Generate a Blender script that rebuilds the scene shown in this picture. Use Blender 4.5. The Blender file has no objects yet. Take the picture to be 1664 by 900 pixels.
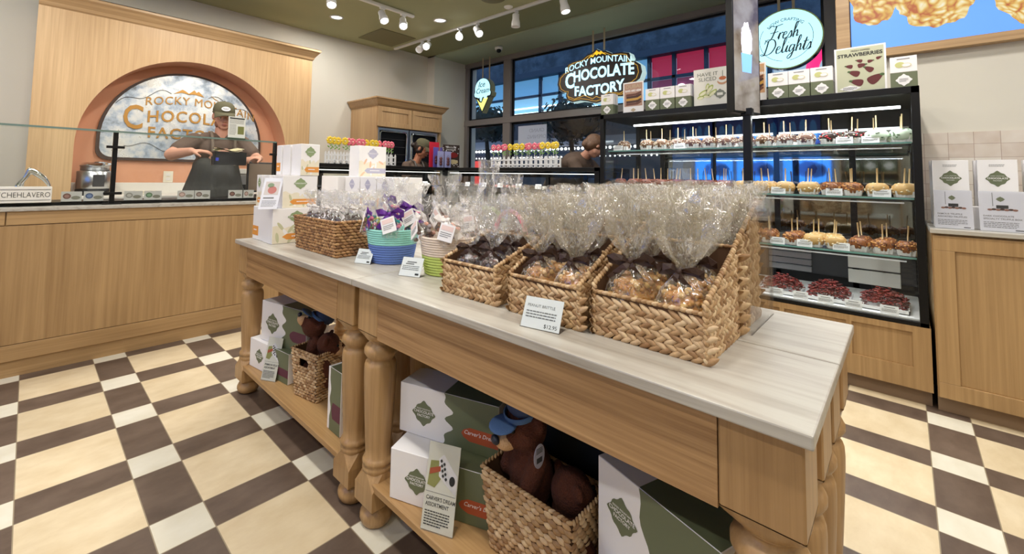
import bpy, math, random
from mathutils import Vector, Matrix, noise

random.seed(7)
scene = bpy.context.scene
COL = scene.collection
PI = math.pi

# ------------------------------------------------------------------ camera
cam_data = bpy.data.cameras.new('camera')
cam = bpy.data.objects.new('camera', cam_data)
COL.objects.link(cam)
scene.camera = cam
F, CX, CY = 709.92, 779.45, 243.85
yaw, pitch, roll = math.radians(44.1395), math.radians(3.45724), math.radians(-1.04038)
fwd = Vector((math.cos(pitch) * math.cos(yaw), math.cos(pitch) * math.sin(yaw), math.sin(pitch)))
rgt = Vector((math.sin(yaw), -math.cos(yaw), 0))
dwn = fwd.cross(rgt)
r2 = math.cos(roll) * rgt + math.sin(roll) * dwn
d2 = -math.sin(roll) * rgt + math.cos(roll) * dwn
cm = Matrix.Identity(4)
for i in range(3):
    cm[i][0] = r2[i]
    cm[i][1] = -d2[i]
    cm[i][2] = -fwd[i]
cm.translation = Vector((-0.02991, -3.1511, 1.14315))
cam.matrix_world = cm
cam_data.sensor_width = 36
cam_data.sensor_fit = 'HORIZONTAL'
cam_data.lens = F / 1664 * 36
cam_data.shift_x = (832 - CX) / 1664
cam_data.shift_y = (CY - 450) / 1664
cam_data.clip_start = 0.02
cam_data.clip_end = 200

# ------------------------------------------------------------------ view, world
vs = scene.view_settings
vs.view_transform = 'Standard'
vs.look = 'None'
vs.gamma = 1
vs.use_curve_mapping = False
vs.exposure = 0.42
try:
    cy = scene.cycles
    cy.max_bounces = 8
    cy.diffuse_bounces = 4
    cy.glossy_bounces = 4
    cy.transmission_bounces = 6
    cy.transparent_max_bounces = 24
    cy.caustics_reflective = False
    cy.caustics_refractive = False
    cy.use_denoising = True
    cy.sample_clamp_indirect = 6
    cy.use_adaptive_sampling = True
    cy.adaptive_threshold = 0.02
except Exception:
    pass
world = bpy.data.worlds.new('world')
scene.world = world
world.use_nodes = True
bg = world.node_tree.nodes['Background']
bg.inputs[0].default_value = (0.30, 0.46, 0.75, 1)
bg.inputs[1].default_value = 0.55


def lamp(name, kind, loc, energy, color=(1, 0.955, 0.90), rot=(0, 0, 0), **kw):
    d = bpy.data.lights.new(name, kind)
    d.energy = energy
    d.color = color
    for k, v in kw.items():
        setattr(d, k, v)
    o = bpy.data.objects.new(name, d)
    COL.objects.link(o)
    o.location = loc
    o.rotation_euler = rot
    return o


# ceiling downlight beams of the shop (the two in view plus the rest of the room's grid)
LAMP_SPOTS = [(2.30, 1.40), (3.14, 0.59), (0.9, 0.75), (-0.6, 0.9), (0.3, -0.9), (1.9, -0.6),
              (0.2, -2.4), (1.9, -2.1), (-1.2, -0.6), (-1.2, -2.4), (0.4, -4.0), (2.0, -3.6), (-1.2, -4.2),
              (3.0, -4.6), (3.1, -2.9)]
for lx, ly in LAMP_SPOTS:
    lamp('downlight_beam', 'AREA', (lx, ly, 2.895), 11, shape='DISK', size=0.16)


# ------------------------------------------------------------------ materials
def new_mat(name):
    m = bpy.data.materials.new(name)
    m.use_nodes = True
    nt = m.node_tree
    b = nt.nodes['Principled BSDF']
    return m, nt, b


def srgb(r, g, b):
    f = lambda c: (c / 255 / 12.92) if c / 255 <= 0.04045 else ((c / 255 + 0.055) / 1.055) ** 2.4
    return (f(r), f(g), f(b), 1)


def plain(name, col, rough=0.5, metal=0.0, noise_amt=0.0, nscale=8, bump=0.0, bscale=60, coat=0.0, spec=0.5):
    m, nt, b = new_mat(name)
    b.inputs['Base Color'].default_value = col
    b.inputs['Roughness'].default_value = rough
    b.inputs['Metallic'].default_value = metal
    b.inputs['Specular IOR Level'].default_value = spec
    if coat:
        b.inputs['Coat Weight'].default_value = coat
        b.inputs['Coat Roughness'].default_value = 0.1
    if noise_amt or bump:
        tc = nt.nodes.new('ShaderNodeTexCoord')
    if noise_amt:
        n = nt.nodes.new('ShaderNodeTexNoise')
        n.inputs['Scale'].default_value = nscale
        n.inputs['Detail'].default_value = 4
        nt.links.new(tc.outputs['Object'], n.inputs['Vector'])
        mx = nt.nodes.new('ShaderNodeMixRGB')
        mx.blend_type = 'MIX'
        dk = tuple(c * (1 - noise_amt) for c in col[:3]) + (1,)
        lt = tuple(min(1, c * (1 + noise_amt * 0.6)) for c in col[:3]) + (1,)
        mx.inputs[1].default_value = dk
        mx.inputs[2].default_value = lt
        nt.links.new(n.outputs['Fac'], mx.inputs[0])
        nt.links.new(mx.outputs[0], b.inputs['Base Color'])
    if bump:
        n2 = nt.nodes.new('ShaderNodeTexNoise')
        n2.inputs['Scale'].default_value = bscale
        n2.inputs['Detail'].default_value = 3
        nt.links.new(tc.outputs['Object'], n2.inputs['Vector'])
        bp = nt.nodes.new('ShaderNodeBump')
        bp.inputs['Strength'].default_value = bump
        bp.inputs['Distance'].default_value = 0.01
        nt.links.new(n2.outputs['Fac'], bp.inputs['Height'])
        nt.links.new(bp.outputs[0], b.inputs['Normal'])
    return m


def ramp(nt, stops):
    r = nt.nodes.new('ShaderNodeValToRGB')
    e = r.color_ramp.elements
    e[0].position, e[0].color = stops[0]
    e[1].position, e[1].color = stops[-1]
    for p, c in stops[1:-1]:
        x = e.new(p)
        x.color = c
    return r


def wood(name, axis, light, dark, rough=0.42, fine=1.0, island=0.0, contrast=1.0):
    """oak veneer, grain running along the given axis"""
    m, nt, b = new_mat(name)
    tc = nt.nodes.new('ShaderNodeTexCoord')
    mp = nt.nodes.new('ShaderNodeMapping')
    s = [70 * fine] * 3
    s[axis] = 1.6 * fine
    mp.inputs['Scale'].default_value = s
    nt.links.new(tc.outputs['Object'], mp.inputs['Vector'])
    n = nt.nodes.new('ShaderNodeTexNoise')
    n.inputs['Scale'].default_value = 1.0
    n.inputs['Detail'].default_value = 6
    n.inputs['Roughness'].default_value = 0.62
    n.inputs['Distortion'].default_value = 0.25
    nt.links.new(mp.outputs[0], n.inputs['Vector'])
    mp2 = nt.nodes.new('ShaderNodeMapping')
    s2 = [5 * fine] * 3
    s2[axis] = 0.35 * fine
    mp2.inputs['Scale'].default_value = s2
    nt.links.new(tc.outputs['Object'], mp2.inputs['Vector'])
    n2 = nt.nodes.new('ShaderNodeTexNoise')
    n2.inputs['Scale'].default_value = 1.0
    n2.inputs['Detail'].default_value = 3
    nt.links.new(mp2.outputs[0], n2.inputs['Vector'])
    mx = nt.nodes.new('ShaderNodeMath')
    mx.operation = 'MULTIPLY_ADD'
    mx.inputs[1].default_value = 0.6
    nt.links.new(n.outputs['Fac'], mx.inputs[0])
    m3 = nt.nodes.new('ShaderNodeMath')
    m3.operation = 'MULTIPLY'
    m3.inputs[1].default_value = 0.4
    nt.links.new(n2.outputs['Fac'], m3.inputs[0])
    nt.links.new(m3.outputs[0], mx.inputs[2])
    lo, hi = 0.5 - 0.16 / contrast, 0.5 + 0.14 / contrast
    r = ramp(nt, [(lo, dark), (0.5, tuple((a + c) / 2 for a, c in zip(light, dark))), (hi, light)])
    nt.links.new(mx.outputs[0], r.inputs[0])
    nt.links.new(r.outputs[0], b.inputs['Base Color'])
    b.inputs['Roughness'].default_value = rough
    bp = nt.nodes.new('ShaderNodeBump')
    bp.inputs['Strength'].default_value = 0.12
    bp.inputs['Distance'].default_value = 0.002
    nt.links.new(n.outputs['Fac'], bp.inputs['Height'])
    nt.links.new(bp.outputs[0], b.inputs['Normal'])
    return m


def emis(name, col, strength):
    m, nt, b = new_mat(name)
    b.inputs['Base Color'].default_value = col
    b.inputs['Emission Color'].default_value = col
    b.inputs['Emission Strength'].default_value = strength
    return m


def clear(name, tint=(1, 1, 1, 1), refl=0.08, rough=0.0, haze=0.0, hazecol=(0.8, 0.8, 0.8, 1)):
    """thin clear sheet: transparent, with a fresnel mirror and an optional milky share"""
    m = bpy.data.materials.new(name)
    m.use_nodes = True
    nt = m.node_tree
    nt.nodes.clear()
    out = nt.nodes.new('ShaderNodeOutputMaterial')
    tr = nt.nodes.new('ShaderNodeBsdfTransparent')
    tr.inputs[0].default_value = tint
    gl = nt.nodes.new('ShaderNodeBsdfGlossy')
    gl.inputs['Roughness'].default_value = rough
    lw = nt.nodes.new('ShaderNodeLayerWeight')
    lw.inputs[0].default_value = 0.25
    ma = nt.nodes.new('ShaderNodeMath')
    ma.operation = 'MULTIPLY_ADD'
    ma.inputs[1].default_value = 0.35
    ma.inputs[2].default_value = refl
    nt.links.new(lw.outputs['Fresnel'], ma.inputs[0])
    mix = nt.nodes.new('ShaderNodeMixShader')
    nt.links.new(ma.outputs[0], mix.inputs[0])
    nt.links.new(tr.outputs[0], mix.inputs[1])
    nt.links.new(gl.outputs[0], mix.inputs[2])
    last = mix
    if haze:
        df = nt.nodes.new('ShaderNodeBsdfDiffuse')
        df.inputs[0].default_value = hazecol
        tl = nt.nodes.new('ShaderNodeBsdfTranslucent')
        tl.inputs[0].default_value = hazecol
        ad = nt.nodes.new('ShaderNodeMixShader')
        ad.inputs[0].default_value = 0.5
        nt.links.new(df.outputs[0], ad.inputs[1])
        nt.links.new(tl.outputs[0], ad.inputs[2])
        m2 = nt.nodes.new('ShaderNodeMixShader')
        m2.inputs[0].default_value = haze
        nt.links.new(mix.outputs[0], m2.inputs[1])
        nt.links.new(ad.outputs[0], m2.inputs[2])
        last = m2
    nt.links.new(last.outputs[0], out.inputs[0])
    return m


OAK_L, OAK_D = srgb(226, 190, 140), srgb(186, 145, 96)
M = {}
M['oak_v'] = wood('oak_vertical', 2, srgb(200, 166, 122), srgb(166, 131, 90))
M['oak_x'] = wood('oak_along_x', 0, srgb(200, 166, 122), srgb(166, 131, 90))
M['oak_y'] = wood('oak_along_y', 1, srgb(200, 166, 122), srgb(166, 131, 90))
M['oak_c'] = wood('counter_oak', 2, srgb(186, 152, 106), srgb(154, 121, 80), fine=0.8)
M['oak_cx'] = wood('counter_oak_rail', 0, srgb(186, 152, 106), srgb(154, 121, 80))
M['oak_a'] = wood('arch_oak', 2, srgb(212, 178, 132), srgb(184, 148, 104))
M['apron'] = wood('apron_oak', 1, srgb(188, 150, 104), srgb(136, 99, 62), contrast=1.2, fine=1.1)
M['leg'] = wood('leg_oak', 2, srgb(186, 150, 104), srgb(152, 117, 76), rough=0.35)
M['shelf'] = wood('shelf_oak', 1, srgb(192, 156, 106), srgb(158, 121, 78), rough=0.4)
M['wall'] = plain('wall_paint', srgb(216, 212, 200), 0.85, noise_amt=0.03, nscale=2, bump=0.04, bscale=200)
M['ceil'] = plain('olive_paint', srgb(172, 174, 136), 0.8, noise_amt=0.04, nscale=1.5)
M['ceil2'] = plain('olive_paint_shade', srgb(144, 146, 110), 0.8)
M['sage'] = plain('sage_paint', srgb(172, 180, 152), 0.8)
M['panel_olive'] = plain('access_panel_paint', srgb(122, 118, 84), 0.7)
M['copper'] = plain('copper_plaster', srgb(220, 160, 124), 0.7, noise_amt=0.12, nscale=3)
M['white'] = plain('white_gloss', srgb(240, 240, 240), 0.35)
M['offwhite'] = plain('off_white', srgb(230, 226, 216), 0.5)
M['black'] = plain('black_metal', srgb(9, 9, 10), 0.4, spec=0.3)
M['blackm'] = plain('black_matte', srgb(22, 22, 24), 0.7)
M['dark'] = plain('dark_grey', srgb(52, 52, 54), 0.5)
M['steel'] = plain('stainless', srgb(190, 192, 194), 0.28, 1.0, noise_amt=0.1, nscale=5)
M['chrome'] = plain('chrome', srgb(225, 228, 232), 0.06, 1.0)
M['frame'] = plain('window_bronze', srgb(134, 126, 122), 0.45)
M['glass'] = clear('clear_glass', (0.975, 0.99, 0.985, 1), 0.01)
M['winglass'] = clear('window_glass', (0.92, 0.96, 0.98, 1), 0.015)
M['acrylic'] = clear('acrylic', (0.99, 0.99, 0.99, 1), 0.008, haze=0.015)
M['led'] = emis('led_strip', (1, 0.97, 0.92, 1), 9)
M['lampglow'] = emis('lamp_face', (1, 0.96, 0.9, 1), 22)
M['paper'] = plain('white_paper', srgb(240, 240, 242), 0.6)
M['ink'] = plain('grey_ink', srgb(120, 120, 122), 0.7)
M['inkd'] = plain('dark_ink', srgb(45, 45, 45), 0.7)
M['olive'] = plain('olive_card', srgb(104, 112, 84), 0.45)
M['sagecard'] = plain('sage_card', srgb(140, 158, 116), 0.5)
M['lav'] = plain('lavender_card', srgb(182, 180, 200), 0.5)
M['orange'] = plain('orange_card', srgb(226, 150, 66), 0.5)
M['rust'] = plain('rust_card', srgb(176, 82, 48), 0.5)
M['plum'] = plain('plum_card', srgb(92, 36, 60), 0.5)
M['whitecard'] = plain('white_card', srgb(238, 236, 236), 0.45)
M['cream'] = plain('cream_card', srgb(234, 226, 204), 0.5, noise_amt=0.12, nscale=25)
M['brown'] = plain('chocolate', srgb(72, 40, 26), 0.4, noise_amt=0.2, nscale=40)
M['choc2'] = plain('milk_chocolate', srgb(120, 72, 48), 0.4, noise_amt=0.3, nscale=60)


def floor_mat():
    m, nt, b = new_mat('floor_tiles')
    L, P = 0.3048, 0.4572
    tc = nt.nodes.new('ShaderNodeTexCoord')
    sp = nt.nodes.new('ShaderNodeSeparateXYZ')
    nt.links.new(tc.outputs['Object'], sp.inputs[0])

    def mth(op, a, bb=None, c=None):
        n = nt.nodes.new('ShaderNodeMath')
        n.operation = op
        for i, v in enumerate((a, bb, c)):
            if v is None:
                continue
            if isinstance(v, (int, float)):
                n.inputs[i].default_value = v
            else:
                nt.links.new(v, n.inputs[i])
        return n.outputs[0]
    xs, ys, gr, ids = [], [], [], []
    for o in (sp.outputs[0], sp.outputs[1]):
        mo = mth('FLOORED_MODULO', o, P)
        big = mth('LESS_THAN', mo, L)
        xs.append(big)
        g1 = mth('LESS_THAN', mth('ABSOLUTE', mth('SUBTRACT', mo, L)), 0.0016)
        g2 = mth('LESS_THAN', mo, 0.0016)
        g3 = mth('GREATER_THAN', mo, P - 0.0016)
        gr.append(mth('MAXIMUM', g1, mth('MAXIMUM', g2, g3)))
        ids.append(mth('ADD', mth('MULTIPLY', mth('FLOOR', mth('DIVIDE', o, P)), 2), big))
    both = mth('MULTIPLY', xs[0], xs[1])
    anyb = mth('MAXIMUM', xs[0], xs[1])
    brownf = mth('SUBTRACT', anyb, both)
    grout = mth('MAXIMUM', gr[0], gr[1])
    cid = nt.nodes.new('ShaderNodeCombineXYZ')
    nt.links.new(ids[0], cid.inputs[0])
    nt.links.new(ids[1], cid.inputs[1])
    wn = nt.nodes.new('ShaderNodeTexWhiteNoise')
    nt.links.new(cid.outputs[0], wn.inputs['Vector'])
    # streaky clouding, shifted for each tile
    va = nt.nodes.new('ShaderNodeVectorMath')
    va.operation = 'MULTIPLY_ADD'
    nt.links.new(wn.outputs['Color'], va.inputs[0])
    va.inputs[1].default_value = (9, 9, 9)
    nt.links.new(tc.outputs['Object'], va.inputs[2])
    mp = nt.nodes.new('ShaderNodeMapping')
    mp.inputs['Scale'].default_value = (5, 9, 5)
    nt.links.new(va.outputs[0], mp.inputs[0])
    n = nt.nodes.new('ShaderNodeTexNoise')
    n.inputs['Scale'].default_value = 1.3
    n.inputs['Detail'].default_value = 6
    n.inputs['Roughness'].default_value = 0.6
    nt.links.new(mp.outputs[0], n.inputs['Vector'])
    r1 = ramp(nt, [(0.3, srgb(206, 186, 150)), (0.7, srgb(224, 208, 176))])
    r2_ = ramp(nt, [(0.3, srgb(82, 67, 57)), (0.7, srgb(108, 92, 80))])
    r3 = ramp(nt, [(0.3, srgb(214, 208, 188)), (0.7, srgb(226, 222, 206))])
    for r in (r1, r2_, r3):
        nt.links.new(n.outputs['Fac'], r.inputs[0])

    def mix(f, a, bb, bt='MIX'):
        x = nt.nodes.new('ShaderNodeMixRGB')
        x.blend_type = bt
        if isinstance(f, float):
            x.inputs[0].default_value = f
        else:
            nt.links.new(f, x.inputs[0])
        for i, v in ((1, a), (2, bb)):
            if isinstance(v, tuple):
                x.inputs[i].default_value = v
            else:
                nt.links.new(v, x.inputs[i])
        return x.outputs[0]
    c = mix(both, r3.outputs[0], r1.outputs[0])
    c = mix(brownf, c, r2_.outputs[0])
    hs = nt.nodes.new('ShaderNodeHueSaturation')
    nt.links.new(mth('MULTIPLY_ADD', wn.outputs['Value'], 0.14, 0.93), hs.inputs['Value'])
    nt.links.new(c, hs.inputs['Color'])
    c = mix(grout, hs.outputs[0], srgb(150, 136, 112))
    nt.links.new(c, b.inputs['Base Color'])
    b.inputs['Roughness'].default_value = 0.42
    bp = nt.nodes.new('ShaderNodeBump')
    bp.inputs['Strength'].default_value = 0.25
    bp.inputs['Distance'].default_value = 0.002
    nt.links.new(mth('SUBTRACT', 1.0, grout), bp.inputs['Height'])
    nt.links.new(bp.outputs[0], b.inputs['Normal'])
    return m


def tile_mat():
    m, nt, b = new_mat('zellige_tiles')
    tc = nt.nodes.new('ShaderNodeTexCoord')
    mp = nt.nodes.new('ShaderNodeMapping')
    mp.inputs['Rotation'].default_value = (0, 0, 0)
    sp = nt.nodes.new('ShaderNodeSeparateXYZ')
    nt.links.new(tc.outputs['Object'], sp.inputs[0])
    cb = nt.nodes.new('ShaderNodeCombineXYZ')
    nt.links.new(sp.outputs[1], cb.inputs[0])
    nt.links.new(sp.outputs[2], cb.inputs[1])
    br = nt.nodes.new('ShaderNodeTexBrick')
    br.offset = 0.0
    br.inputs['Scale'].default_value = 1.0
    br.inputs['Brick Width'].default_value = 0.107
    br.inputs['Row Height'].default_value = 0.083
    br.inputs['Mortar Size'].default_value = 0.0016
    br.inputs['Mortar Smooth'].default_value = 0.3
    br.inputs['Bias'].default_value = 0.0
    br.inputs['Color1'].default_value = srgb(208, 192, 180)
    br.inputs['Color2'].default_value = srgb(228, 222, 212)
    br.inputs['Mortar'].default_value = srgb(180, 160, 148)
    nt.links.new(cb.outputs[0], br.inputs['Vector'])
    n = nt.nodes.new('ShaderNodeTexNoise')
    n.inputs['Scale'].default_value = 14
    nt.links.new(tc.outputs['Object'], n.inputs['Vector'])
    mx = nt.nodes.new('ShaderNodeMixRGB')
    mx.blend_type = 'OVERLAY'
    mx.inputs[0].default_value = 0.25
    nt.links.new(br.outputs['Color'], mx.inputs[1])
    nt.links.new(n.outputs['Fac'], mx.inputs[2])
    nt.links.new(mx.outputs[0], b.inputs['Base Color'])
    b.inputs['Roughness'].default_value = 0.18
    bp = nt.nodes.new('ShaderNodeBump')
    bp.inputs['Strength'].default_value = 0.3
    bp.inputs['Distance'].default_value = 0.003
    nt.links.new(br.outputs['Fac'], bp.inputs['Height'])
    bp.invert = True
    nt.links.new(bp.outputs[0], b.inputs['Normal'])
    return m


def stone_mat():
    m, nt, b = new_mat('travertine_top')
    tc = nt.nodes.new('ShaderNodeTexCoord')
    mp = nt.nodes.new('ShaderNodeMapping')
    mp.inputs['Scale'].default_value = (26, 2.2, 60)
    nt.links.new(tc.outputs['Object'], mp.inputs[0])
    n = nt.nodes.new('ShaderNodeTexNoise')
    n.inputs['Scale'].default_value = 1.0
    n.inputs['Detail'].default_value = 7
    n.inputs['Distortion'].default_value = 0.9
    nt.links.new(mp.outputs[0], n.inputs['Vector'])
    r = ramp(nt, [(0.25, srgb(150, 142, 130)), (0.42, srgb(174, 168, 158)), (0.58, srgb(186, 182, 172)), (0.75, srgb(180, 175, 164))])
    nt.links.new(n.outputs['Fac'], r.inputs[0])
    nt.links.new(r.outputs[0], b.inputs['Base Color'])
    b.inputs['Roughness'].default_value = 0.33
    return m


M['floor'] = floor_mat()
M['tile'] = tile_mat()
M['stone'] = stone_mat()


def mirror_mat():
    """aged, foxed silver mirror"""
    m, nt, b = new_mat('aged_mirror')
    tc = nt.nodes.new('ShaderNodeTexCoord')
    n = nt.nodes.new('ShaderNodeTexNoise')
    n.inputs['Scale'].default_value = 5
    n.inputs['Detail'].default_value = 8
    n.inputs['Roughness'].default_value = 0.65
    nt.links.new(tc.outputs['Object'], n.inputs['Vector'])
    r = ramp(nt, [(0.34, srgb(120, 126, 130)), (0.44, srgb(176, 190, 204)), (0.52, srgb(224, 228, 228)), (0.62, srgb(246, 246, 240))])
    nt.links.new(n.outputs['Fac'], r.inputs[0])
    nt.links.new(r.outputs[0], b.inputs['Base Color'])
    b.inputs['Metallic'].default_value = 0.55
    r2_ = ramp(nt, [(0.35, (0.5, 0.5, 0.5, 1)), (0.65, (0.22, 0.22, 0.22, 1))])
    nt.links.new(n.outputs['Fac'], r2_.inputs[0])
    nt.links.new(r2_.outputs[0], b.inputs['Roughness'])
    bp = nt.nodes.new('ShaderNodeBump')
    bp.inputs['Strength'].default_value = 0.25
    bp.inputs['Distance'].default_value = 0.01
    nt.links.new(n.outputs['Fac'], bp.inputs['Height'])
    nt.links.new(bp.outputs[0], b.inputs['Normal'])
    return m


M['mirror'] = mirror_mat()
M['bronze'] = plain('bronze_letters', srgb(196, 146, 76), 0.35, 0.6)


def wicker_mat(name, c1, c2, c3):
    m, nt, b = new_mat(name)
    g = nt.nodes.new('ShaderNodeNewGeometry')
    r = ramp(nt, [(0.0, c1), (0.5, c2), (1.0, c3)])
    nt.links.new(g.outputs['Random Per Island'], r.inputs[0])
    tc = nt.nodes.new('ShaderNodeTexCoord')
    n = nt.nodes.new('ShaderNodeTexNoise')
    n.inputs['Scale'].default_value = 90
    n.inputs['Detail'].default_value = 4
    nt.links.new(tc.outputs['Object'], n.inputs['Vector'])
    mx = nt.nodes.new('ShaderNodeMixRGB')
    mx.blend_type = 'OVERLAY'
    mx.inputs[0].default_value = 0.45
    nt.links.new(r.outputs[0], mx.inputs[1])
    nt.links.new(n.outputs['Fac'], mx.inputs[2])
    nt.links.new(mx.outputs[0], b.inputs['Base Color'])
    b.inputs['Roughness'].default_value = 0.55
    bp = nt.nodes.new('ShaderNodeBump')
    bp.inputs['Strength'].default_value = 0.5
    bp.inputs['Distance'].default_value = 0.002
    nt.links.new(n.outputs['Fac'], bp.inputs['Height'])
    nt.links.new(bp.outputs[0], b.inputs['Normal'])
    return m


M['wicker'] = wicker_mat('water_hyacinth', srgb(142, 104, 66), srgb(186, 152, 110), srgb(212, 184, 146))
M['wickerd'] = wicker_mat('brown_seagrass', srgb(120, 82, 48), srgb(160, 116, 72), srgb(190, 148, 98))
M['wickin'] = plain('basket_core', srgb(88, 60, 36), 0.8)
M['ribbon'] = plain('brown_ribbon', srgb(62, 40, 30), 0.5, bump=0.1, bscale=300)
M['purple'] = plain('purple_ribbon', srgb(96, 34, 140), 0.35)
M['whiterib'] = plain('white_ribbon', srgb(238, 232, 226), 0.4)
M['skin'] = plain('skin', srgb(214, 158, 132), 0.5, noise_amt=0.05, nscale=20)
M['skin2'] = plain('skin_tan', srgb(190, 128, 96), 0.5, noise_amt=0.05, nscale=20)
M['hair'] = plain('dark_hair', srgb(38, 26, 20), 0.5, bump=0.4, bscale=120)
M['hairb'] = plain('brown_grey_hair', srgb(112, 80, 56), 0.45, noise_amt=0.7, nscale=45, bump=0.5, bscale=90)
M['tee'] = plain('brown_tee', srgb(98, 80, 68), 0.85, noise_amt=0.15, nscale=9, bump=0.9, bscale=11)
M['apronc'] = plain('charcoal_apron', srgb(66, 66, 62), 0.85, noise_amt=0.2, nscale=8, bump=0.9, bscale=10)
M['capc'] = plain('olive_cap', srgb(92, 88, 64), 0.85, bump=0.15, bscale=80)
M['fur'] = plain('brown_plush', srgb(88, 44, 26), 0.95, noise_amt=0.25, nscale=80, bump=0.8, bscale=220)
M['muzzle'] = plain('tan_plush', srgb(206, 166, 124), 0.95, bump=0.6, bscale=220)
M['denim'] = plain('blue_denim', srgb(80, 112, 158), 0.85, bump=0.2, bscale=300)
M['navy'] = plain('navy_cloth', srgb(26, 34, 58), 0.9)


# ------------------------------------------------------------------ mesh helpers
class MB:
    """collects shapes and links them as one mesh object"""

    def __init__(self, mtx=None):
        self.v, self.f, self.mi, self.sm = [], [], [], []
        self.m = mtx or Matrix.Identity(4)
        self.mat = 0
        self.smooth = False

    def at(self, mtx):
        self.m = mtx
        return self

    def add(self, vs_, fs, mat=None, smooth=None):
        k = len(self.v)
        m_ = self.m
        self.v += [m_ @ Vector(p) for p in vs_]
        flip = m_.determinant() < 0
        for f in fs:
            f = tuple(i + k for i in f)
            self.f.append(f[::-1] if flip else f)
            self.mi.append(self.mat if mat is None else mat)
            self.sm.append(self.smooth if smooth is None else smooth)
        return self

    def box(self, x0, x1, y0, y1, z0, z1, mat=None):
        x0, x1 = sorted((x0, x1)); y0, y1 = sorted((y0, y1)); z0, z1 = sorted((z0, z1))
        return self.add([(x0, y0, z0), (x1, y0, z0), (x1, y1, z0), (x0, y1, z0), (x0, y0, z1), (x1, y0, z1), (x1, y1, z1), (x0, y1, z1)],
                        [(0, 3, 2, 1), (4, 5, 6, 7), (0, 1, 5, 4), (1, 2, 6, 5), (2, 3, 7, 6), (3, 0, 4, 7)], mat)

    def bbox(self, x0, x1, y0, y1, z0, z1, c=0.004, mat=None):
        """box with chamfered edges"""
        x0, x1 = sorted((x0, x1)); y0, y1 = sorted((y0, y1)); z0, z1 = sorted((z0, z1))
        vs_, idx = [], {}
        for ix, X in ((0, x0), (1, x1)):
            for iy, Y in ((0, y0), (1, y1)):
                for iz, Z in ((0, z0), (1, z1)):
                    for ax in range(3):
                        p = [X + (c if ix == 0 else -c), Y + (c if iy == 0 else -c), Z + (c if iz == 0 else -c)]
                        p[ax] = (X, Y, Z)[ax]
                        idx[(ix, iy, iz, ax)] = len(vs_)
                        vs_.append(p)
        I = idx
        fs = []
        for ax in range(3):
            a, b_ = [k for k in range(3) if k != ax]
            for s in (0, 1):
                loop = []
                for u, w in ((0, 0), (1, 0), (1, 1), (0, 1)):
                    key = [0, 0, 0]; key[ax] = s; key[a] = u; key[b_] = w
                    loop.append(I[(key[0], key[1], key[2], ax)])
                fs.append(loop)
        for ax in range(3):
            a, b_ = [k for k in range(3) if k != ax]
            for u in (0, 1):
                for w in (0, 1):
                    q = []
                    for s, t in ((0, a), (0, b_), (1, b_), (1, a)):
                        key = [0, 0, 0]; key[ax] = s; key[a] = u; key[b_] = w
                        q.append(I[(key[0], key[1], key[2], t)])
                    fs.append(q)
        for ix in (0, 1):
            for iy in (0, 1):
                for iz in (0, 1):
                    fs.append([I[(ix, iy, iz, 0)], I[(ix, iy, iz, 1)], I[(ix, iy, iz, 2)]])
        cen = Vector(((x0 + x1) / 2, (y0 + y1) / 2, (z0 + z1) / 2))
        out = []
        for f in fs:
            p = [Vector(vs_[i]) for i in f]
            n = (p[1] - p[0]).cross(p[2] - p[0])
            mid = sum(p, Vector()) / len(p)
            out.append(tuple(f) if n.dot(mid - cen) > 0 else tuple(f[::-1]))
        return self.add(vs_, out, mat)

    def prism(self, pts, h, mat=None, smooth=False):
        """2-D outline (x,y) counter-clockwise, extruded 0..h in z"""
        n = len(pts)
        z0, z1 = (h if isinstance(h, tuple) else (0, h))
        vs_ = [(x, y, z0) for x, y in pts] + [(x, y, z1) for x, y in pts]
        fs = [tuple(range(n - 1, -1, -1)), tuple(range(n, 2 * n))]
        fs += [(i, (i + 1) % n, n + (i + 1) % n, n + i) for i in range(n)]
        return self.add(vs_, fs, mat, smooth)

    def lathe(self, prof, seg=24, cap=True, mat=None, smooth=True, sx=1, sy=1, wob=None):
        vs_, fs = [], []
        n = len(prof)
        for r, z in prof:
            for k in range(seg):
                a = 2 * PI * k / seg
                rr = r * (wob(a, z) if wob else 1)
                vs_.append((rr * math.cos(a) * sx, rr * math.sin(a) * sy, z))
        for i in range(n - 1):
            for k in range(seg):
                k2 = (k + 1) % seg
                fs.append((i * seg + k, i * seg + k2, (i + 1) * seg + k2, (i + 1) * seg + k))
        if cap:
            fs.append(tuple(range(seg - 1, -1, -1)))
            fs.append(tuple((n - 1) * seg + k for k in range(seg)))
        return self.add(vs_, fs, mat, smooth)

    def tube(self, pts, r, seg=8, mat=None, smooth=True, closed=False):
        P = [Vector(p) for p in pts]
        n = len(P)
        R = r if isinstance(r, (list, tuple)) else [r] * n
        vs_, fs = [], []
        up = None
        for i, p in enumerate(P):
            if closed:
                t = P[(i + 1) % n] - P[i - 1]
            else:
                t = P[min(i + 1, n - 1)] - P[max(i - 1, 0)]
            t.normalize()
            if up is None:
                up = Vector((0, 0, 1)) if abs(t.z) < 0.9 else Vector((1, 0, 0))
            s = t.cross(up)
            if s.length < 1e-6:
                s = t.orthogonal()
            s.normalize()
            up = s.cross(t).normalized()
            for k in range(seg):
                a = 2 * PI * k / seg
                vs_.append(p + (s * math.cos(a) + up * math.sin(a)) * R[i])
        m_ = n if closed else n - 1
        for i in range(m_):
            j = (i + 1) % n
            for k in range(seg):
                k2 = (k + 1) % seg
                fs.append((i * seg + k, j * seg + k, j * seg + k2, i * seg + k2))
        fs = [f[::-1] for f in fs]
        if not closed:
            fs.append(tuple(range(seg)))
            fs.append(tuple((n - 1) * seg + k for k in range(seg - 1, -1, -1)))
            fs = [f for f in fs]
        return self.add(vs_, fs, mat, smooth)

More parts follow.
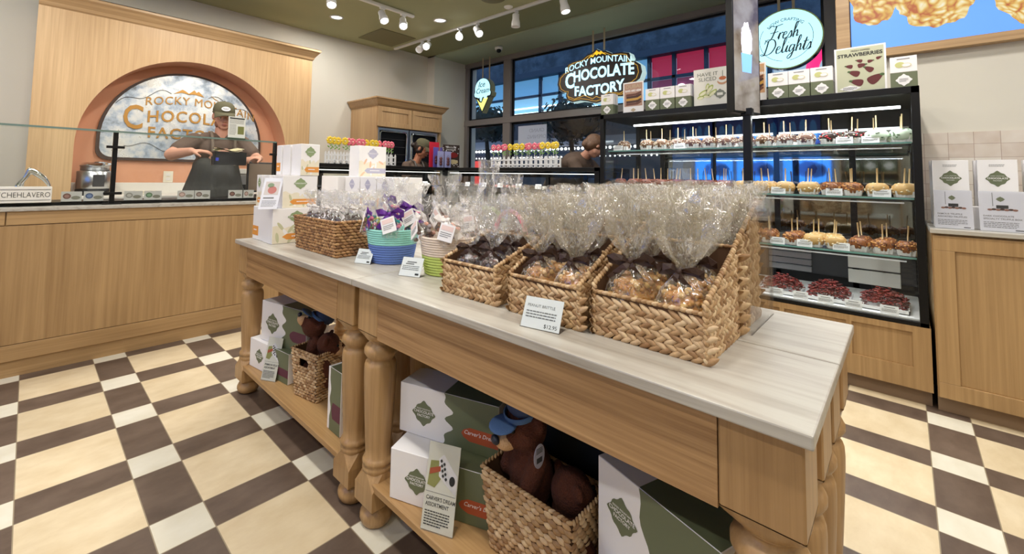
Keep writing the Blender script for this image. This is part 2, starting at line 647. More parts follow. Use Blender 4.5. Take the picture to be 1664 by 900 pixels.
    def ball(self, c, r, seg=12, rings=8, mat=None, smooth=True, rot=None, jit=0.0, seed=0):
        """ellipsoid; r may be a triple"""
        r = r if isinstance(r, (list, tuple)) else (r, r, r)
        vs_, fs = [], []
        q = rot.to_matrix() if rot is not None and hasattr(rot, 'to_matrix') else rot
        c = Vector(c)
        for i in range(1, rings):
            th = PI * i / rings
            for k in range(seg):
                a = 2 * PI * k / seg
                u = Vector((math.sin(th) * math.cos(a), math.sin(th) * math.sin(a), math.cos(th)))
                s = 1 + (jit * noise.noise(u * 1.7 + Vector((seed, seed * 2.1, 0))) if jit else 0)
                p = Vector((u.x * r[0], u.y * r[1], u.z * r[2])) * s
                vs_.append(c + (q @ p if q is not None else p))
        top, bot = Vector((0, 0, r[2])), Vector((0, 0, -r[2]))
        vs_.append(c + (q @ top if q is not None else top))
        vs_.append(c + (q @ bot if q is not None else bot))
        T, B = len(vs_) - 2, len(vs_) - 1
        for k in range(seg):
            k2 = (k + 1) % seg
            fs.append((T, k, k2))
            fs.append((B, (rings - 2) * seg + k2, (rings - 2) * seg + k))
            for i in range(rings - 2):
                fs.append((i * seg + k, (i + 1) * seg + k, (i + 1) * seg + k2, i * seg + k2))
        return self.add(vs_, fs, mat, smooth)

    def capsule(self, a, ra, b_, rb, seg=12, mat=None):
        """tapered limb with round ends"""
        a, b_ = Vector(a), Vector(b_)
        d = b_ - a
        L = d.length
        if L < 1e-6:
            return self.ball(a, ra, seg, 8, mat)
        t = d / L
        pts, rr = [], []
        for k in range(5):
            ph = PI / 2 * (1 - k / 4)
            pts.append(a - t * ra * math.sin(ph) * 0.999)
            rr.append(max(1e-4, ra * math.cos(ph)))
        for k in range(5):
            ph = PI / 2 * k / 4
            pts.append(b_ + t * rb * math.sin(ph) * 0.999)
            rr.append(max(1e-4, rb * math.cos(ph)))
        # perpendicular frame
        s = t.orthogonal().normalized()
        u = t.cross(s)
        vs_, fs = [], []
        for p, r in zip(pts, rr):
            for k in range(seg):
                an = 2 * PI * k / seg
                vs_.append(p + (s * math.cos(an) + u * math.sin(an)) * r)
        n = len(pts)
        for i in range(n - 1):
            for k in range(seg):
                k2 = (k + 1) % seg
                fs.append((i * seg + k, i * seg + k2, (i + 1) * seg + k2, (i + 1) * seg + k))
        fs.append(tuple(range(seg - 1, -1, -1)))
        fs.append(tuple((n - 1) * seg + k for k in range(seg)))
        return self.add(vs_, fs, mat, True)

    def chain(self, pts, rs, seg=12, mat=None):
        for i in range(len(pts) - 1):
            self.capsule(pts[i], rs[i], pts[i + 1], rs[i + 1], seg, mat)
        return self

    def poly(self, pts, lift=0.0, mat=None, th=0.0006):
        """flat printed shape on the local xy plane (a thin raised layer)"""
        return self.prism(pts, (lift, lift + th), mat)

    def rect(self, x0, x1, y0, y1, lift=0.0, mat=None, th=0.0006):
        return self.box(x0, x1, y0, y1, lift, lift + th, mat)

    def text(self, body, size, x=0, y=0, lift=0.0, th=0.0008, bold=0.0, shear=0.0, align='CENTER', mat=None, sx=1.0, spacing=1.0, bend=None):
        me = text_mesh(body, size, th, bold, shear, align, spacing)
        vs_ = []
        for v in me.vertices:
            px, py, pz = v.co.x * sx + x, v.co.y + y, v.co.z + lift + th / 2
            if bend:
                px, py = bend(px, py)
            vs_.append((px, py, pz))
        return self.add(vs_, [tuple(p.vertices) for p in me.polygons], mat, False)

    def build(self, name, mats, parent=None, world=False, bevel=0.0, mods=None):
        if not isinstance(mats, (list, tuple)):
            mats = [mats]
        me = bpy.data.meshes.new(name)
        off = Vector()
        if world and parent is not None:
            q = parent
            while q is not None:
                off += q.location
                q = q.parent
        elif world and parent is None and self.v:
            xs = [p.x for p in self.v]; ys = [p.y for p in self.v]; zs = [p.z for p in self.v]
            off = Vector(((min(xs) + max(xs)) / 2, (min(ys) + max(ys)) / 2, min(zs)))
        me.from_pydata([tuple(p - off) for p in self.v], [], self.f)
        me.polygons.foreach_set('material_index', self.mi)
        me.polygons.foreach_set('use_smooth', self.sm)
        for m_ in mats:
            me.materials.append(M[m_] if isinstance(m_, str) else m_)
        me.update()
        o = bpy.data.objects.new(name, me)
        COL.objects.link(o)
        if parent is not None:
            o.parent = parent
        elif world:
            o.location = off
        if bevel:
            md = o.modifiers.new('bevel', 'BEVEL')
            md.width = bevel
            md.segments = 2
            md.limit_method = 'ANGLE'
            md.angle_limit = math.radians(40)
        return o

    def fuse(self, name, mats, parent=None, world=False, voxel=0.01, smooth=4):
        """one continuous skin over all the shapes collected so far"""
        o = self.build(name, mats, parent, world)
        md = o.modifiers.new('fuse', 'REMESH')
        md.mode = 'VOXEL'
        md.voxel_size = voxel
        md.use_smooth_shade = True
        if smooth:
            s = o.modifiers.new('smooth', 'SMOOTH')
            s.iterations = smooth
            s.factor = 0.5
        return o


_tcache = {}


def text_mesh(body, size, th, bold, shear, align, spacing):
    key = (body, size, th, bold, shear, align, spacing)
    if key in _tcache:
        return _tcache[key]
    cu = bpy.data.curves.new('lettering', 'FONT')
    cu.body = body
    cu.size = size
    cu.extrude = th / 2
    cu.offset = bold * size
    cu.shear = shear
    cu.align_x = align
    cu.space_character = spacing
    cu.space_line = 0.9
    cu.resolution_u = 3
    o = bpy.data.objects.new('lettering', cu)
    COL.objects.link(o)
    dg = bpy.context.evaluated_depsgraph_get()
    dg.update()
    me = bpy.data.meshes.new_from_object(o.evaluated_get(dg))
    bpy.data.objects.remove(o)
    bpy.data.curves.remove(cu)
    _tcache[key] = me
    return me


def T(x=0, y=0, z=0):
    return Matrix.Translation((x, y, z))


def RX(d): return Matrix.Rotation(math.radians(d), 4, 'X')
def RY(d): return Matrix.Rotation(math.radians(d), 4, 'Y')
def RZ(d): return Matrix.Rotation(math.radians(d), 4, 'Z')
def SC(x, y=None, z=None): return Matrix.Diagonal((x, x if y is None else y, x if z is None else z, 1))


def plane_m(o, u, v):
    """local xy plane with origin o, x axis u and y axis v"""
    u = Vector(u).normalized(); v = Vector(v).normalized()
    n = u.cross(v).normalized()
    m_ = Matrix.Identity(4)
    for i in range(3):
        m_[i][0], m_[i][1], m_[i][2], m_[i][3] = u[i], v[i], n[i], o[i]
    return m_


def tag(o, label=None, cat=None, group=None, kind=None):
    if label: o['label'] = label
    if cat: o['category'] = cat
    if group: o['group'] = group
    if kind: o['kind'] = kind
    return o


def thing(name, loc, label, cat, rz=0, group=None):
    o = bpy.data.objects.new(name, None)
    COL.objects.link(o)
    o.empty_display_size = 0.05
    o.location = loc
    o.rotation_euler = (0, 0, math.radians(rz))
    return tag(o, label, cat, group)


def kids(o):
    return [c for c in COL.objects if c.parent == o]


_kidcache = {}


def clone(o, loc=None, rz=None, label=None, group=None, scale=None, mats=None):
    """copy a thing with its parts and sub-parts, sharing mesh data"""
    c = o.copy()
    COL.objects.link(c)
    if loc is not None: c.location = loc
    if rz is not None: c.rotation_euler = (c.rotation_euler[0], c.rotation_euler[1], math.radians(rz))
    if scale is not None: c.scale = scale if isinstance(scale, (tuple, list)) else (scale,) * 3
    if label: c['label'] = label
    if group: c['group'] = group
    if o.name not in _kidcache:
        _kidcache[o.name] = [(k, kids(k)) for k in kids(o)]
    for k, sub in _kidcache[o.name]:
        d = k.copy()
        COL.objects.link(d)
        d.parent = c
        for s in sub:
            e = s.copy()
            COL.objects.link(e)
            e.parent = d
    return c


def struct(name, mb, mat, **kw):
    return tag(mb.build(name, mat, None, True, **kw), kind='structure')


def badge(w, h, n=9, d=0.16):
    """ornate four-pointed badge outline with scalloped sides"""
    pts = []
    for q in range(4):
        a0, a1 = q * PI / 2, (q + 1) * PI / 2
        p0 = Vector((math.cos(a0) * w / 2, math.sin(a0) * h / 2))
        p1 = Vector((math.cos(a1) * w / 2, math.sin(a1) * h / 2))
        nrm = (p0 + p1).normalized()
        for k in range(n):
            t = k / n
            p = p0.lerp(p1, t)
            s = math.sin(t * PI)
            amp = 0.35 * (w + h) / 2 * (0.5 * abs(math.sin(t * 2 * PI)) - d * 2 * s * 0 - 0.12 * s)
            amp = (w + h) * 0.5 * (0.028 * math.cos(t * 4 * PI) * s + 0.03 * s)
            p = p + nrm * amp
            pts.append((p.x, p.y))
    return pts


def ellipse(cx, cy_, rx, ry, n=20):
    return [(cx + rx * math.cos(2 * PI * k / n), cy_ + ry * math.sin(2 * PI * k / n)) for k in range(n)]


def lines(mb, x0, x1, y, rows, step, hgt, mat, lift, seed=0):
    """rows of tiny printing too small to read"""
    rnd = random.Random(seed)
    for r in range(rows):
        x = x0
        end = x1 - (x1 - x0) * (0.35 if r == rows - 1 else 0.05) * rnd.random()
        while x < end:
            w = (x1 - x0) * rnd.uniform(0.05, 0.13)
            mb.rect(x, min(x + w, end), y - r * step - hgt, y - r * step, lift, mat)
            x += w + (x1 - x0) * 0.02


# ================================================================== THE ROOM
struct('floor', MB().box(-2.6, 6.0, -5.6, 2.3, -0.05, 0), 'floor')
bpy.data.objects['floor'].location.z = -0.05
# keep the tile pattern on the shop's grid: object origin at the world origin
_f = bpy.data.objects['floor']
for v in _f.data.vertices:
    v.co += _f.location
_f.location = (0, 0, 0)
struct('ceiling', MB().box(-2.6, 3.47, -5.6, 2.3, 2.91, 3.1), 'ceil')
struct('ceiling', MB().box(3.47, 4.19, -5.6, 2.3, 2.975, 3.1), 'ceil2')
struct('ceiling', MB().box(4.19, 5.1, -5.6, 2.3, 2.955, 3.1), 'sage')
struct('wall_back', MB().box(-2.6, 4.19, 2.1, 2.3, 0, 3.1), 'wall')
struct('wall_pilaster', MB().box(4.19, 5.1, 1.93, 2.3, 0, 3.0), 'wall')
struct('wall_left', MB().box(-2.7, -2.6, -5.6, 2.3, 0, 3.1), 'wall')
struct('wall_front', MB().box(-2.7, 6.0, -5.7, -5.6, 0, 3.1), 'wall')
# right wall with its tiled splash
struct('wall_right', MB().box(4.0, 4.25, -5.6, -2.83, 0, 3.0), 'wall')
struct('wall_right', MB().box(3.985, 4.0, -5.6, -2.83, 0.9, 1.472), 'tile')
# window wall: solid strip below the sill and above the head
struct('wall_window', MB().box(4.88, 5.08, -5.6, 1.93, 0, 0.92), 'wall')


def window_wall():
    X0, X1 = 4.84, 4.94
    t = tag(MB().box(X0, X1, 1.0 - 0.03, 1.11, 0.92, 2.955).box(X0, X1, 1.86, 1.93, 0.92, 2.955)
            .box(X0, X1, -2.78, -2.68, 0.92, 2.955).box(X0 - 0.01, X1, -2.78, 1.93, 1.94, 2.03)
            .box(X0 - 0.01, X1, -2.78, 1.93, 2.885, 2.955).box(X0 - 0.03, X1, -2.78, 1.93, 0.92, 0.98)
            .box(X0, X1, -5.5, -2.78, 0.92, 2.955)
            .build('window_1', 'frame', None, True, bevel=0.004), kind='structure')
    g = MB()
    for a, b_ in ((-2.68, 0.97), (1.11, 1.86)):
        for z0, z1 in ((0.98, 1.94), (2.03, 2.885)):
            g.box(4.895, 4.90, a, b_, z0, z1)
    g.build('pane', 'winglass', t, True)
    s = MB()
    for a, b_ in ((-2.68, 0.97), (1.11, 1.86)):
        for z0, z1 in ((0.98, 1.94), (2.03, 2.885)):
            for y in (a, b_ - 0.025):
                s.box(4.885, 4.915, y, y + 0.025, z0, z1)
            for z in (z0, z1 - 0.025):
                s.box(4.885, 4.915, a, b_, z, z + 0.025)
    s.build('sash', 'black', t, True)


window_wall()

# ceiling fittings ---------------------------------------------------
tag(MB().box(2.84, 3.36, 1.32, 1.86, 2.902, 2.912).build('access_panel', 'panel_olive', None, True, bevel=0.003),
    'dark olive square access panel set in the ceiling near the oven cabinet', 'ceiling panel')
for i, (x, y, lab) in enumerate(((2.30, 1.40, 'white recessed downlight in the ceiling above the wooden arch wall'),
                                 (3.14, 0.59, 'white recessed downlight in the ceiling between the two lighting tracks'))):
    d = thing('recessed_downlight', (x, y, 2.91), lab, 'downlight', group='recessed downlights')
    MB().lathe([(0.062, -0.008), (0.075, -0.006), (0.078, 0.0), (0.058, 0.0)], 28, cap=False).build('trim_ring', 'white', d)
    MB().lathe([(0.06, -0.001), (0.05, 0.0), (0.03, -0.002), (0.001, -0.003)], 24, cap=False).build('reflector', emis('downlight_face', (1, 0.97, 0.92, 1), 1.6), d)
tag(MB().lathe([(0.0, -0.02), (0.03, -0.018), (0.045, -0.008), (0.047, 0.0)], 24, cap=False).at(T(3.35, -0.25, 2.91))
    .build('smoke_detector', 'white', None), 'small white round sprinkler cap on the ceiling beside the lighting track', 'detector')
bpy.data.objects['smoke_detector'].location = (3.35, -0.25, 2.91)
sp = thing('ceiling_speaker', (3.09, -0.27, 2.91), 'round olive ceiling speaker cut by the top edge of the photo', 'speaker')
MB().lathe([(0.0, -0.006), (0.11, -0.006), (0.125, 0.0)], 32, cap=False).build('grille', 'panel_olive', sp)
cmr = thing('security_camera', (4.45, 0.86, 2.955), 'small white dome security camera hanging from the sage ceiling band', 'camera')
MB().lathe([(0.055, 0.0), (0.055, -0.03), (0.045, -0.045), (0.03, -0.05)], 24).build('housing', 'white', cmr)
MB().ball((-0.012, -0.012, -0.055), 0.034, 20, 12).build('lens_ball', 'black', cmr)


def track(x0, x1, y0, y1, z, label):
    t = thing('lighting_track', ((x0 + x1) / 2, (y0 + y1) / 2, z), label, 'lighting track', group='white lighting tracks')
    MB().bbox(x0, x1, y0, y1, z, z + 0.03, 0.003).build('rail', 'white', t, True)
    MB().box(x0 - 0.002, x1 + 0.002, y0 - 0.002, y1 + 0.002, z + 0.012, z + 0.018).build('channel', 'offwhite', t, True)
    return t


track(1.2, 2.82, 0.645, 0.68, 2.865, 'white lighting track in front of the arch wall, ending above the fence of lollipops')
track(3.42, 3.455, -3.6, 1.90, 2.885, 'long white lighting track running towards the camera along the ceiling step')


def make_spot(name, label, face):
    t = thing(name, (0, 0, 0), label, 'spotlight', group='track spotlights')
    MB().bbox(-0.03, 0.03, -0.014, 0.014, -0.018, 0.0, 0.002).tube([(0, 0, -0.015), (0, 0, -0.06)], 0.009).build('mount', 'white', t)
    # head hangs from the mount, barrel pointing along local -z (tilted afterwards through the part)
    h = MB().lathe([(0.0, 0.07), (0.032, 0.07), (0.036, 0.064), (0.036, 0.02), (0.044, -0.02), (0.046, -0.068), (0.04, -0.068), (0.036, -0.05)], 28, cap=False).build('head', 'white', t)
    h.location = (0, 0, -0.085)
    f = MB().lathe([(0.0, -0.052), (0.037, -0.052)], 24, cap=False).build('lamp_face', face, h)
    return t, h


SP = [  # x, y, tilt direction (deg heading), tilt, lit, track z, label
    (1.86, 0.66, 250, 28, 1, 2.865, 'white track spotlight at the top edge of the photo above the arch wall'),
    (2.42, 0.66, 265, 32, 1, 2.865, 'white lit track spotlight above the arch wall, middle of its track'),
    (2.68, 0.66, 240, 38, 1, 2.865, 'white lit track spotlight at the end of the track above the lollipop fence'),
    (3.437, 1.30, 205, 50, 0, 2.885, 'unlit white track spotlight turned away just behind the farthest lit one'),
    (3.437, 1.17, 215, 60, 1, 2.885, 'glaring track spotlight nearest the oven cabinet on the long track'),
    (3.437, 0.58, 225, 60, 1, 2.885, 'glaring track spotlight second along the long track'),
    (3.437, 0.29, 250, 45, 1, 2.885, 'white lit track spotlight third along the long track, tilted sideways'),
    (3.437, -0.28, 0, 0, 0, 2.885, 'white cylinder track spotlight pointing straight down beside the sprinkler cap'),
    (3.437, -0.87, 270, 14, 1, 2.885, 'white track spotlight near the top edge above the hanging shop sign'),
]
for x, y, hd, tl, lit, z, lab in SP:
    t, h = make_spot('track_spotlight', lab, 'lampglow' if lit else 'white')
    t.location = (x, y, z)
    h.rotation_mode = 'QUATERNION'
    d = Vector((math.sin(math.radians(tl)) * math.cos(math.radians(hd)), math.sin(math.radians(tl)) * math.sin(math.radians(hd)), -math.cos(math.radians(tl))))
    h.rotation_quaternion = Vector((0, 0, -1)).rotation_difference(d)
    h.location = (d.x * 0.03, d.y * 0.03, -0.075 + d.z * 0.03)
    if lit:
        p = Vector((x, y, z)) + Vector(h.location) + d * 0.075
        L = lamp('spot_beam', 'SPOT', p, 26, (1, 0.95, 0.88), spot_size=math.radians(70), spot_blend=0.6, shadow_soft_size=0.035)
        L.rotation_mode = 'QUATERNION'
        L.rotation_quaternion = Vector((0, 0, -1)).rotation_difference(d)

# spots of the tracks behind and beside the camera that light the table and the counters
for p, tgt, e in (((0.2, -3.4, 2.85), (1.1, -2.4, 0.8), 30), ((0.2, -1.6, 2.85), (1.1, -1.4, 0.8), 24), ((-0.4, -0.6, 2.85), (0.5, 1.2, 0.9), 26),
                  ((2.2, -2.9, 2.85), (3.6, -2.6, 0.9), 24), ((2.2, -1.2, 2.85), (1.2, -1.4, 0.8), 20), ((1.4, 0.2, 2.85), (1.2, 1.9, 1.6), 26),
                  ((2.0, -4.2, 2.85), (1.3, -3.0, 0.8), 24), ((-0.2, 0.3, 2.85), (0.1, 1.9, 1.8), 16)):
    L = lamp('spot_beam', 'SPOT', p, e, (1, 0.94, 0.86), spot_size=math.radians(75), spot_blend=0.7, shadow_soft_size=0.05)
    L.rotation_mode = 'QUATERNION'
    L.rotation_quaternion = Vector((0, 0, -1)).rotation_difference(Vector(tgt) - Vector(p))


# ================================================================== LARGE FURNITURE
# service counter on the left -------------------------------------------------
sc = thing('service_counter', (0.2, 0.7, 0), 'long oak service counter with pale stone top in front of the arch wall', 'counter')
MB().box(-2.5, 1.40, 0.40, 0.95, 0.086, 0.903).build('carcass', 'oak_c', sc, True)
b = MB()
b.box(-0.098, 1.40, 0.385, 0.40, 0.828, 0.903)
b.box(-2.5, -0.103, 0.385, 0.40, 0.828, 0.903)
b.build('top_rail', 'oak_cx', sc, True, bevel=0.002)
MB().box(-2.5, 1.40, 0.388, 0.401, 0.177, 0.824).build('front_panel', 'oak_c', sc, True, bevel=0.001)
MB().box(-2.5, 1.40, 0.385, 0.401, 0.088, 0.174).build('bottom_rail', 'oak_cx', sc, True, bevel=0.002)
MB().box(-2.5, 1.40, 0.396, 0.9, 0.0, 0.086).build('plinth', 'oak_cx', sc, True)
MB().box(-2.52, 1.42, 0.372, 0.975, 0.9035, 0.925).build('countertop', 'stone', sc, True, bevel=0.003)

# sneeze guard on the counter
sg = thing('glass_sneeze_guard', (0.35, 0.47, 0.925), 'tall clear glass sneeze guard on black posts along the service counter', 'glass screen')
b = MB()
for a, c in ((-2.4, 0.335), (0.365, 1.33)):
    b.box(a, c, 0.447, 0.453, 0.945, 1.383)
b.build('glass_pane', 'glass', sg, True)
for x in (0.35, 1.34):
    p = MB().box(x - 0.0125, x + 0.0125, 0.46, 0.485, 0.925, 1.388).bbox(x - 0.05, x + 0.05, 0.44, 0.50, 0.925, 0.935).build('post', 'black', sg, True, bevel=0.002)
    for z in (0.995, 1.288):
        MB().box(x - 0.045, x + 0.045, 0.438, 0.462, z - 0.008, z + 0.008).build('clamp', 'black', p, True, bevel=0.001)
MB().box(-2.4, 1.34, 0.445, 0.62, 1.384, 1.392).build('glass_shelf', 'glass', sg, True)
MB().box(-2.4, 1.34, 0.4435, 0.4465, 1.381, 1.3925).build('glass_edge', plain('green_glass_edge', srgb(110, 132, 124), 0.2), sg, True)
tag(MB().box(-0.6, 1.33, 0.49, 0.78, 0.925, 0.945).build('serving_tray', 'black', None, True, bevel=0.003),
    'long low black tray behind the glass on the service counter', 'tray')

# arch wall -------------------------------------------------------------------
def arch_panel():
    t = thing('arch_surround', (1.07, 1.9, 0), 'tall oak surround with crown moulding and a copper plaster arch niche', 'wall surround')
    x0, x1, z1 = -0.045, 2.20, 2.46
    cx, cz, R = 1.08, 1.335, 0.86
    # face with an arched hole, built as quads between the arch curve and the outer frame
    b = MB()
    N = 40
    arc = [(cx - R, 0.0)] + [(cx - R * math.cos(PI * k / N), cz + R * math.sin(PI * k / N)) for k in range(N + 1)] + [(cx + R, 0.0)]
    out = []
    for (x, z) in arc:
        if z <= cz + 1e-6:
            out.append((x0 if x < cx else x1, z))
        else:
            a = math.atan2(z - cz, x - cx)
            dx = (x1 - cx) if math.cos(a) > 0 else (cx - x0)
            tx = dx / abs(math.cos(a)) if abs(math.cos(a)) > 1e-6 else 1e9
            tz = (z1 - cz) / abs(math.sin(a)) if abs(math.sin(a)) > 1e-6 else 1e9
            s = min(tx, tz)
            out.append((cx + s * math.cos(a), cz + s * math.sin(a)))
    n = len(arc)
    vs_ = [(x, 1.75, z) for x, z in arc] + [(x, 1.75, z) for x, z in out] + [(x, 2.045, z) for x, z in arc]
    fs = []
    for i in range(n - 1):
        fs.append((i, i + 1, n + i + 1, n + i))
    b.add(vs_, [f[::-1] for f in fs])
    # corner fillers
    for i in range(n - 1):
        (xa, za), (xb, zb) = out[i], out[i + 1]
        if abs(xa - xb) > 1e-6 and abs(za - zb) > 1e-6:
            c = (x0 if xa < cx else x1, z1)
            b.add([(xa, 1.75, za), (xb, 1.75, zb), (c[0], 1.75, c[1])], [(0, 1, 2)])
    b.box(x0 - 0.0, x0 + 0.02, 1.7505, 2.09, 0, z1)
    b.box(x1 - 0.02, x1, 1.7505, 2.09, 0, z1)
    b.box(x0, x1, 1.7505, 2.09, z1 - 0.02, z1)
    b.build('face_panel', 'oak_a', t, True)
    d = MB()
    fs = [(i, 2 * n + i, 2 * n + i + 1, i + 1) for i in range(n - 1)]
    d.add(vs_, fs, None, True)
    d.build('intrados', 'copper', t, True)
    MB().box(cx - R, cx + R, 2.04, 2.06, 0, cz + R + 0.01).build('niche_back', 'copper', t, True)
    # crown moulding with mitred right end
    prof = [(0, 0), (-0.012, 0.012), (-0.02, 0.035), (-0.055, 0.085), (-0.07, 0.1), (-0.07, 0.125), (0, 0.125)]
    m_ = MB()
    vs_, fs = [], []
    for e, x in ((0, x0), (1, x1)):
        for py, pz in prof:
            ex = -py if e else 0.0
            vs_.append((x + (ex if e else py * 0.0), 1.75 + py, z1 - 0.012 + pz))
    k = len(prof)
    for i in range(k - 1):
        fs.append((i, k + i, k + i + 1, i + 1))
    m_.add(vs_, fs)
    vs2 = []
    for py, pz in prof:
        vs2 += [(x1 - py, 1.75 + py, z1 - 0.012 + pz), (x1 - py, 2.09, z1 - 0.012 + pz)]
    m_.add(vs2, [(2 * i, 2 * i + 1, 2 * i + 3, 2 * i + 2) for i in range(k - 1)])
    m_.box(x0, x1 + 0.07, 1.68, 2.09, z1 + 0.108, z1 + 0.113)
    m_.build('crown_moulding', 'oak_x', t, True)


arch_panel()

bc = thing('back_counter', (1.08, 1.75, 0), 'low back counter with white splashback inside the arch niche', 'counter')
MB().box(0.24, 1.92, 1.52, 2.03, 0.0, 0.90).build('carcass', 'oak_v', bc, True)
MB().box(0.235, 1.925, 1.50, 2.035, 0.90, 0.925).build('countertop', 'offwhite', bc, True, bevel=0.002)
MB().box(0.235, 1.925, 2.02, 2.036, 0.925, 1.028).build('splashback', 'offwhite', bc, True, bevel=0.002)

mr = thing('arched_mirror_sign', (1.07, 2.02, 1.25), 'arched aged mirror sign with bronze lettering in the copper niche', 'sign')


def arch_out(x0, x1, zb, zc, n=32, rc=0.09):
    r = (x1 - x0) / 2
    c = (x0 + x1) / 2
    pts = []
    for k in range(7):
        a = PI + PI / 2 * k / 6
        pts.append((x0 + rc + rc * math.cos(a), zb + rc + rc * math.sin(a)))
    for k in range(7):
        a = 1.5 * PI + PI / 2 * k / 6
        pts.append((x1 - rc + rc * math.cos(a), zb + rc + rc * math.sin(a)))
    for k in range(n + 1):
        a = PI * k / n
        pts.append((c + r * math.cos(a), zc + r * math.sin(a)))
    return pts


pm = plane_m((0, 2.04, 0), (1, 0, 0), (0, 0, 1))
MB(pm).prism(arch_out(0.375, 1.765, 1.235, 1.425), 0.03).build('frame', plain('dark_mirror_frame', srgb(70, 52, 42), 0.5), mr, True)
g_ = MB(pm).prism(arch_out(0.40, 1.74, 1.26, 1.43), (0.028, 0.034)).build('mirror_glass', 'mirror', mr, True)
lt = MB(plane_m((0, 2.003, 0), (1, 0, 0), (0, 0, 1)))
lt.text('ROCKY MOUNTAIN', 0.112, 0.705, 1.755, th=0.006, bold=0.0, align='LEFT', spacing=1.1, sx=0.90, bend=lambda x, y: (x, y + 0.05 - 0.3 * (x - 1.09) ** 2))
lt.text('C', 0.315, 0.545, 1.535, th=0.008, bold=0.012, align='LEFT', sx=0.72)
lt.text('HOCOLATE', 0.155, 0.725, 1.60, th=0.008, bold=0.014, align='LEFT', spacing=1.15, sx=0.88, bend=lambda x, y: (x, y + 0.03 - 0.2 * (x - 1.09) ** 2))
lt.text('FACTORY', 0.145, 0.735, 1.46, th=0.008, bold=0.014, align='LEFT', spacing=1.15, sx=0.95)
lt.build('lettering', 'bronze', mr, True)
pk = MB(plane_m((0, 2.003, 0), (1, 0, 0), (0, 0, 1)))
for a in ([(0.93, 1.905), (1.0, 1.955), (1.03, 1.94), (1.07, 1.91), (1.0, 1.925)], [(1.05, 1.915), (1.10, 1.965), (1.12, 1.94), (1.14, 1.955), (1.19, 1.905), (1.11, 1.92)],
          [(1.25, 1.925), (1.27, 1.915), (1.34, 1.87), (1.28, 1.9)]):
    pk.prism(a, 0.005)
pk.build('mountain_emblem', 'bronze', mr, True)
SCR = plain('etched_grey', srgb(96, 98, 98), 0.6)
for s in (-1, 1):
    sw = MB()
    pts = []
    for k in range(40):
        t_ = k / 39
        pts.append((1.07 + s * (0.16 + 0.42 * t_), 2.0, 1.90 + 0.03 * math.sin(t_ * 9) - 0.16 * t_ * t_))
    sw.tube(pts, 0.0025, 5).build('scroll_line', SCR, mr, True)
    sw = MB()
    pts = [(1.07 + s * (0.1 + 0.40 * k / 29), 2.0, 1.36 - 0.03 * math.sin(k / 29 * 8) + 0.04 * (k / 29) ** 2) for k in range(30)]
    sw.tube(pts, 0.0025, 5).build('scroll_line', SCR, mr, True)


# oven cabinet ----------------------------------------------------------------
oc = thing('oven_cabinet', (3.43, 1.8, 0), 'tall oak cabinet with crown moulding and two panel doors above built-in ovens', 'cabinet')
MB().box(2.91, 3.95, 1.47, 2.09, 1.735, 1.995).box(2.91, 2.935, 1.47, 2.09, 0, 1.735).box(3.925, 3.95, 1.47, 2.09, 0, 1.735).box(2.935, 3.925, 2.0, 2.09, 0, 1.735).box(2.935, 3.925, 1.47, 2.0, 0, 0.3).build('body', 'oak_v', oc, True)


def shaker(mb, x0, x1, z0, z1, y, fr=0.06, th=0.02):
    mb.box(x0, x1, y, y + th, z0, z0 + fr).box(x0, x1, y, y + th, z1 - fr, z1)
    mb.box(x0, x0 + fr, y, y + th, z0 + fr, z1 - fr).box(x1 - fr, x1, y, y + th, z0 + fr, z1 - fr)
    mb.box(x0 + fr, x1 - fr, y + th * 0.55, y + th, z0 + fr, z1 - fr)


for a, c in ((2.915, 3.427), (3.433, 3.945)):
    b = MB()
    shaker(b, a, c, 1.74, 1.99, 1.45)
    b.build('door', 'oak_v', oc, True, bevel=0.0015)
m_ = MB()
prof = [(0, 0), (0.02, 0.02), (0.05, 0.07), (0.065, 0.085), (0.065, 0.10)]
x0, x1, y0 = 2.91, 3.95, 1.45
loops = []
for d, h in prof:
    loops.append([(x0 - d, 2.09, 1.995 + h), (x0 - d, y0 - d, 1.995 + h), (x1 + d, y0 - d, 1.995 + h), (x1 + d, 2.09, 1.995 + h)])
vs_ = [p for l in loops for p in l]
fs = []
for i in range(len(loops) - 1):
    for k in range(3):
        fs.append((i * 4 + k, i * 4 + k + 1, (i + 1) * 4 + k + 1, (i + 1) * 4 + k))
e = (len(loops) - 1) * 4
fs.append((e, e + 1, e + 2, e + 3))
m_.add(vs_, fs)
m_.build('crown_moulding', 'oak_x', oc, True)

for a, c, lab in ((2.945, 3.42, 'stainless double oven with open black interior on the left inside the oak cabinet'),
                  (3.435, 3.915, 'stainless double oven behind the woman in the cap inside the oak cabinet')):
    ov = thing('wall_oven', ((a + c) / 2, 1.7, 0.3), lab, 'oven', group='built-in ovens')
    MB().box(a, c, 1.50, 1.98, 0.302, 0.34).box(a, c, 1.50, 1.98, 1.70, 1.73).box(a, a + 0.03, 1.50, 1.98, 0.34, 1.7).box(c - 0.03, c, 1.50, 1.98, 0.34, 1.7).box(a, c, 1.96, 1.98, 0.34, 1.7).build('casing', 'steel', ov, True)
    MB().box(a + 0.03, c - 0.03, 1.52, 1.95, 0.345, 1.695).build('interior', 'black', ov, True)
    f = MB()
    f.tube([(a + 0.035, 1.495, 0.5), (a + 0.035, 1.495, 1.66), (a + 0.06, 1.495, 1.69), (c - 0.06, 1.495, 1.69), (c - 0.035, 1.495, 1.66), (c - 0.035, 1.495, 0.5)], 0.012, 8)
    f.build('door_frame', 'chrome', ov, True)
    rk = MB()
    for k in range(12):
        rk.tube([(a + 0.04, 1.515, 0.55 + k * 0.095), (c - 0.04, 1.515, 0.55 + k * 0.095)], 0.003, 5)
    rk.build('rack', 'dark', ov, True)

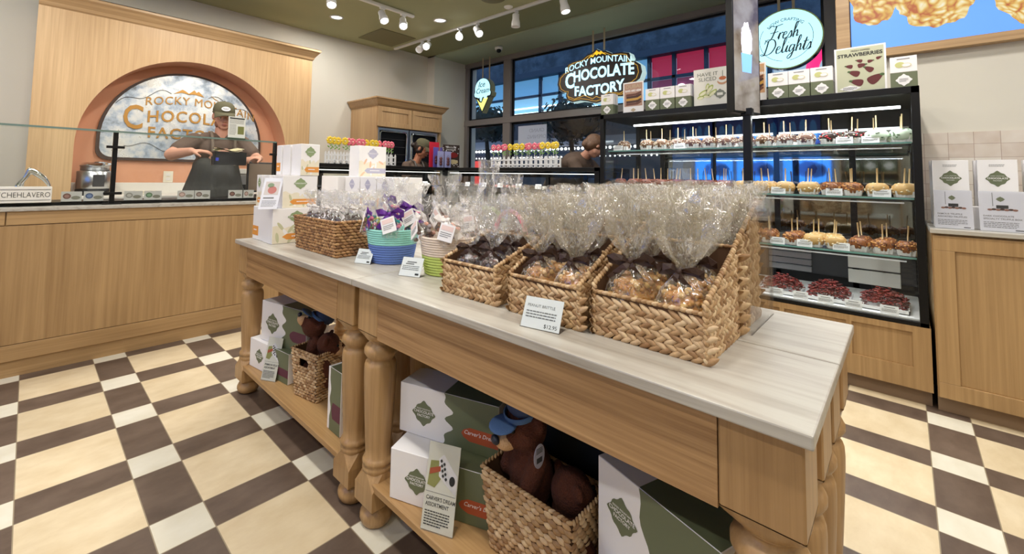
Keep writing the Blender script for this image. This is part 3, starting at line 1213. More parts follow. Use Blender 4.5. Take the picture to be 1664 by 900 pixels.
# right counter ---------------------------------------------------------------
rc = thing('oak_counter', (3.6, -4.2, 0), 'oak counter with one large recessed panel and grey stone top below the big screen', 'counter')
MB().box(3.24, 3.985, -5.4, -3.245, 0.075, 0.895).build('carcass', 'oak_c', rc, True)
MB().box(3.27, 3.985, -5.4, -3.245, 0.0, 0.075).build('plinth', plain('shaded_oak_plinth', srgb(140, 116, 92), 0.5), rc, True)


def shaker_x(mb, y0, y1, z0, z1, x, fr=0.075, th=0.02):
    """panel door facing -x"""
    mb.box(x, x + th, y0, y1, z0, z0 + fr).box(x, x + th, y0, y1, z1 - fr, z1)
    mb.box(x, x + th, y0, y0 + fr, z0 + fr, z1 - fr).box(x, x + th, y1 - fr, y1, z0 + fr, z1 - fr)
    mb.box(x + th * 0.55, x + th, y0 + fr, y1 - fr, z0 + fr, z1 - fr)


b = MB()
shaker_x(b, -4.3, -3.25, 0.08, 0.885, 3.22)
b.build('front_panel', 'oak_c', rc, True, bevel=0.002)
MB().box(3.205, 3.985, -5.4, -3.24, 0.896, 0.918).build('countertop', 'stone', rc, True, bevel=0.003)

# wall screen -------------------------------------------------------------------
tv = thing('wall_screen', (3.98, -3.9, 2.0), 'large wall screen in a wooden frame showing popcorn clusters on blue', 'screen')
MB().box(3.93, 4.0, -5.2, -2.835, 2.0, 2.055).box(3.93, 4.0, -2.91, -2.835, 2.055, 2.93).box(3.93, 4.0, -5.2, -2.91, 2.87, 2.93).build('frame', 'oak_y', tv, True, bevel=0.003)
MB().box(3.955, 3.99, -5.2, -2.91, 2.055, 2.87).build('bezel', 'black', tv, True)


def screen_mat():
    m, nt, bb = new_mat('popcorn_picture')
    tc = nt.nodes.new('ShaderNodeTexCoord')
    v = nt.nodes.new('ShaderNodeTexVoronoi')
    v.inputs['Scale'].default_value = 22
    v.feature = 'F1'
    n0 = nt.nodes.new('ShaderNodeTexNoise')
    n0.inputs['Scale'].default_value = 7
    nt.links.new(tc.outputs['Object'], n0.inputs['Vector'])
    ad = nt.nodes.new('ShaderNodeVectorMath')
    ad.operation = 'MULTIPLY_ADD'
    ad.inputs[1].default_value = (0.25, 0.25, 0.25)
    nt.links.new(n0.outputs['Color'], ad.inputs[0])
    nt.links.new(tc.outputs['Object'], ad.inputs[2])
    nt.links.new(ad.outputs[0], v.inputs['Vector'])
    r = ramp(nt, [(0.0, srgb(255, 250, 232)), (0.35, srgb(250, 228, 160)), (0.62, srgb(232, 184, 90)), (0.95, srgb(196, 104, 60))])
    nt.links.new(v.outputs['Distance'], r.inputs[0])
    mu = nt.nodes.new('ShaderNodeMath')
    mu.operation = 'MULTIPLY'
    mu.inputs[1].default_value = 1.15
    nt.links.new(v.outputs['Distance'], mu.inputs[0])
    nt.links.new(mu.outputs[0], r.inputs[0])
    bb.inputs['Base Color'].default_value = (0, 0, 0, 1)
    nt.links.new(r.outputs[0], bb.inputs['Emission Color'])
    bb.inputs['Emission Strength'].default_value = 0.68
    return m


MB().box(3.9525, 3.955, -5.2, -2.915, 2.06, 2.865).build('display', emis('screen_blue', srgb(88, 142, 240), 0.56), tv, True)
SM = screen_mat()
pp = MB(plane_m((3.9522, 0, 0), (0, -1, 0), (0, 0, 1)))


def blob(cx, cy_, rx, ry, seed, n=60, rough=0.18):
    pts = []
    for k in range(n):
        a = 2 * PI * k / n
        s = 1 + rough * noise.noise(Vector((math.cos(a) * 2.2, math.sin(a) * 2.2, seed))) + 0.07 * noise.noise(Vector((math.cos(a) * 9, math.sin(a) * 9, seed)))
        pts.append((cx + rx * s * math.cos(a), cy_ + ry * s * math.sin(a)))
    return pts


pp.prism(blob(3.04, 2.42, 0.125, 0.19, 1), 0.001)
pp.prism(blob(3.335, 2.36, 0.185, 0.21, 4), 0.0015)
pp.prism(blob(3.72, 2.34, 0.16, 0.24, 8), 0.001)
pp.build('cluster_picture', SM, tv, True)


# ================================================================== DISPLAY TABLES
def turned_leg(t, x, y, outer=1):
    """square block, turned column, square knee with chamfered shoulders and bun foot"""
    s = 0.058
    b = MB(T(x, y, 0))
    b.bbox(-s, s, -s, s, 0.618, 0.762, 0.003)
    # rounded shoulders of the top block
    vs_, fs = [], []
    rings = [(0.0, 1.0), (0.008, 0.985), (0.018, 0.93), (0.026, 0.84)]
    seg = 32
    for dz, f in rings:
        for k in range(seg):
            a = 2 * PI * k / seg
            c_, s_ = math.cos(a), math.sin(a)
            m_ = max(abs(c_), abs(s_))
            sq = s / m_
            rd = s * 1.0
            w = dz / 0.026
            r = (sq * (1 - w) + rd * w) * (f if w > 0 else 1)
            vs_.append((r * c_, r * s_, 0.619 - dz))
    for i in range(len(rings) - 1):
        for k in range(seg):
            k2 = (k + 1) % seg
            fs.append((i * seg + k, (i + 1) * seg + k, (i + 1) * seg + k2, i * seg + k2))
    b.add(vs_, fs, None, True)
    prof = [(0.0485, 0.594), (0.041, 0.586), (0.040, 0.578), (0.050, 0.572), (0.056, 0.560), (0.056, 0.548), (0.049, 0.536), (0.043, 0.530), (0.043, 0.524),
            (0.050, 0.518), (0.053, 0.508), (0.054, 0.49), (0.0535, 0.46), (0.051, 0.40), (0.047, 0.32), (0.043, 0.25), (0.041, 0.215),
            (0.047, 0.210), (0.0505, 0.203), (0.0505, 0.196), (0.045, 0.190), (0.050, 0.184), (0.050, 0.176), (0.046, 0.168), (0.046, 0.15)]
    b.lathe(prof[::-1], 32)
    # knee block: chamfer from a small top square to the full square
    q = 0.052
    u = 0.030
    vs_ = [(-u * 1.0, -q, 0.160), (u, -q, 0.160), (q, -u, 0.160), (q, u, 0.160), (u, q, 0.160), (-u, q, 0.160), (-q, u, 0.160), (-q, -u, 0.160)]
    o = 0.012
    vs_ = []
    ring_t = [(-o, -q + 0.004), (o, -q + 0.004), (q - 0.004, -o), (q - 0.004, o), (o, q - 0.004), (-o, q - 0.004), (-q + 0.004, o), (-q + 0.004, -o)]
    ring_m = [(-q, -q), (q, -q), (q, -q), (q, q), (q, q), (-q, q), (-q, q), (-q, -q)]
    for (px, py) in ring_t:
        vs_.append((px, py, 0.172))
    for (px, py) in ring_m:
        vs_.append((px, py, 0.128))
    for (px, py) in ring_m:
        vs_.append((px, py, 0.072))
    k_ = 0.75
    for (px, py) in ring_m:
        vs_.append((px * k_, py * k_, 0.058))
    fs = [tuple(range(8))]
    for r_ in range(3):
        for i in range(8):
            j = (i + 1) % 8
            a_, b_, c_, d_ = r_ * 8 + i, r_ * 8 + j, (r_ + 1) * 8 + j, (r_ + 1) * 8 + i
            if r_ >= 1 and i % 2 == 1 and vs_[a_] == vs_[b_]:
                continue
            if vs_[c_] == vs_[d_]:
                fs.append((a_, d_, b_))
            else:
                fs.append((a_, d_, c_, b_))
    b.add(vs_, fs)
    b.lathe([(0.036, 0.0), (0.046, 0.006), (0.053, 0.022), (0.053, 0.034), (0.046, 0.048), (0.038, 0.055), (0.038, 0.062)], 28)
    return b.build('leg', 'leg', t, True)


def display_table(x0, x1, y0, y1, label):
    """stone top, four turned legs, aprons and a low oak shelf"""
    t = thing('display_table', ((x0 + x1) / 2, (y0 + y1) / 2, 0), label, 'table', group='oak display tables pushed together')
    MB().box(x0, x1, y0, y1, 0.764, 0.786).build('tabletop', 'stone', t, True, bevel=0.003)
    lx = (x0 + 0.078, x1 - 0.075)
    ly = (y0 + 0.072, y1 - 0.072)
    for x in lx:
        for y in ly:
            turned_leg(t, x, y)
    s = 0.058
    for i, x in enumerate((lx[0] - s + 0.001, lx[1] + s - 0.022)):
        MB().box(x, x + 0.021, ly[0] + s + 0.0015, ly[1] - s - 0.0015, 0.612, 0.763).build('apron', 'apron', t, True)
    for y in (ly[0] - 0.04, ly[1] + 0.02):
        MB().box(lx[0] + s + 0.001, lx[1] - s - 0.001, y, y + 0.02, 0.612, 0.763).build('apron', 'oak_x', t, True)
    if x0 < 1 and y0 < -2:
        MB().box(x1 - 0.024, x1 - 0.014, ly[0] + 0.07, ly[1] - 0.07, 0.153, 0.611).build('back_panel', 'blackm', t, True)
    MB().bbox(lx[0] - 0.045, lx[1] + 0.045, ly[0] - 0.03, ly[1] + 0.03, 0.128, 0.152, 0.003).build('shelf', 'shelf', t, True)
    return t


display_table(0.760, 1.104, -3.05, -1.788, 'oak display table nearest the camera carrying the three popcorn bins at its front')
display_table(0.760, 1.104, -1.784, -0.575, 'oak display table carrying the brown seagrass basket and the rope buckets')
display_table(1.108, 1.445, -3.05, -1.788, 'oak display table behind the popcorn bins, facing the tall glass case')
display_table(1.108, 1.445, -1.784, -0.575, 'oak display table behind the rope buckets, carrying the lavender boxes')


# ================================================================== BASKETS
def lump(b, x, y, L, W, H, ang, mat=0):
    """one strand of weave: a pointed pillow lying on the local xy plane"""
    ca, sa = math.cos(ang), math.sin(ang)
    vs_, fs = [], []
    secs = [(-1.0, 0.12), (-0.6, 0.72), (-0.1, 1.0), (0.4, 0.88), (0.8, 0.5), (1.0, 0.1)]
    K = 5
    for u, w in secs:
        for k in range(K):
            a = PI * k / (K - 1)
            lx, lw, lz = u * L / 2, math.cos(a) * w * W / 2, math.sin(a) * w * H
            vs_.append((x + lx * ca - lw * sa, y + lx * sa + lw * ca, lz))
    n = len(secs)
    for i in range(n - 1):
        for k in range(K - 1):
            fs.append((i * K + k, (i + 1) * K + k, (i + 1) * K + k + 1, i * K + k + 1))
    fs.append(tuple(range(K)))
    fs.append(tuple((n - 1) * K + k for k in range(K - 1, -1, -1)))
    b.add(vs_, fs, mat, True)


def braid(b, w, top, rh, L, rnd, y0=0.0, hole=None):
    """braided rows over the local rectangle 0..w below the profile top(x)"""
    rows = int(max(top(0), top(w)) / rh) + 1
    for r in range(rows):
        yc = y0 + (r + 0.5) * rh
        x = -L * 0.2 + (r % 2) * L * 0.25
        while x < w + L * 0.1:
            xx = min(max(x, L * 0.25), w - L * 0.25)
            if yc < top(xx) - rh * 0.2:
                for s in (1, -1):
                    yy = yc + s * rh * 0.22 + rnd.uniform(-1, 1) * rh * 0.04
                    xs = xx + (L * 0.26 if s < 0 else 0)
                    if hole and hole[0] < xs < hole[1] and hole[2] < yy < hole[3]:
                        continue
                    if xs < w + L * 0.05:
                        lump(b, xs, yy, L * rnd.uniform(0.9, 1.1), rh * 0.66, rh * 0.30, -s * math.radians(rnd.uniform(24, 36)))
            x += L * 0.52


def weave(b, w, top, rh, L, rnd, hole=None):
    """plain staggered weave"""
    rows = int(max(top(0), top(w)) / rh) + 1
    for r in range(rows):
        yc = (r + 0.5) * rh
        x = (r % 2) * L * 0.5
        while x < w + L * 0.1:
            xx = min(max(x, L * 0.3), w - L * 0.3)
            if yc < top(xx) - rh * 0.1 and not (hole and hole[0] < xx < hole[1] and hole[2] < yc < hole[3]):
                lump(b, xx, yc + rnd.uniform(-1, 1) * rh * 0.1, L * rnd.uniform(1.0, 1.2), rh * 1.1, rh * 0.42, math.radians(rnd.uniform(-14, 2)))
            x += L * 0.95


def rope_edge(b, pts, r, step=0.011, mat=0):
    """twisted rim along a polyline in world space"""
    P = [Vector(p) for p in pts]
    for i in range(len(P) - 1):
        d = P[i + 1] - P[i]
        L = d.length
        n = max(1, int(L / step))
        q = d.to_track_quat('X', 'Z')
        for k in range(n):
            c = P[i] + d * ((k + 0.5) / n)
            rot = q.to_matrix() @ Matrix.Rotation(math.radians(35), 3, 'Z')
            b.ball(c, (step * 0.85, r * 0.85, r), 7, 5, mat, True, rot)


def bin_basket(x0, x1, y0, y1, zf, zb, z, label, name='woven_bin', mat='wicker', rh=0.021, L=0.040, group=None, seed=1, style=braid, zmid=None):
    """open bin: low front facing -x, sides sloping up to the back"""
    rnd = random.Random(seed)
    t = thing(name, ((x0 + x1) / 2, (y0 + y1) / 2, z), label, 'basket', group=group)
    th = 0.006
    dx = x1 - x0
    zm = zmid if zmid else zf
    prof = lambda x: (zf + 0.012) if x < 0.012 else min(zb, zm + (zb - zm) * (x / dx))
    c = MB()
    c.box(x0 + 0.002, x0 + th, y0 + 0.004, y1 - 0.004, z + 0.001, z + zf)
    c.box(x1 - th, x1 - 0.002, y0 + 0.004, y1 - 0.004, z + 0.001, z + zb)
    for y in (y0 + 0.004, y1 - 0.004 - th):
        c.prism([(0, 0)], 0) if False else None
        a_ = [(x0 + 0.002, y, z), (x1 - 0.002, y, z), (x1 - 0.002, y, z + zb), (x0 + 0.002, y, z + zm)]
        b_ = [(p[0], p[1] + th, p[2]) for p in a_]
        c.add(a_ + b_, [(0, 1, 2, 3), (7, 6, 5, 4), (0, 4, 5, 1), (1, 5, 6, 2), (2, 6, 7, 3), (3, 7, 4, 0)])
    c.box(x0 + 0.002, x1 - 0.002, y0 + 0.004, y1 - 0.004, z + 0.001, z + 0.006)
    c.build('core', 'wickin', t, True)
    f = MB(plane_m((x0 + 0.003, y1, z + 0.001), (0, -1, 0), (0, 0, 1)))
    style(f, y1 - y0, lambda x: zf, rh, L, rnd)
    f.build('front_weave', mat, t, True)
    for y, u in ((y0 + 0.005, 1), (y1 - 0.005, -1)):
        if u == 1:
            f = MB(plane_m((x0, y, z + 0.001), (1, 0, 0), (0, 0, 1)))
            style(f, dx, prof, rh, L, rnd)
        else:
            f = MB(plane_m((x1, y, z + 0.001), (-1, 0, 0), (0, 0, 1)))
            style(f, dx, lambda x: prof(dx - x), rh, L, rnd)
        f.build('side_weave', mat, t, True)
    f = MB(plane_m((x1 - 0.003, y0, z + 0.001), (0, 1, 0), (0, 0, 1)))
    style(f, y1 - y0, lambda x: zb, rh * 1.2, L * 1.3, rnd)
    f.build('back_weave', mat, t, True)
    r = MB()
    e = 0.005
    rope_edge(r, [(x0 + 0.002, y0 + e, z + zf), (x0 + 0.002, y1 - e, z + zf)], e)
    for y in (y0 + e, y1 - e):
        rope_edge(r, [(x0 + 0.002, y, z + 0.004), (x0 + 0.002, y, z + zm), (x1 - 0.004, y, z + zb)], e * 1.25)
    rope_edge(r, [(x1 - 0.004, y0 + e, z + zb), (x1 - 0.004, y1 - e, z + zb)], e)
    r.build('rim', mat, t, True)
    return t


TT = 0.786
G_BIN = 'braided bins of gift bags'
bin_basket(0.885, 1.09, -2.335, -2.115, 0.097, 0.17, TT, 'braided bin of chocolate bags, farthest of the three from the camera', seed=2, group=G_BIN, zmid=0.105)
bin_basket(0.885, 1.09, -2.600, -2.382, 0.097, 0.20, TT, 'middle braided bin behind the peanut brittle price card', seed=3, group=G_BIN, zmid=0.105)
bin_basket(0.900, 1.12, -2.872, -2.622, 0.097, 0.205, TT, 'braided bin of caramel corn nearest the bare table end', seed=4, group=G_BIN, zmid=0.115)
bin_basket(1.135, 1.34, -2.868, -2.622, 0.20, 0.30, TT, 'taller braided bin standing right behind the caramel corn bin', seed=5, group=G_BIN, zmid=0.21, rh=0.028, L=0.05)
bin_basket(1.13, 1.34, -2.600, -2.382, 0.15, 0.22, TT, 'braided bin hidden behind the middle bin among cellophane bags', seed=6, group=G_BIN, rh=0.03, L=0.055)


def box_basket(x0, x1, y0, y1, h, z, label, flare=0.012, mat='wickerd', hole=False, rh=0.013, L=0.026, seed=1, rz=0):
    rnd = random.Random(seed)
    cx, cy_ = (x0 + x1) / 2, (y0 + y1) / 2
    t = thing('seagrass_basket', (cx, cy_, z), label, 'basket', rz=rz)
    W, D = x1 - x0, y1 - y0
    hl = None
    if hole:
        hl = (D * 0.30, D * 0.70, h * 0.66, h * 0.86)
    c = MB()
    lo = [(-W / 2 + flare, -D / 2 + flare), (W / 2 - flare, -D / 2 + flare), (W / 2 - flare, D / 2 - flare), (-W / 2 + flare, D / 2 - flare)]
    hi = [(-W / 2, -D / 2), (W / 2, -D / 2), (W / 2, D / 2), (-W / 2, D / 2)]
    th = 0.005
    c.add([(x, y, 0.001) for x, y in lo], [(3, 2, 1, 0)])
    for k in range(4):
        j = (k + 1) % 4
        q = [(lo[k][0], lo[k][1], 0.001), (lo[j][0], lo[j][1], 0.001), (hi[j][0], hi[j][1], h), (hi[k][0], hi[k][1], h)]
        nx, ny = (q[1][1] - q[0][1]), -(q[1][0] - q[0][0])
        ln = math.hypot(nx, ny)
        nx, ny = -nx / ln * th, -ny / ln * th
        q2 = [(p[0] + nx, p[1] + ny, p[2]) for p in q]
        if hole and k in (3, 1):
            # wall with a slot for the hand: built from four strips
            def P(u, v):
                a = Vector(q[0]).lerp(Vector(q[3]), v)
                b2 = Vector(q[1]).lerp(Vector(q[2]), v)
                return a.lerp(b2, u)
            us, vv = [0, 0.30, 0.70, 1], [0, 0.66, 0.86, 1]
            for i in range(3):
                for j2 in range(3):
                    if i == 1 and j2 == 1:
                        continue
                    qq = [P(us[i], vv[j2]), P(us[i + 1], vv[j2]), P(us[i + 1], vv[j2 + 1]), P(us[i], vv[j2 + 1])]
                    q3 = [p + Vector((nx, ny, 0)) for p in qq]
                    c.add(qq + q3, [(0, 1, 2, 3), (7, 6, 5, 4), (0, 4, 5, 1), (1, 5, 6, 2), (2, 6, 7, 3), (3, 7, 4, 0)])
            continue
        c.add(q + q2, [(0, 1, 2, 3), (7, 6, 5, 4), (0, 4, 5, 1), (1, 5, 6, 2), (2, 6, 7, 3), (3, 7, 4, 0)])
    c.build('core', 'wickin', t)
    sides = [(( -W / 2, D / 2), (0, -1), D, 0), ((-W / 2, -D / 2), (1, 0), W, 1), ((W / 2, -D / 2), (0, 1), D, 0), ((W / 2, D / 2), (-1, 0), W, 1)]
    for k, (o_, u_, ln, ax) in enumerate(sides):
        # tilt the weave plane with the flare of the wall
        n_ = Vector((u_[1], -u_[0], 0))
        lo_o = Vector((o_[0], o_[1], 0)) - n_ * flare + Vector((u_[0], u_[1], 0)) * 0
        up = (Vector((o_[0], o_[1], h)) - lo_o)
        f = MB(plane_m(lo_o + n_ * 0.001, (u_[0], u_[1], 0), up))
        sc_ = 1.0
        weave(f, ln, lambda x: h, rh, L, rnd, hl if (hole and ax == 0) else None)
        # pull the bottom corners in with the flare
        for i_, v_ in enumerate(f.v):
            w_ = 1 - (v_.z / h) * 1.0
            w_ = max(0, min(1, w_))
            fac = 1 - 2 * flare / ln * w_
            if ax == 0:
                v_.y *= fac
            else:
                v_.x *= fac
        f.build('side_weave', mat, t)
    r = MB()
    rope_edge(r, [(*hi[0], h), (*hi[1], h), (*hi[2], h), (*hi[3], h), (*hi[0], h)], 0.005, 0.012)
    if hole:
        for sx in (-1, 1):
            X = sx * (W / 2 - flare * 0.22 + 0.002)
            ys = (-D * 0.2, D * 0.2)
            rope_edge(r, [(X, ys[0], h * 0.86), (X, ys[1], h * 0.86), (X, ys[1], h * 0.66), (X, ys[0], h * 0.66), (X, ys[0], h * 0.86)], 0.004, 0.01)
    r.build('rim', mat, t)
    return t


box_basket(0.885, 1.10, -1.425, -1.015, 0.152, TT, 'brown seagrass basket full of silver-topped chocolate bags on the display table', seed=11)


# rope buckets --------------------------------------------------------------------
def rope_bucket(x, y, rb, rt, h, c1, c2, split, label, ribs=15):
    t = thing('rope_bucket', (x, y, TT), label, 'bucket', group='two-tone rope buckets')

    def prof(z0, z1, n):
        p = []
        for k in range(n):
            for q in range(6):
                f = (k + q / 6) / n
                z = z0 + (z1 - z0) * f
                r = rb + (rt - rb) * (z / h) ** 0.8
                p.append((r + 0.0032 * abs(math.sin(PI * q / 6)), z))
        r = rb + (rt - rb) * (z1 / h) ** 0.8
        p.append((r, z1))
        return p
    lo = prof(0.0, h * split, int(ribs * split))
    hi = prof(h * split, h, ribs - int(ribs * split))
    MB().lathe([(0.001, 0.0)] + [(lo[0][0] - 0.008, 0.0)] + lo, 48, cap=False).build('lower_band', c1, t)
    MB().lathe(hi + [(hi[-1][0] - 0.006, h), (hi[-1][0] - 0.01, h * 0.6), (rb * 0.9, h * 0.5), (0.001, h * 0.5)], 48, cap=False).build('upper_band', c2, t)
    return t


rope_bucket(1.045, -1.612, 0.082, 0.107, 0.137, plain('blue_rope', srgb(96, 124, 190), 0.8, bump=0.3, bscale=150), plain('aqua_rope', srgb(150, 214, 204), 0.8, bump=0.3, bscale=150), 0.55,
            'rope bucket with blue lower half and aqua upper half holding purple-bowed bags')
rope_bucket(1.075, -1.925, 0.082, 0.105, 0.137, plain('lime_rope', srgb(186, 204, 106), 0.8, bump=0.3, bscale=150), plain('cream_rope', srgb(222, 206, 190), 0.8, bump=0.3, bscale=150), 0.5,
            'rope bucket with lime lower half and cream upper half holding white-bowed bags')


# ================================================================== GIFT BAGS
def cello_mat(name, printcol=None):
    m = bpy.data.materials.new(name)
    m.use_nodes = True
    nt = m.node_tree
    nt.nodes.clear()
    out = nt.nodes.new('ShaderNodeOutputMaterial')
    tr = nt.nodes.new('ShaderNodeBsdfTransparent')
    gl = nt.nodes.new('ShaderNodeBsdfGlossy')
    gl.inputs['Roughness'].default_value = 0.09
    df = nt.nodes.new('ShaderNodeBsdfDiffuse')
    df.inputs[0].default_value = (0.97, 0.96, 0.94, 1)
    tl = nt.nodes.new('ShaderNodeBsdfTranslucent')
    tl.inputs[0].default_value = (0.97, 0.96, 0.94, 1)
    dm = nt.nodes.new('ShaderNodeMixShader')
    dm.inputs[0].default_value = 0.5
    nt.links.new(df.outputs[0], dm.inputs[1])
    nt.links.new(tl.outputs[0], dm.inputs[2])
    tc = nt.nodes.new('ShaderNodeTexCoord')
    n = nt.nodes.new('ShaderNodeTexNoise')
    n.inputs['Scale'].default_value = 38
    n.inputs['Detail'].default_value = 3
    n.inputs['Distortion'].default_value = 1.2
    nt.links.new(tc.outputs['Object'], n.inputs['Vector'])
    bp = nt.nodes.new('ShaderNodeBump')
    bp.inputs['Strength'].default_value = 0.9
    bp.inputs['Distance'].default_value = 0.006
    nt.links.new(n.outputs['Fac'], bp.inputs['Height'])
    nt.links.new(bp.outputs[0], gl.inputs['Normal'])
    m1 = nt.nodes.new('ShaderNodeMixShader')
    m1.inputs[0].default_value = 0.15
    nt.links.new(tr.outputs[0], m1.inputs[1])
    nt.links.new(gl.outputs[0], m1.inputs[2])
    m2 = nt.nodes.new('ShaderNodeMixShader')
    mp = nt.nodes.new('ShaderNodeMapping')
    mp.inputs['Scale'].default_value = (1, 1, 0.45)
    nt.links.new(tc.outputs['Object'], mp.inputs[0])
    cn = nt.nodes.new('ShaderNodeTexNoise')
    cn.inputs['Scale'].default_value = 30
    cn.inputs['Detail'].default_value = 2
    cn.inputs['Distortion'].default_value = 1.6
    nt.links.new(mp.outputs[0], cn.inputs['Vector'])
    cr = ramp(nt, [(0.455, (0.03, 0.03, 0.03, 1)), (0.497, (0.55, 0.55, 0.55, 1)), (0.505, (0.55, 0.55, 0.55, 1)), (0.545, (0.03, 0.03, 0.03, 1))])
    nt.links.new(cn.outputs['Fac'], cr.inputs[0])
    c2 = ramp(nt, [(0.48, (0, 0, 0, 1)), (0.62, (1, 1, 1, 1))])
    cm_ = nt.nodes.new('ShaderNodeTexNoise')
    cm_.inputs['Scale'].default_value = 17
    nt.links.new(tc.outputs['Object'], cm_.inputs['Vector'])
    nt.links.new(cm_.outputs['Fac'], c2.inputs[0])
    cx_ = nt.nodes.new('ShaderNodeMath')
    cx_.operation = 'MULTIPLY_ADD'
    nt.links.new(cr.outputs[0], cx_.inputs[0])
    nt.links.new(c2.outputs[0], cx_.inputs[1])
    cx_.inputs[2].default_value = 0.03
    nt.links.new(cx_.outputs[0], m2.inputs[0])
    nt.links.new(m1.outputs[0], m2.inputs[1])
    nt.links.new(dm.outputs[0], m2.inputs[2])
    last = m2
    if printcol:
        v = nt.nodes.new('ShaderNodeTexVoronoi')
        v.inputs['Scale'].default_value = 55
        v.inputs['Randomness'].default_value = 0.0
        nt.links.new(tc.outputs['Object'], v.inputs['Vector'])
        s_ = nt.nodes.new('ShaderNodeMath'); s_.operation = 'SUBTRACT'; s_.inputs[1].default_value = 0.50
        a_ = nt.nodes.new('ShaderNodeMath'); a_.operation = 'ABSOLUTE'
        l_ = nt.nodes.new('ShaderNodeMath'); l_.operation = 'LESS_THAN'; l_.inputs[1].default_value = 0.075
        k_ = nt.nodes.new('ShaderNodeMath'); k_.operation = 'MULTIPLY'; k_.inputs[1].default_value = 0.16
        nt.links.new(v.outputs['Distance'], s_.inputs[0])
        nt.links.new(s_.outputs[0], a_.inputs[0])
        nt.links.new(a_.outputs[0], l_.inputs[0])
        nt.links.new(l_.outputs[0], k_.inputs[0])
        pd = nt.nodes.new('ShaderNodeBsdfDiffuse')
        pd.inputs[0].default_value = printcol
        m3 = nt.nodes.new('ShaderNodeMixShader')
        nt.links.new(k_.outputs[0], m3.inputs[0])
        nt.links.new(m2.outputs[0], m3.inputs[1])
        nt.links.new(pd.outputs[0], m3.inputs[2])
        last = m3
    nt.links.new(last.outputs[0], out.inputs[0])
    return m


M['cello'] = cello_mat('plain_cellophane')
M['cellop'] = cello_mat('printed_cellophane', srgb(176, 156, 96))
M['corn'] = plain('caramel_corn', srgb(206, 142, 62), 0.35, noise_amt=0.45, nscale=55, coat=0.4)
M['kernel'] = plain('popcorn_bright', srgb(240, 196, 122), 0.4, noise_amt=0.3, nscale=60, coat=0.3)
M['crinkle'] = plain('dark_crinkle', srgb(84, 62, 56), 0.4, noise_amt=0.4, nscale=80)


def sheet_bag(b, r, hb, zn, ztop, rt, seed, seg=30, squash=1.0, lean=(0, 0)):
    """crumpled film: round belly, tied neck, flaring pleated top"""
    zs = [0.002, hb * 0.12, hb * 0.35, hb * 0.6, hb * 0.8, zn - 0.012, zn, zn + 0.012]
    rs = [r * 0.72, r * 0.96, r * 1.04, r * 1.0, r * 0.78, r * 0.3, 0.011, r * 0.26]
    n_up = 8
    for k in range(1, n_up + 1):
        f = k / n_up
        zs.append(zn + 0.012 + (ztop - zn - 0.012) * f)
        rs.append(r * 0.26 + (rt - r * 0.26) * (f ** 0.75))
    vs_, fs = [], []
    ph = random.Random(seed).uniform(0, 6)
    for i, (z, rr) in enumerate(zip(zs, rs)):
        up = z > zn
        f = (z - zn) / (ztop - zn) if up else 0
        for k in range(seg):
            a = 2 * PI * k / seg
            c = Vector((math.cos(a) * 2.1, math.sin(a) * 2.1, z * 30 + seed * 3.7))
            w = noise.noise(c)
            if up:
                s = 1 + 0.34 * math.sin(7 * a + ph + 2.0 * w) * min(1, f * 2 + 0.4) + 0.30 * w
            else:
                s = 1 + 0.10 * w + (0.25 * math.sin(9 * a + ph) if i in (5, 6, 7) else 0)
            dz = 0.018 * noise.noise(c * 1.3 + Vector((9, 0, 0))) * (1 if up else 0.2) * min(1, (z / zn))
            vs_.append((rr * s * math.cos(a) + lean[0] * f, rr * s * math.sin(a) * squash + lean[1] * f, max(0.002, z + dz)))
    m_ = len(zs)
    for i in range(m_ - 1):
        for k in range(seg):
            k2 = (k + 1) % seg
            a_, b_, c_, d_ = i * seg + k, i * seg + k2, (i + 1) * seg + k2, (i + 1) * seg + k
            if (i + k) % 2:
                fs += [(a_, b_, c_), (a_, c_, d_)]
            else:
                fs += [(a_, b_, d_), (b_, c_, d_)]
    b.add(vs_, fs, None, False)


def popcorn(b, r, h, n, seed, size=0.0075, mats=2):
    rnd = random.Random(seed)
    for _ in range(n):
        z = rnd.uniform(size, h)
        R = r * (1.0 - 0.45 * max(0, (z / h - 0.6)) / 0.4) * 0.93
        a = rnd.uniform(0, 2 * PI)
        rr = R * (rnd.uniform(0.7, 1.0))
        c = Vector((rr * math.cos(a), rr * math.sin(a), z))
        s = size * rnd.uniform(0.75, 1.3)
        m_ = 1 if rnd.random() < 0.3 else 0
        b.ball(c, (s, s * 0.9, s * 0.85), 7, 5, m_, True, None, 0.5, rnd.random() * 50)
        b.ball(c + Vector((rnd.uniform(-1, 1), rnd.uniform(-1, 1), rnd.uniform(-1, 1))).normalized() * s * 0.75, s * 0.6, 6, 4, m_, True)
    b.lathe([(r * 0.6, 0.002), (r * 0.82, h * 0.2), (r * 0.82, h * 0.6), (r * 0.5, h * 0.95)], 14, True, 0, True)


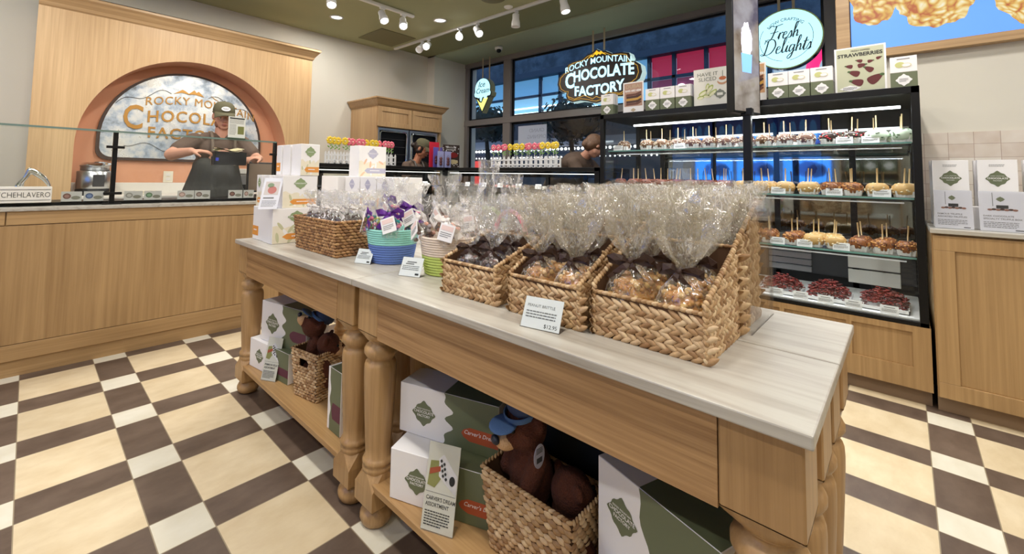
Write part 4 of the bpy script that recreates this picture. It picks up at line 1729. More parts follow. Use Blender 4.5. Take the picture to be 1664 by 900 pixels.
def bow(b, s=1.0, tails=True, spread=1.0, seed=0):
    """ribbon bow on the local xz plane facing -y: two loops, knot, two tails"""
    rnd = random.Random(seed)

    def strip(pts, w, tw=0.0):
        vs_, fs = [], []
        n = len(pts)
        for i, p in enumerate(pts):
            p = Vector(p)
            t_ = (Vector(pts[min(i + 1, n - 1)]) - Vector(pts[max(i - 1, 0)])).normalized()
            side = Vector((-t_.z, 0, t_.x))
            side = Matrix.Rotation(tw * math.sin(i * 1.3), 3, t_) @ side
            ww = w[i] if isinstance(w, list) else w
            o_ = Vector((0, 0.0006, 0))
            vs_ += [tuple(p + side * ww), tuple(p - side * ww), tuple(p + side * ww + o_), tuple(p - side * ww + o_)]
        for i in range(n - 1):
            k = 4 * i
            fs += [(k, k + 4, k + 5, k + 1), (k + 2, k + 3, k + 7, k + 6), (k, k + 2, k + 6, k + 4), (k + 1, k + 5, k + 7, k + 3)]
        b.add(vs_, fs, None, False)
    for sg in (-1, 1):
        L = 0.042 * s * spread
        pts = [(sg * L * x, -0.012 * s * y, 0.018 * s * z + 0.004 * s * rnd.uniform(-1, 1)) for x, y, z in
               ((0.05, 0.2, 0), (0.35, 0.6, 0.30), (0.75, 0.8, 0.45), (1.0, 0.5, 0.2), (0.95, 0.1, -0.15), (0.6, -0.2, -0.2), (0.05, 0.0, -0.05))]
        strip(pts, [0.003 * s, 0.005 * s, 0.007 * s, 0.0075 * s, 0.007 * s, 0.005 * s, 0.003 * s], 0.5)
        if tails:
            d = rnd.uniform(0.3, 1.0)
            pts = [(sg * 0.011 * s * k * d, -0.008 * s - 0.004 * s * math.sin(k * 1.4), -0.010 * s * k) for k in range(5)]
            strip(pts, [0.003 * s, 0.0065 * s, 0.0085 * s, 0.009 * s, 0.0095 * s], 0.3)
    b.ball((0, -0.006 * s, 0), (0.006 * s, 0.005 * s, 0.006 * s), 8, 6)


def make_bag(label, content, cello, rib, r=0.055, hb=0.115, zn=0.135, ztop=0.33, rt=0.075, seed=1, n=150, size=0.0075, bows=1.0, lean=(0, 0)):
    t = thing('gift_bag', (0, 0, 0), label, 'gift bag')
    b = MB()
    popcorn(b, r, hb * 0.86, n, seed, size)
    b.build('contents', content, t)
    b = MB()
    sheet_bag(b, r * 1.08, hb, zn, ztop, rt, seed, lean=lean)
    b.build('wrapper', cello, t)
    b = MB(T(0, -0.012, zn))
    b.tube([(0.012 * math.cos(a), 0.012 + 0.012 * math.sin(a), 0) for a in [2 * PI * k / 10 for k in range(10)]], 0.004, 5, closed=True)
    bow(b, bows, seed=seed)
    b.build('bow', rib, t)
    return t


PC = ['corn', 'kernel']
CH = ['brown', 'choc2']
bagA = make_bag('x', PC, 'cellop', 'ribbon', r=0.056, hb=0.148, zn=0.160, ztop=0.335, rt=0.08, seed=3, bows=1.15)
bagB = make_bag('x', PC, 'cellop', 'ribbon', r=0.054, hb=0.142, zn=0.154, ztop=0.328, rt=0.085, seed=8, bows=1.1)
bagC = make_bag('x', CH, 'cello', 'ribbon', r=0.05, hb=0.128, zn=0.140, ztop=0.285, rt=0.07, seed=12, size=0.010, n=70, bows=1.0)
bagD = make_bag('x', ['crinkle', 'brown'], 'cello', 'whiterib', r=0.048, hb=0.10, zn=0.115, ztop=0.20, rt=0.055, seed=17, size=0.008, n=80, bows=1.0)
BZ = TT + 0.009
bags = [  # proto, x, y, z, rot, scale, label
    (bagA, 0.962, -2.690, BZ, -75, 1.0, 'caramel corn bag with brown bow, front of the nearest bin, beside the middle bin', 'g1'),
    (bagB, 0.962, -2.805, BZ, -95, 1.0, 'caramel corn bag with brown bow at the front corner nearest the bare table end', 'g1'),
    (bagB, 1.062, -2.690, BZ, -60, 1.0, 'caramel corn bag in the back row of the nearest bin, beside the middle bin', 'g1'),
    (bagA, 1.064, -2.808, BZ, -110, 1.0, 'caramel corn bag in the back row of the nearest bin at the bare table end', 'g1'),
    (bagB, 0.948, -2.545, BZ, -85, 0.93, 'nut brittle bag with long brown bow at the front of the middle bin, near side', 'g2'),
    (bagA, 0.948, -2.438, BZ, -60, 0.9, 'nut brittle bag with drooping brown ribbon at the front of the middle bin, far side', 'g2'),
    (bagA, 1.043, -2.545, BZ, -100, 0.93, 'nut brittle bag in the back row of the middle bin, near side', 'g2'),
    (bagB, 1.04, -2.440, BZ, -70, 0.93, 'nut brittle bag in the back row of the middle bin, far side', 'g2'),
    (bagC, 0.945, -2.275, BZ, -80, 0.96, 'dark chocolate bag with brown bow at the front of the farthest bin, near side', 'g3'),
    (bagC, 0.945, -2.175, BZ, -50, 0.93, 'dark chocolate bag with brown bow at the front of the farthest bin, far side', 'g3'),
    (bagC, 1.038, -2.277, BZ, -100, 1.0, 'dark chocolate bag in the back row of the farthest bin, near side', 'g3'),
    (bagC, 1.036, -2.174, BZ, -70, 1.0, 'dark chocolate bag in the back row of the farthest bin, far side', 'g3'),
    (bagA, 1.20, -2.690, BZ, -75, 1.0, 'tall printed bag in the taller bin behind the caramel corn, far side', 'g4'),
    (bagB, 1.20, -2.800, BZ, -95, 1.05, 'tall printed bag in the taller bin behind the caramel corn, near side', 'g4'),
    (bagB, 1.285, -2.69, BZ, -30, 1.0, 'tall printed bag at the very back of the taller bin, far side', 'g4'),
    (bagA, 1.285, -2.80, BZ, -30, 1.0, 'tall printed bag at the very back of the taller bin, near side', 'g4'),
    (bagA, 1.20, -2.545, BZ, -85, 1.0, 'printed bag in the hidden bin behind the middle bin, near side', 'g4'),
    (bagB, 1.20, -2.435, BZ, -50, 1.0, 'printed bag in the hidden bin behind the middle bin, far side', 'g4'),
    (bagB, 1.18, -2.28, TT, -85, 1.0, 'cellophane bag standing behind the farthest bin beside the pink handle', 'g5'),
]
GN = {'g1': 'caramel corn bags in the nearest bin', 'g2': 'brittle bags in the middle bin', 'g3': 'chocolate bags in the farthest bin', 'g4': 'printed bags in the back bins', 'g5': 'bags behind the farthest bin'}
used = set()
for p, x, y, z, rz, s, lab, g in bags:
    if id(p) not in used:
        used.add(id(p))
        o = p
        o.location = (x, y, z)
        o.rotation_euler = (0, 0, math.radians(rz))
        o.scale = (s,) * 3
        o['label'] = lab
        o['group'] = GN[g]
    else:
        clone(p, (x, y, z), rz, lab, GN[g], s)

# silver-topped chocolate bags in the brown basket: leaning rows
k = 0
for i in range(2):
    for j in range(5):
        x, y = 0.945 + i * 0.088, -1.09 - j * 0.066
        lab = 'silver-topped bag in the brown basket, %s row, %s' % (('front', 'back')[i], ('at the white boxes end', 'next to the end by the boxes', 'middle of its row', 'next to the bucket end', 'at the blue bucket end')[j])
        if k == 0:
            bagD.location = (x, y, TT + 0.095)
            bagD.rotation_euler = (0.0, 0.0, math.radians(-80))
            bagD.scale = (0.8, 0.8, 0.9)
            bagD['label'] = lab
            bagD['group'] = 'silver-topped bags in the brown basket'
            o = bagD
        else:
            o = clone(bagD, (x, y, TT + 0.095), -80 + 25 * math.sin(k * 2.3), lab, 'silver-topped bags in the brown basket', (0.8, 0.8, 0.9))
        k += 1


# bags with bows and tags in the rope buckets
def tag_card(t, p, rot, col='whitecard', s=0.052):
    b = MB(T(*p) @ rot)
    b.bbox(-s / 2, s / 2, -0.0008, 0.0008, -s / 2, s / 2, 0.0004, 0)
    b.at(T(*p) @ rot @ plane_m((0, -0.0009, 0), (1, 0, 0), (0, 0, 1)))
    b.rect(-s * 0.4, s * 0.4, s * 0.12, s * 0.4, 0, 1)
    lines(b, -s * 0.38, s * 0.38, 0.0, 3, s * 0.11, s * 0.04, 2, 0, 5)
    b.build('gift_tag', [col, plain_cache('tag_pink', (232, 206, 200)), 'ink'], t)


_pc = {}


def plain_cache(n, c, r=0.5):
    if n not in _pc:
        _pc[n] = plain(n, srgb(*c), r)
    return _pc[n]


FO = [plain_cache('foil_teal', (40, 140, 140), 0.25), plain_cache('foil_lime', (190, 206, 70), 0.25), plain_cache('foil_pink', (226, 120, 150), 0.25), plain_cache('foil_navy', (40, 60, 110), 0.25)]


def bucket_bag(x, y, z, rz, rib, mats, seed, label, group, tagrot, ztop=0.17, s=1.15, bz=1.0):
    t = thing('treat_bag', (x, y, z), label, 'gift bag', rz=rz, group=group)
    rnd = random.Random(seed)
    b = MB()
    for _ in range(46):
        a, zz_ = rnd.uniform(0, 2 * PI), rnd.uniform(0.008, 0.07)
        rr = 0.030 * rnd.uniform(0.3, 1)
        b.ball((rr * math.cos(a), rr * math.sin(a), zz_), (0.010, 0.008, 0.007), 8, 5, rnd.randrange(len(mats)), True, None, 0.25, seed)
    b.build('sweets', mats, t)
    b = MB()
    sheet_bag(b, 0.040, 0.075, 0.088, ztop, 0.05, seed, seg=24)
    b.build('wrapper', 'cello', t)
    b = MB(T(0, -0.010, 0.088))
    bow(b, 1.35, seed=seed, spread=0.8)
    b.build('bow', rib, t)
    tag_card(t, (0.006, -0.038, 0.052), RX(-12) @ RY(tagrot))
    t.scale = (s,) * 3
    return t


g = 'purple-bowed bags in the blue bucket'
bucket_bag(0.985, -1.555, TT + 0.100, -120, 'purple', FO, 31, 'purple-bowed treat bag hanging over the blue bucket at the brown basket side', g, 35)
bucket_bag(1.00, -1.665, TT + 0.100, -60, 'purple', FO, 32, 'purple-bowed treat bag at the front of the blue bucket beside the green one', g, -20)
bucket_bag(1.05, -1.60, TT + 0.150, -100, 'purple', FO, 33, 'purple-bowed treat bag standing highest in the blue bucket', g, 20)
bucket_bag(1.095, -1.68, TT + 0.125, -70, 'purple', FO, 34, 'purple-bowed treat bag at the back of the blue bucket near the green bucket', g, -30)
WH = [plain_cache('cookie_grey', (150, 140, 140), 0.6), plain_cache('peach', (226, 170, 150), 0.6), plain_cache('choc_piece', (96, 64, 52), 0.5)]
g = 'white-bowed bags in the green bucket'
bucket_bag(1.01, -1.865, TT + 0.100, -110, 'whiterib', WH, 41, 'white-bowed treat bag hanging over the lime bucket at the blue bucket side', g, -40, 0.16)
bucket_bag(1.03, -1.985, TT + 0.100, -70, 'whiterib', WH, 42, 'white-bowed treat bag at the front of the lime bucket beside the braided bin', g, 10, 0.16)
bucket_bag(1.09, -1.88, TT + 0.140, -100, 'whiterib', WH, 43, 'white-bowed treat bag standing highest in the lime bucket', g, 30, 0.19)
bucket_bag(1.13, -1.97, TT + 0.125, -60, 'whiterib', WH, 44, 'white-bowed treat bag at the back of the lime bucket', g, -10, 0.18)


# handled totes at the back of the table
def tote(x, y, col, hcol, r, h, hr, label, tilt=0, top=0.25, rt=0.06):
    t = thing('rope_tote', (x, y, TT), label, 'tote', rz=tilt)
    p = []
    for k in range(60):
        p.append((r * (0.8 + 0.2 * k / 59) + 0.003 * abs(math.sin(k * PI / 5)), h * k / 59))
    MB().lathe([(0.001, 0)] + p + [(r - 0.008, h), (0.001, h * 0.8)], 36, cap=False).build('body', col, t)
    MB().tube([(0, hr * math.cos(a), h - 0.02 + (hr + 0.04) * math.sin(a)) for a in [PI * k / 20 for k in range(21)]], 0.008, 10).build('handle', hcol, t)
    b = MB(T(0, 0, h * 0.7))
    sheet_bag(b, r * 0.85, 0.10, 0.12, top, rt, int(abs(x * 1000 + y * 77)), seg=26)
    b.build('wrapper', 'cello', t)
    return t


tote(1.205, -2.115, plain_cache('cream_tote', (222, 210, 196), 0.8), plain_cache('pink_handle', (236, 124, 156), 0.5), 0.075, 0.135, 0.078, 'rope tote with a pink arched handle behind the farthest bin', 0, 0.27, 0.04)
tote(1.26, -1.95, plain_cache('cream_tote', (222, 210, 196), 0.8), plain_cache('green_handle', (172, 212, 96), 0.5), 0.075, 0.135, 0.078, 'rope tote with a lime green arched handle behind the lime bucket', 60, 0.33, 0.035)

pn = thing('acrylic_divider', (1.3, -2.885, TT), 'clear acrylic panel standing beside the taller bin at the back', 'divider')
MB().box(1.16, 1.40, -2.8885, -2.8855, TT, 1.10).build('panel', 'acrylic', pn, True)


# price cards -------------------------------------------------------------------
def price_card(x, y, z, rz, w, h, l1, l2, price, label, group=None):
    t = thing('price_card', (x, y, z), label, 'price card', rz=rz, group=group)
    base = MB()
    base.box(-w / 2 - 0.002, w / 2 + 0.002, -0.006, 0.034, 0, 0.0015)
    base.build('acrylic_foot', 'acrylic', t)
    pl = MB(T(0, -0.004, 0.001) @ RX(-28))
    pl.box(-w / 2, w / 2, -0.0006, 0.0006, 0, h, 0)
    pl.at(T(0, -0.004, 0.001) @ RX(-28) @ plane_m((0, -0.0007, 0), (1, 0, 0), (0, 0, 1)))
    if l1:
        pl.text(l1, h * 0.13, -w * 0.42, h * 0.68, 0, align='LEFT', mat=1, th=0.0003)
    else:
        pl.rect(-w * 0.25, w * 0.2, h * 0.72, h * 0.78, 0, 1, 0.0003)
        pl.rect(-w * 0.3, w * 0.1, h * 0.62, h * 0.68, 0, 1, 0.0003)
    lines(pl, -w * 0.42, w * 0.38, h * 0.55, 3, h * 0.09, h * 0.035, 1, 0, 3)
    if price:
        pl.text(price, h * 0.17, w * 0.44, h * 0.07, 0, align='RIGHT', mat=2, th=0.0003)
    else:
        pl.rect(w * 0.25, w * 0.42, h * 0.08, h * 0.18, 0, 2, 0.0003)
    pl.build('card', ['paper', 'ink', 'inkd'], t)
    fr = MB(T(0, -0.0045, 0.001) @ RX(-28))
    fr.box(-w / 2 - 0.002, w / 2 + 0.002, -0.0016, -0.0012, 0, h + 0.002)
    fr.build('cover', 'glass', t)
    return t


price_card(0.83, -2.525, TT, -78, 0.098, 0.072, 'PEANUT BRITTLE', '', '$12.95', 'white peanut brittle price card leaning on the middle braided bin')
price_card(0.925, -1.582, TT, -68, 0.075, 0.06, '', '', '', 'small white price card in front of the brown basket and blue bucket')
price_card(0.93, -1.885, TT, -68, 0.085, 0.068, '', '', '', 'white price card in front of the lime rope bucket')


# ================================================================== PEOPLE
def face(b, c, yawd, s=1.0, pitchd=0.0, stubble=False):
    """head shapes in a frame that looks along -y; c is the head centre. returns the frame"""
    fr = T(*c) @ RZ(yawd) @ RX(pitchd) @ SC(s)
    b.at(fr)
    b.ball((0, 0.008, 0.02), (0.076, 0.095, 0.098), 20, 14)       # skull
    b.ball((0, -0.020, -0.045), (0.060, 0.066, 0.068), 18, 12)    # face
    b.ball((0, -0.045, -0.088), (0.036, 0.034, 0.026), 14, 10)    # chin
    for sx in (-1, 1):
        b.ball((sx * 0.036, -0.052, -0.038), (0.022, 0.022, 0.022), 10, 8)   # cheek
        b.ball((sx * 0.030, -0.074, 0.006), (0.020, 0.010, 0.008), 10, 6)    # brow
        b.ball((sx * 0.078, 0.010, -0.010), (0.010, 0.018, 0.030), 10, 8)    # ear
        b.ball((sx * 0.050, -0.01, -0.065), (0.018, 0.03, 0.03), 10, 8)      # jaw
        b.ball((sx * 0.009, -0.092, -0.038), (0.009, 0.010, 0.008), 8, 6)
    b.capsule((0, -0.078, 0.0), 0.009, (0, -0.098, -0.034), 0.012)           # nose
    b.ball((0, -0.080, -0.064), (0.024, 0.012, 0.008), 12, 6)                # lips
    b.at(Matrix.Identity(4))
    return fr


def face_parts(fr, parent, lip='lips'):
    for sx in (-1, 1):
        e = MB(fr)
        e.ball((sx * 0.031, -0.070, -0.008), (0.0125, 0.010, 0.0075), 12, 8, 0)
        e.ball((sx * 0.031, -0.0785, -0.009), (0.005, 0.0035, 0.005), 8, 6, 1)
        e.build('eye', [plain_cache('eye_white', (226, 220, 214), 0.3), 'hair'], parent, True)
    m_ = MB(fr)
    m_.ball((0, -0.0905, -0.061), (0.022, 0.0045, 0.0035), 12, 6)
    m_.ball((0, -0.0895, -0.068), (0.019, 0.005, 0.004), 12, 6)
    m_.build('mouth', plain_cache(lip, (168, 100, 88), 0.5), parent, True)
    br = MB(fr)
    for sx in (-1, 1):
        br.capsule((sx * 0.016, -0.083, 0.013), 0.0035, (sx * 0.046, -0.074, 0.012), 0.0025, 8)
    br.build('eyebrows', 'hair', parent, True)


def cap(fr, parent):
    c = MB(fr @ RX(-4))
    prof = [(0.084, 0.028), (0.0855, 0.045), (0.083, 0.07), (0.074, 0.098), (0.055, 0.118), (0.025, 0.128), (0.0, 0.129)]
    c.lathe(prof, 28, cap=False, sx=1.0, sy=1.17)
    c.lathe([(0.083, 0.026), (0.087, 0.028), (0.087, 0.036), (0.083, 0.038)], 28, cap=False, sx=1.0, sy=1.17)
    c.ball((0, 0, 0.129), 0.007, 8, 6)
    # curved brim
    vs_, fs = [], []
    n = 12
    for j, (e, dz) in enumerate(((0.0, 0.0), (0.35, -0.004), (0.75, -0.012), (1.0, -0.022))):
        for k in range(n + 1):
            a = math.radians(-62 + 124 * k / n)
            r0 = 0.085 + e * 0.068 * math.cos(a) ** 0.6
            x = math.sin(a) * (0.085 + e * 0.006)
            y = -(math.cos(a) * 0.097 + e * 0.072 * math.cos(a) ** 0.7)
            z = 0.036 + dz - 9.0 * (x * x) * e * 0.5
            vs_.append((x, y, z))
    m_ = n + 1
    base = len(vs_)
    vs_ += [(x, y, z - 0.004) for x, y, z in vs_]
    for j in range(3):
        for k in range(n):
            a_ = j * m_ + k
            fs.append((a_, a_ + m_, a_ + m_ + 1, a_ + 1))
            fs.append((base + a_, base + a_ + 1, base + a_ + m_ + 1, base + a_ + m_))
    for k in range(n):
        a_ = 3 * m_ + k
        fs.append((a_, base + a_, base + a_ + 1, a_ + 1))
    c.add(vs_, fs, None, True)
    o = c.build('cap', 'capc', parent, True)
    p = MB(fr @ RX(-4) @ T(0, -0.099, 0.070) @ RX(22))
    p.at(fr @ RX(-4) @ T(0, -0.1005, 0.066) @ RX(-16) @ plane_m((0, 0, 0), (1, 0, 0), (0, 0, 1)))
    p.prism(ellipse(0, 0, 0.034, 0.019, 24), 0.004, 0)
    p.text('ROCKY MOUNTAIN', 0.0055, 0, 0.0045, 0.0045, mat=1, th=0.0003, bold=0.02)
    p.text('CHOCOLATE', 0.0075, 0, -0.0035, 0.0045, mat=1, th=0.0003, bold=0.02)
    p.text('FACTORY', 0.0055, 0, -0.011, 0.0045, mat=1, th=0.0003, bold=0.02)
    p.build('cap_badge', ['paper', 'inkd'], o, True)


def hand(b, wrist, tip_dir, palm_n, s=1.0, curl=35, spread=1.0, side=1):
    """palm, four unequal bent fingers and a thumb from the palm's side"""
    d = Vector(tip_dir).normalized()
    n = Vector(palm_n).normalized()
    n = (n - d * n.dot(d)).normalized()
    lat = d.cross(n).normalized() * side
    w = Vector(wrist)
    pc = w + d * 0.045 * s
    m_ = Matrix((lat, d, n)).transposed()
    b.ball(pc, (0.040 * s, 0.048 * s, 0.016 * s), 14, 10, None, True, m_)
    for i, (o_, L) in enumerate(((0.030, 0.070), (0.011, 0.080), (-0.009, 0.074), (-0.028, 0.060))):
        k = w + d * 0.080 * s + lat * o_ * s
        dirv = (d + lat * o_ * 3.0 * spread).normalized()
        p, c = k, 0
        pts = [p]
        for seg, f in enumerate((0.45, 0.32, 0.23)):
            c += math.radians(curl * (0.6 + 0.3 * seg))
            q = (dirv * math.cos(c) + n * math.sin(c))
            p = p + q * L * f * s
            pts.append(p)
        b.chain(pts, [0.0098 * s, 0.0090 * s, 0.0082 * s, 0.0072 * s], 10)
    k = w + d * 0.022 * s + lat * 0.032 * s
    t1 = k + (d * 0.6 + lat * 0.75 + n * 0.35).normalized() * 0.036 * s
    t2 = t1 + (d * 0.85 + lat * 0.25 + n * 0.6).normalized() * 0.030 * s
    b.chain([k, t1, t2], [0.013 * s, 0.011 * s, 0.009 * s], 10)


def worker_man():
    t = thing('person', (1.12, 1.22, 0), 'person in olive cap and charcoal apron holding a dark box over the service counter', 'person')
    b = MB()
    fr = face(b, (1.152, 1.17, 1.635), -8, 1.02, 12)
    b.capsule((1.145, 1.20, 1.44), 0.054, (1.15, 1.19, 1.56), 0.050)
    shL, shR = Vector((0.945, 1.20, 1.405)), Vector((1.32, 1.20, 1.41))
    elL, elR = Vector((0.765, 1.08, 1.275)), Vector((1.405, 1.08, 1.27))
    wrL, wrR = Vector((0.855, 0.88, 1.30)), Vector((1.365, 0.88, 1.265))
    b.capsule(shL, 0.058, elL, 0.050); b.capsule(elL, 0.049, wrL, 0.032)
    b.capsule(shR, 0.058, elR, 0.050); b.capsule(elR, 0.049, wrR, 0.032)
    hand(b, wrL, (0.95, -0.35, 0.05), (0.25, 0.1, -1), 1.05, 22, 1.0, -1)
    hand(b, wrR, (-0.85, -0.35, 0.0), (-0.25, 0.0, -1), 1.05, 30, 1.0, 1)
    b.capsule((1.145, 1.22, 1.30), 0.13, (1.12, 1.24, 1.0), 0.15)
    for x in (1.03, 1.22):
        b.capsule((x, 1.25, 0.90), 0.095, (x, 1.24, 0.50), 0.066)
        b.capsule((x, 1.24, 0.50), 0.064, (x, 1.27, 0.09), 0.042)
        b.capsule((x, 1.29, 0.045), 0.044, (x, 1.14, 0.036), 0.035)
    b.fuse('body', 'skin', t, True, voxel=0.0065, smooth=3)
    face_parts(fr, t)
    h = MB(fr)
    h.ball((0, 0.022, 0.012), (0.080, 0.090, 0.086), 20, 12)
    h.build('hair', 'hair', t, True)
    cap(fr, t)
    bd = MB(fr)
    bd.ball((0, -0.038, -0.088), (0.041, 0.037, 0.026), 14, 10)
    for sx in (-1, 1):
        bd.ball((sx * 0.047, -0.018, -0.066), (0.0195, 0.031, 0.031), 12, 8)
    bd.build('beard', plain_cache('stubble', (150, 104, 82), 0.8), t, True)
    c = MB()
    c.ball((1.14, 1.225, 1.33), (0.195, 0.125, 0.13), 20, 14)
    c.ball((1.13, 1.235, 1.17), (0.185, 0.138, 0.17), 20, 14)
    c.ball((1.12, 1.24, 1.0), (0.205, 0.148, 0.15), 20, 14)
    c.capsule(shL, 0.070, shL.lerp(elL, 0.66), 0.070)
    c.capsule(shR, 0.070, shR.lerp(elR, 0.66), 0.070)
    c.capsule((1.03, 1.2, 1.435), 0.052, (1.26, 1.2, 1.435), 0.052)
    c.fuse('tee_shirt', 'tee', t, True, voxel=0.009, smooth=2)
    p = MB()
    for x in (1.03, 1.22):
        p.capsule((x, 1.25, 0.92), 0.115, (x, 1.25, 0.5), 0.083)
        p.capsule((x, 1.25, 0.5), 0.083, (x, 1.27, 0.11), 0.068)
    p.ball((1.12, 1.245, 0.93), (0.20, 0.145, 0.12), 18, 10)
    p.fuse('trousers', 'navy', t, True, voxel=0.014, smooth=4)
    for x in (1.03, 1.22):
        s = MB()
        s.capsule((x, 1.29, 0.048), 0.052, (x, 1.13, 0.040), 0.044)
        s.box(x - 0.045, x + 0.045, 1.09, 1.335, 0.0, 0.03)
        s.fuse('shoe', 'blackm', t, True, voxel=0.008)
    a = MB()
    a.capsule((1.05, 1.185, 1.16), 0.115, (1.02, 1.185, 0.95), 0.150)
    a.capsule((1.19, 1.185, 1.16), 0.115, (1.20, 1.185, 0.95), 0.150)
    a.capsule((1.12, 1.175, 1.16), 0.115, (1.11, 1.165, 0.95), 0.150)
    a.capsule((1.02, 1.18, 0.95), 0.150, (1.03, 1.20, 0.58), 0.145)
    a.capsule((1.20, 1.18, 0.95), 0.150, (1.20, 1.20, 0.58), 0.145)
    a.capsule((1.11, 1.16, 0.95), 0.150, (1.11, 1.19, 0.58), 0.145)
    o = a.fuse('apron', 'apronc', t, True, voxel=0.012, smooth=5)
    for x in (1.06, 1.235):
        MB().tube([(x, 1.09, 1.20), (x, 1.083, 1.30), (x, 1.11, 1.42), (x + 0.004, 1.17, 1.485), (x, 1.25, 1.47)], 0.013, 8).build('apron_strap', plain_cache('strap', (110, 96, 82), 0.8), o, True)
    return t


worker_man()
bx = thing('dark_carton', (1.105, 0.80, 1.20), 'open dark carton held by the person behind the service counter', 'box', rz=-4)
b = MB()
b.bbox(-0.115, 0.115, -0.06, 0.06, 0.0, 0.004, 0.001)
b.bbox(-0.115, 0.115, -0.06, -0.056, 0.0, 0.105, 0.001).bbox(-0.115, 0.115, 0.056, 0.06, 0.0, 0.105, 0.001)
b.bbox(-0.115, -0.111, -0.06, 0.06, 0.0, 0.105, 0.001).bbox(0.111, 0.115, -0.06, 0.06, 0.0, 0.105, 0.001)
b.build('carton', 'blackm', bx)
MB().box(-0.105, -0.085, -0.0615, -0.06, 0.03, 0.055).build('blue_label', plain_cache('blue_mark', (50, 70, 220), 0.4), bx)
pf = thing('paper_bundle', (1.10, 0.80, 1.305), 'folded green and cream papers lying across the top of the held dark carton', 'paper', rz=-6)
for i, (c_, rz_, z_) in enumerate((((214, 220, 176), 8, 0.004), ((236, 220, 190), -6, 0.011), ((200, 190, 150), 15, 0.018))):
    vs_ = []
    for ix in range(7):
        for iy in range(4):
            x, y = -0.10 + ix * 0.033, -0.06 + iy * 0.04
            vs_.append((x, y, z_ + 0.012 * math.sin(ix * 0.9 + i) + 0.004 * iy))
    fs = [(ix * 4 + iy, (ix + 1) * 4 + iy, (ix + 1) * 4 + iy + 1, ix * 4 + iy + 1) for ix in range(6) for iy in range(3)]
    b = MB(RZ(rz_))
    b.add(vs_, fs, None, True)
    b.add([(x, y, z - 0.0008) for x, y, z in vs_], [f[::-1] for f in fs], None, True)
    b.build('sheet', plain_cache('sheet_%d' % i, c_, 0.7), pf)


def worker_woman():
    t = thing('person', (3.36, 1.05, 0), 'person with dark bun under an olive cap, in brown tee, looking down before the ovens', 'person')
    b = MB()
    fr = face(b, (3.405, 1.0, 1.475), 38, 0.98, 22)
    b.capsule((3.36, 1.05, 1.30), 0.05, (3.395, 1.02, 1.42), 0.046)
    shL, shR = Vector((3.19, 1.02, 1.255)), Vector((3.51, 1.09, 1.265))
    elL, elR = Vector((3.13, 0.93, 1.04)), Vector((3.56, 0.98, 1.05))
    wrL, wrR = Vector((3.26, 0.86, 0.98)), Vector((3.46, 0.86, 0.98))
    b.capsule(shL, 0.045, elL, 0.038); b.capsule(elL, 0.037, wrL, 0.026)
    b.capsule(shR, 0.045, elR, 0.038); b.capsule(elR, 0.037, wrR, 0.026)
    hand(b, wrL, (0.8, 0.1, -0.2), (0.1, 0.1, -1), 0.92, 30, 1, -1)
    hand(b, wrR, (-0.8, 0.1, -0.2), (-0.1, 0.1, -1), 0.92, 30, 1, 1)
    b.capsule((3.35, 1.07, 1.15), 0.10, (3.35, 1.08, 0.9), 0.12)
    for x in (3.28, 3.43):
        b.capsule((x, 1.1, 0.82), 0.08, (x, 1.1, 0.46), 0.058)
        b.capsule((x, 1.1, 0.46), 0.056, (x, 1.12, 0.08), 0.036)
        b.capsule((x, 1.13, 0.04), 0.04, (x, 1.01, 0.034), 0.032)
    b.fuse('body', 'skin2', t, True, voxel=0.0065, smooth=3)
    face_parts(fr, t, 'lips_rose')
    h = MB(fr)
    h.ball((0, 0.020, 0.014), (0.082, 0.096, 0.090), 20, 12)
    h.ball((-0.045, 0.012, -0.035), (0.036, 0.050, 0.045), 14, 8)
    h.ball((0.045, 0.012, -0.035), (0.036, 0.050, 0.045), 14, 8)
    h.ball((0.0, 0.115, 0.0), (0.036, 0.036, 0.036), 16, 10)
    h.build('hair', 'hair', t, True)
    cap(fr, t)
    c = MB()
    c.ball((3.35, 1.06, 1.19), (0.165, 0.115, 0.115), 20, 14)
    c.ball((3.35, 1.07, 1.02), (0.150, 0.115, 0.15), 20, 14)
    c.ball((3.355, 1.09, 0.87), (0.160, 0.12, 0.12), 20, 14)
    c.capsule(shL, 0.058, shL.lerp(elL, 0.75), 0.054)
    c.capsule(shR, 0.058, shR.lerp(elR, 0.75), 0.054)
    c.capsule((3.27, 1.05, 1.285), 0.042, (3.44, 1.08, 1.29), 0.042)
    c.fuse('tee_shirt', 'tee', t, True, voxel=0.010, smooth=5)
    p = MB()
    for x in (3.28, 3.43):
        p.capsule((x, 1.1, 0.84), 0.095, (x, 1.1, 0.46), 0.07)
        p.capsule((x, 1.1, 0.46), 0.07, (x, 1.12, 0.10), 0.056)
    p.fuse('trousers', 'navy', t, True, voxel=0.014, smooth=4)
    for x in (3.28, 3.43):
        s = MB()
        s.capsule((x, 1.13, 0.044), 0.046, (x, 1.0, 0.038), 0.04)
        s.fuse('shoe', 'blackm', t, True, voxel=0.008)
    a = MB()
    a.ball((3.345, 1.045, 1.08), (0.135, 0.118, 0.135), 20, 14)
    a.ball((3.35, 1.05, 0.92), (0.165, 0.128, 0.14), 20, 14)
    o = a.fuse('apron', 'apronc', t, True, voxel=0.011, smooth=5)
    for x in (3.29, 3.41):
        MB().tube([(x, 0.945, 1.14), (x, 0.94, 1.22), (x, 0.985, 1.31), (x, 1.06, 1.335)], 0.009, 8).build('apron_strap', plain_cache('strap_grey', (104, 100, 96), 0.8), o, True)
    t.location.x -= 0.06
    t.location.y += 0.12


worker_woman()


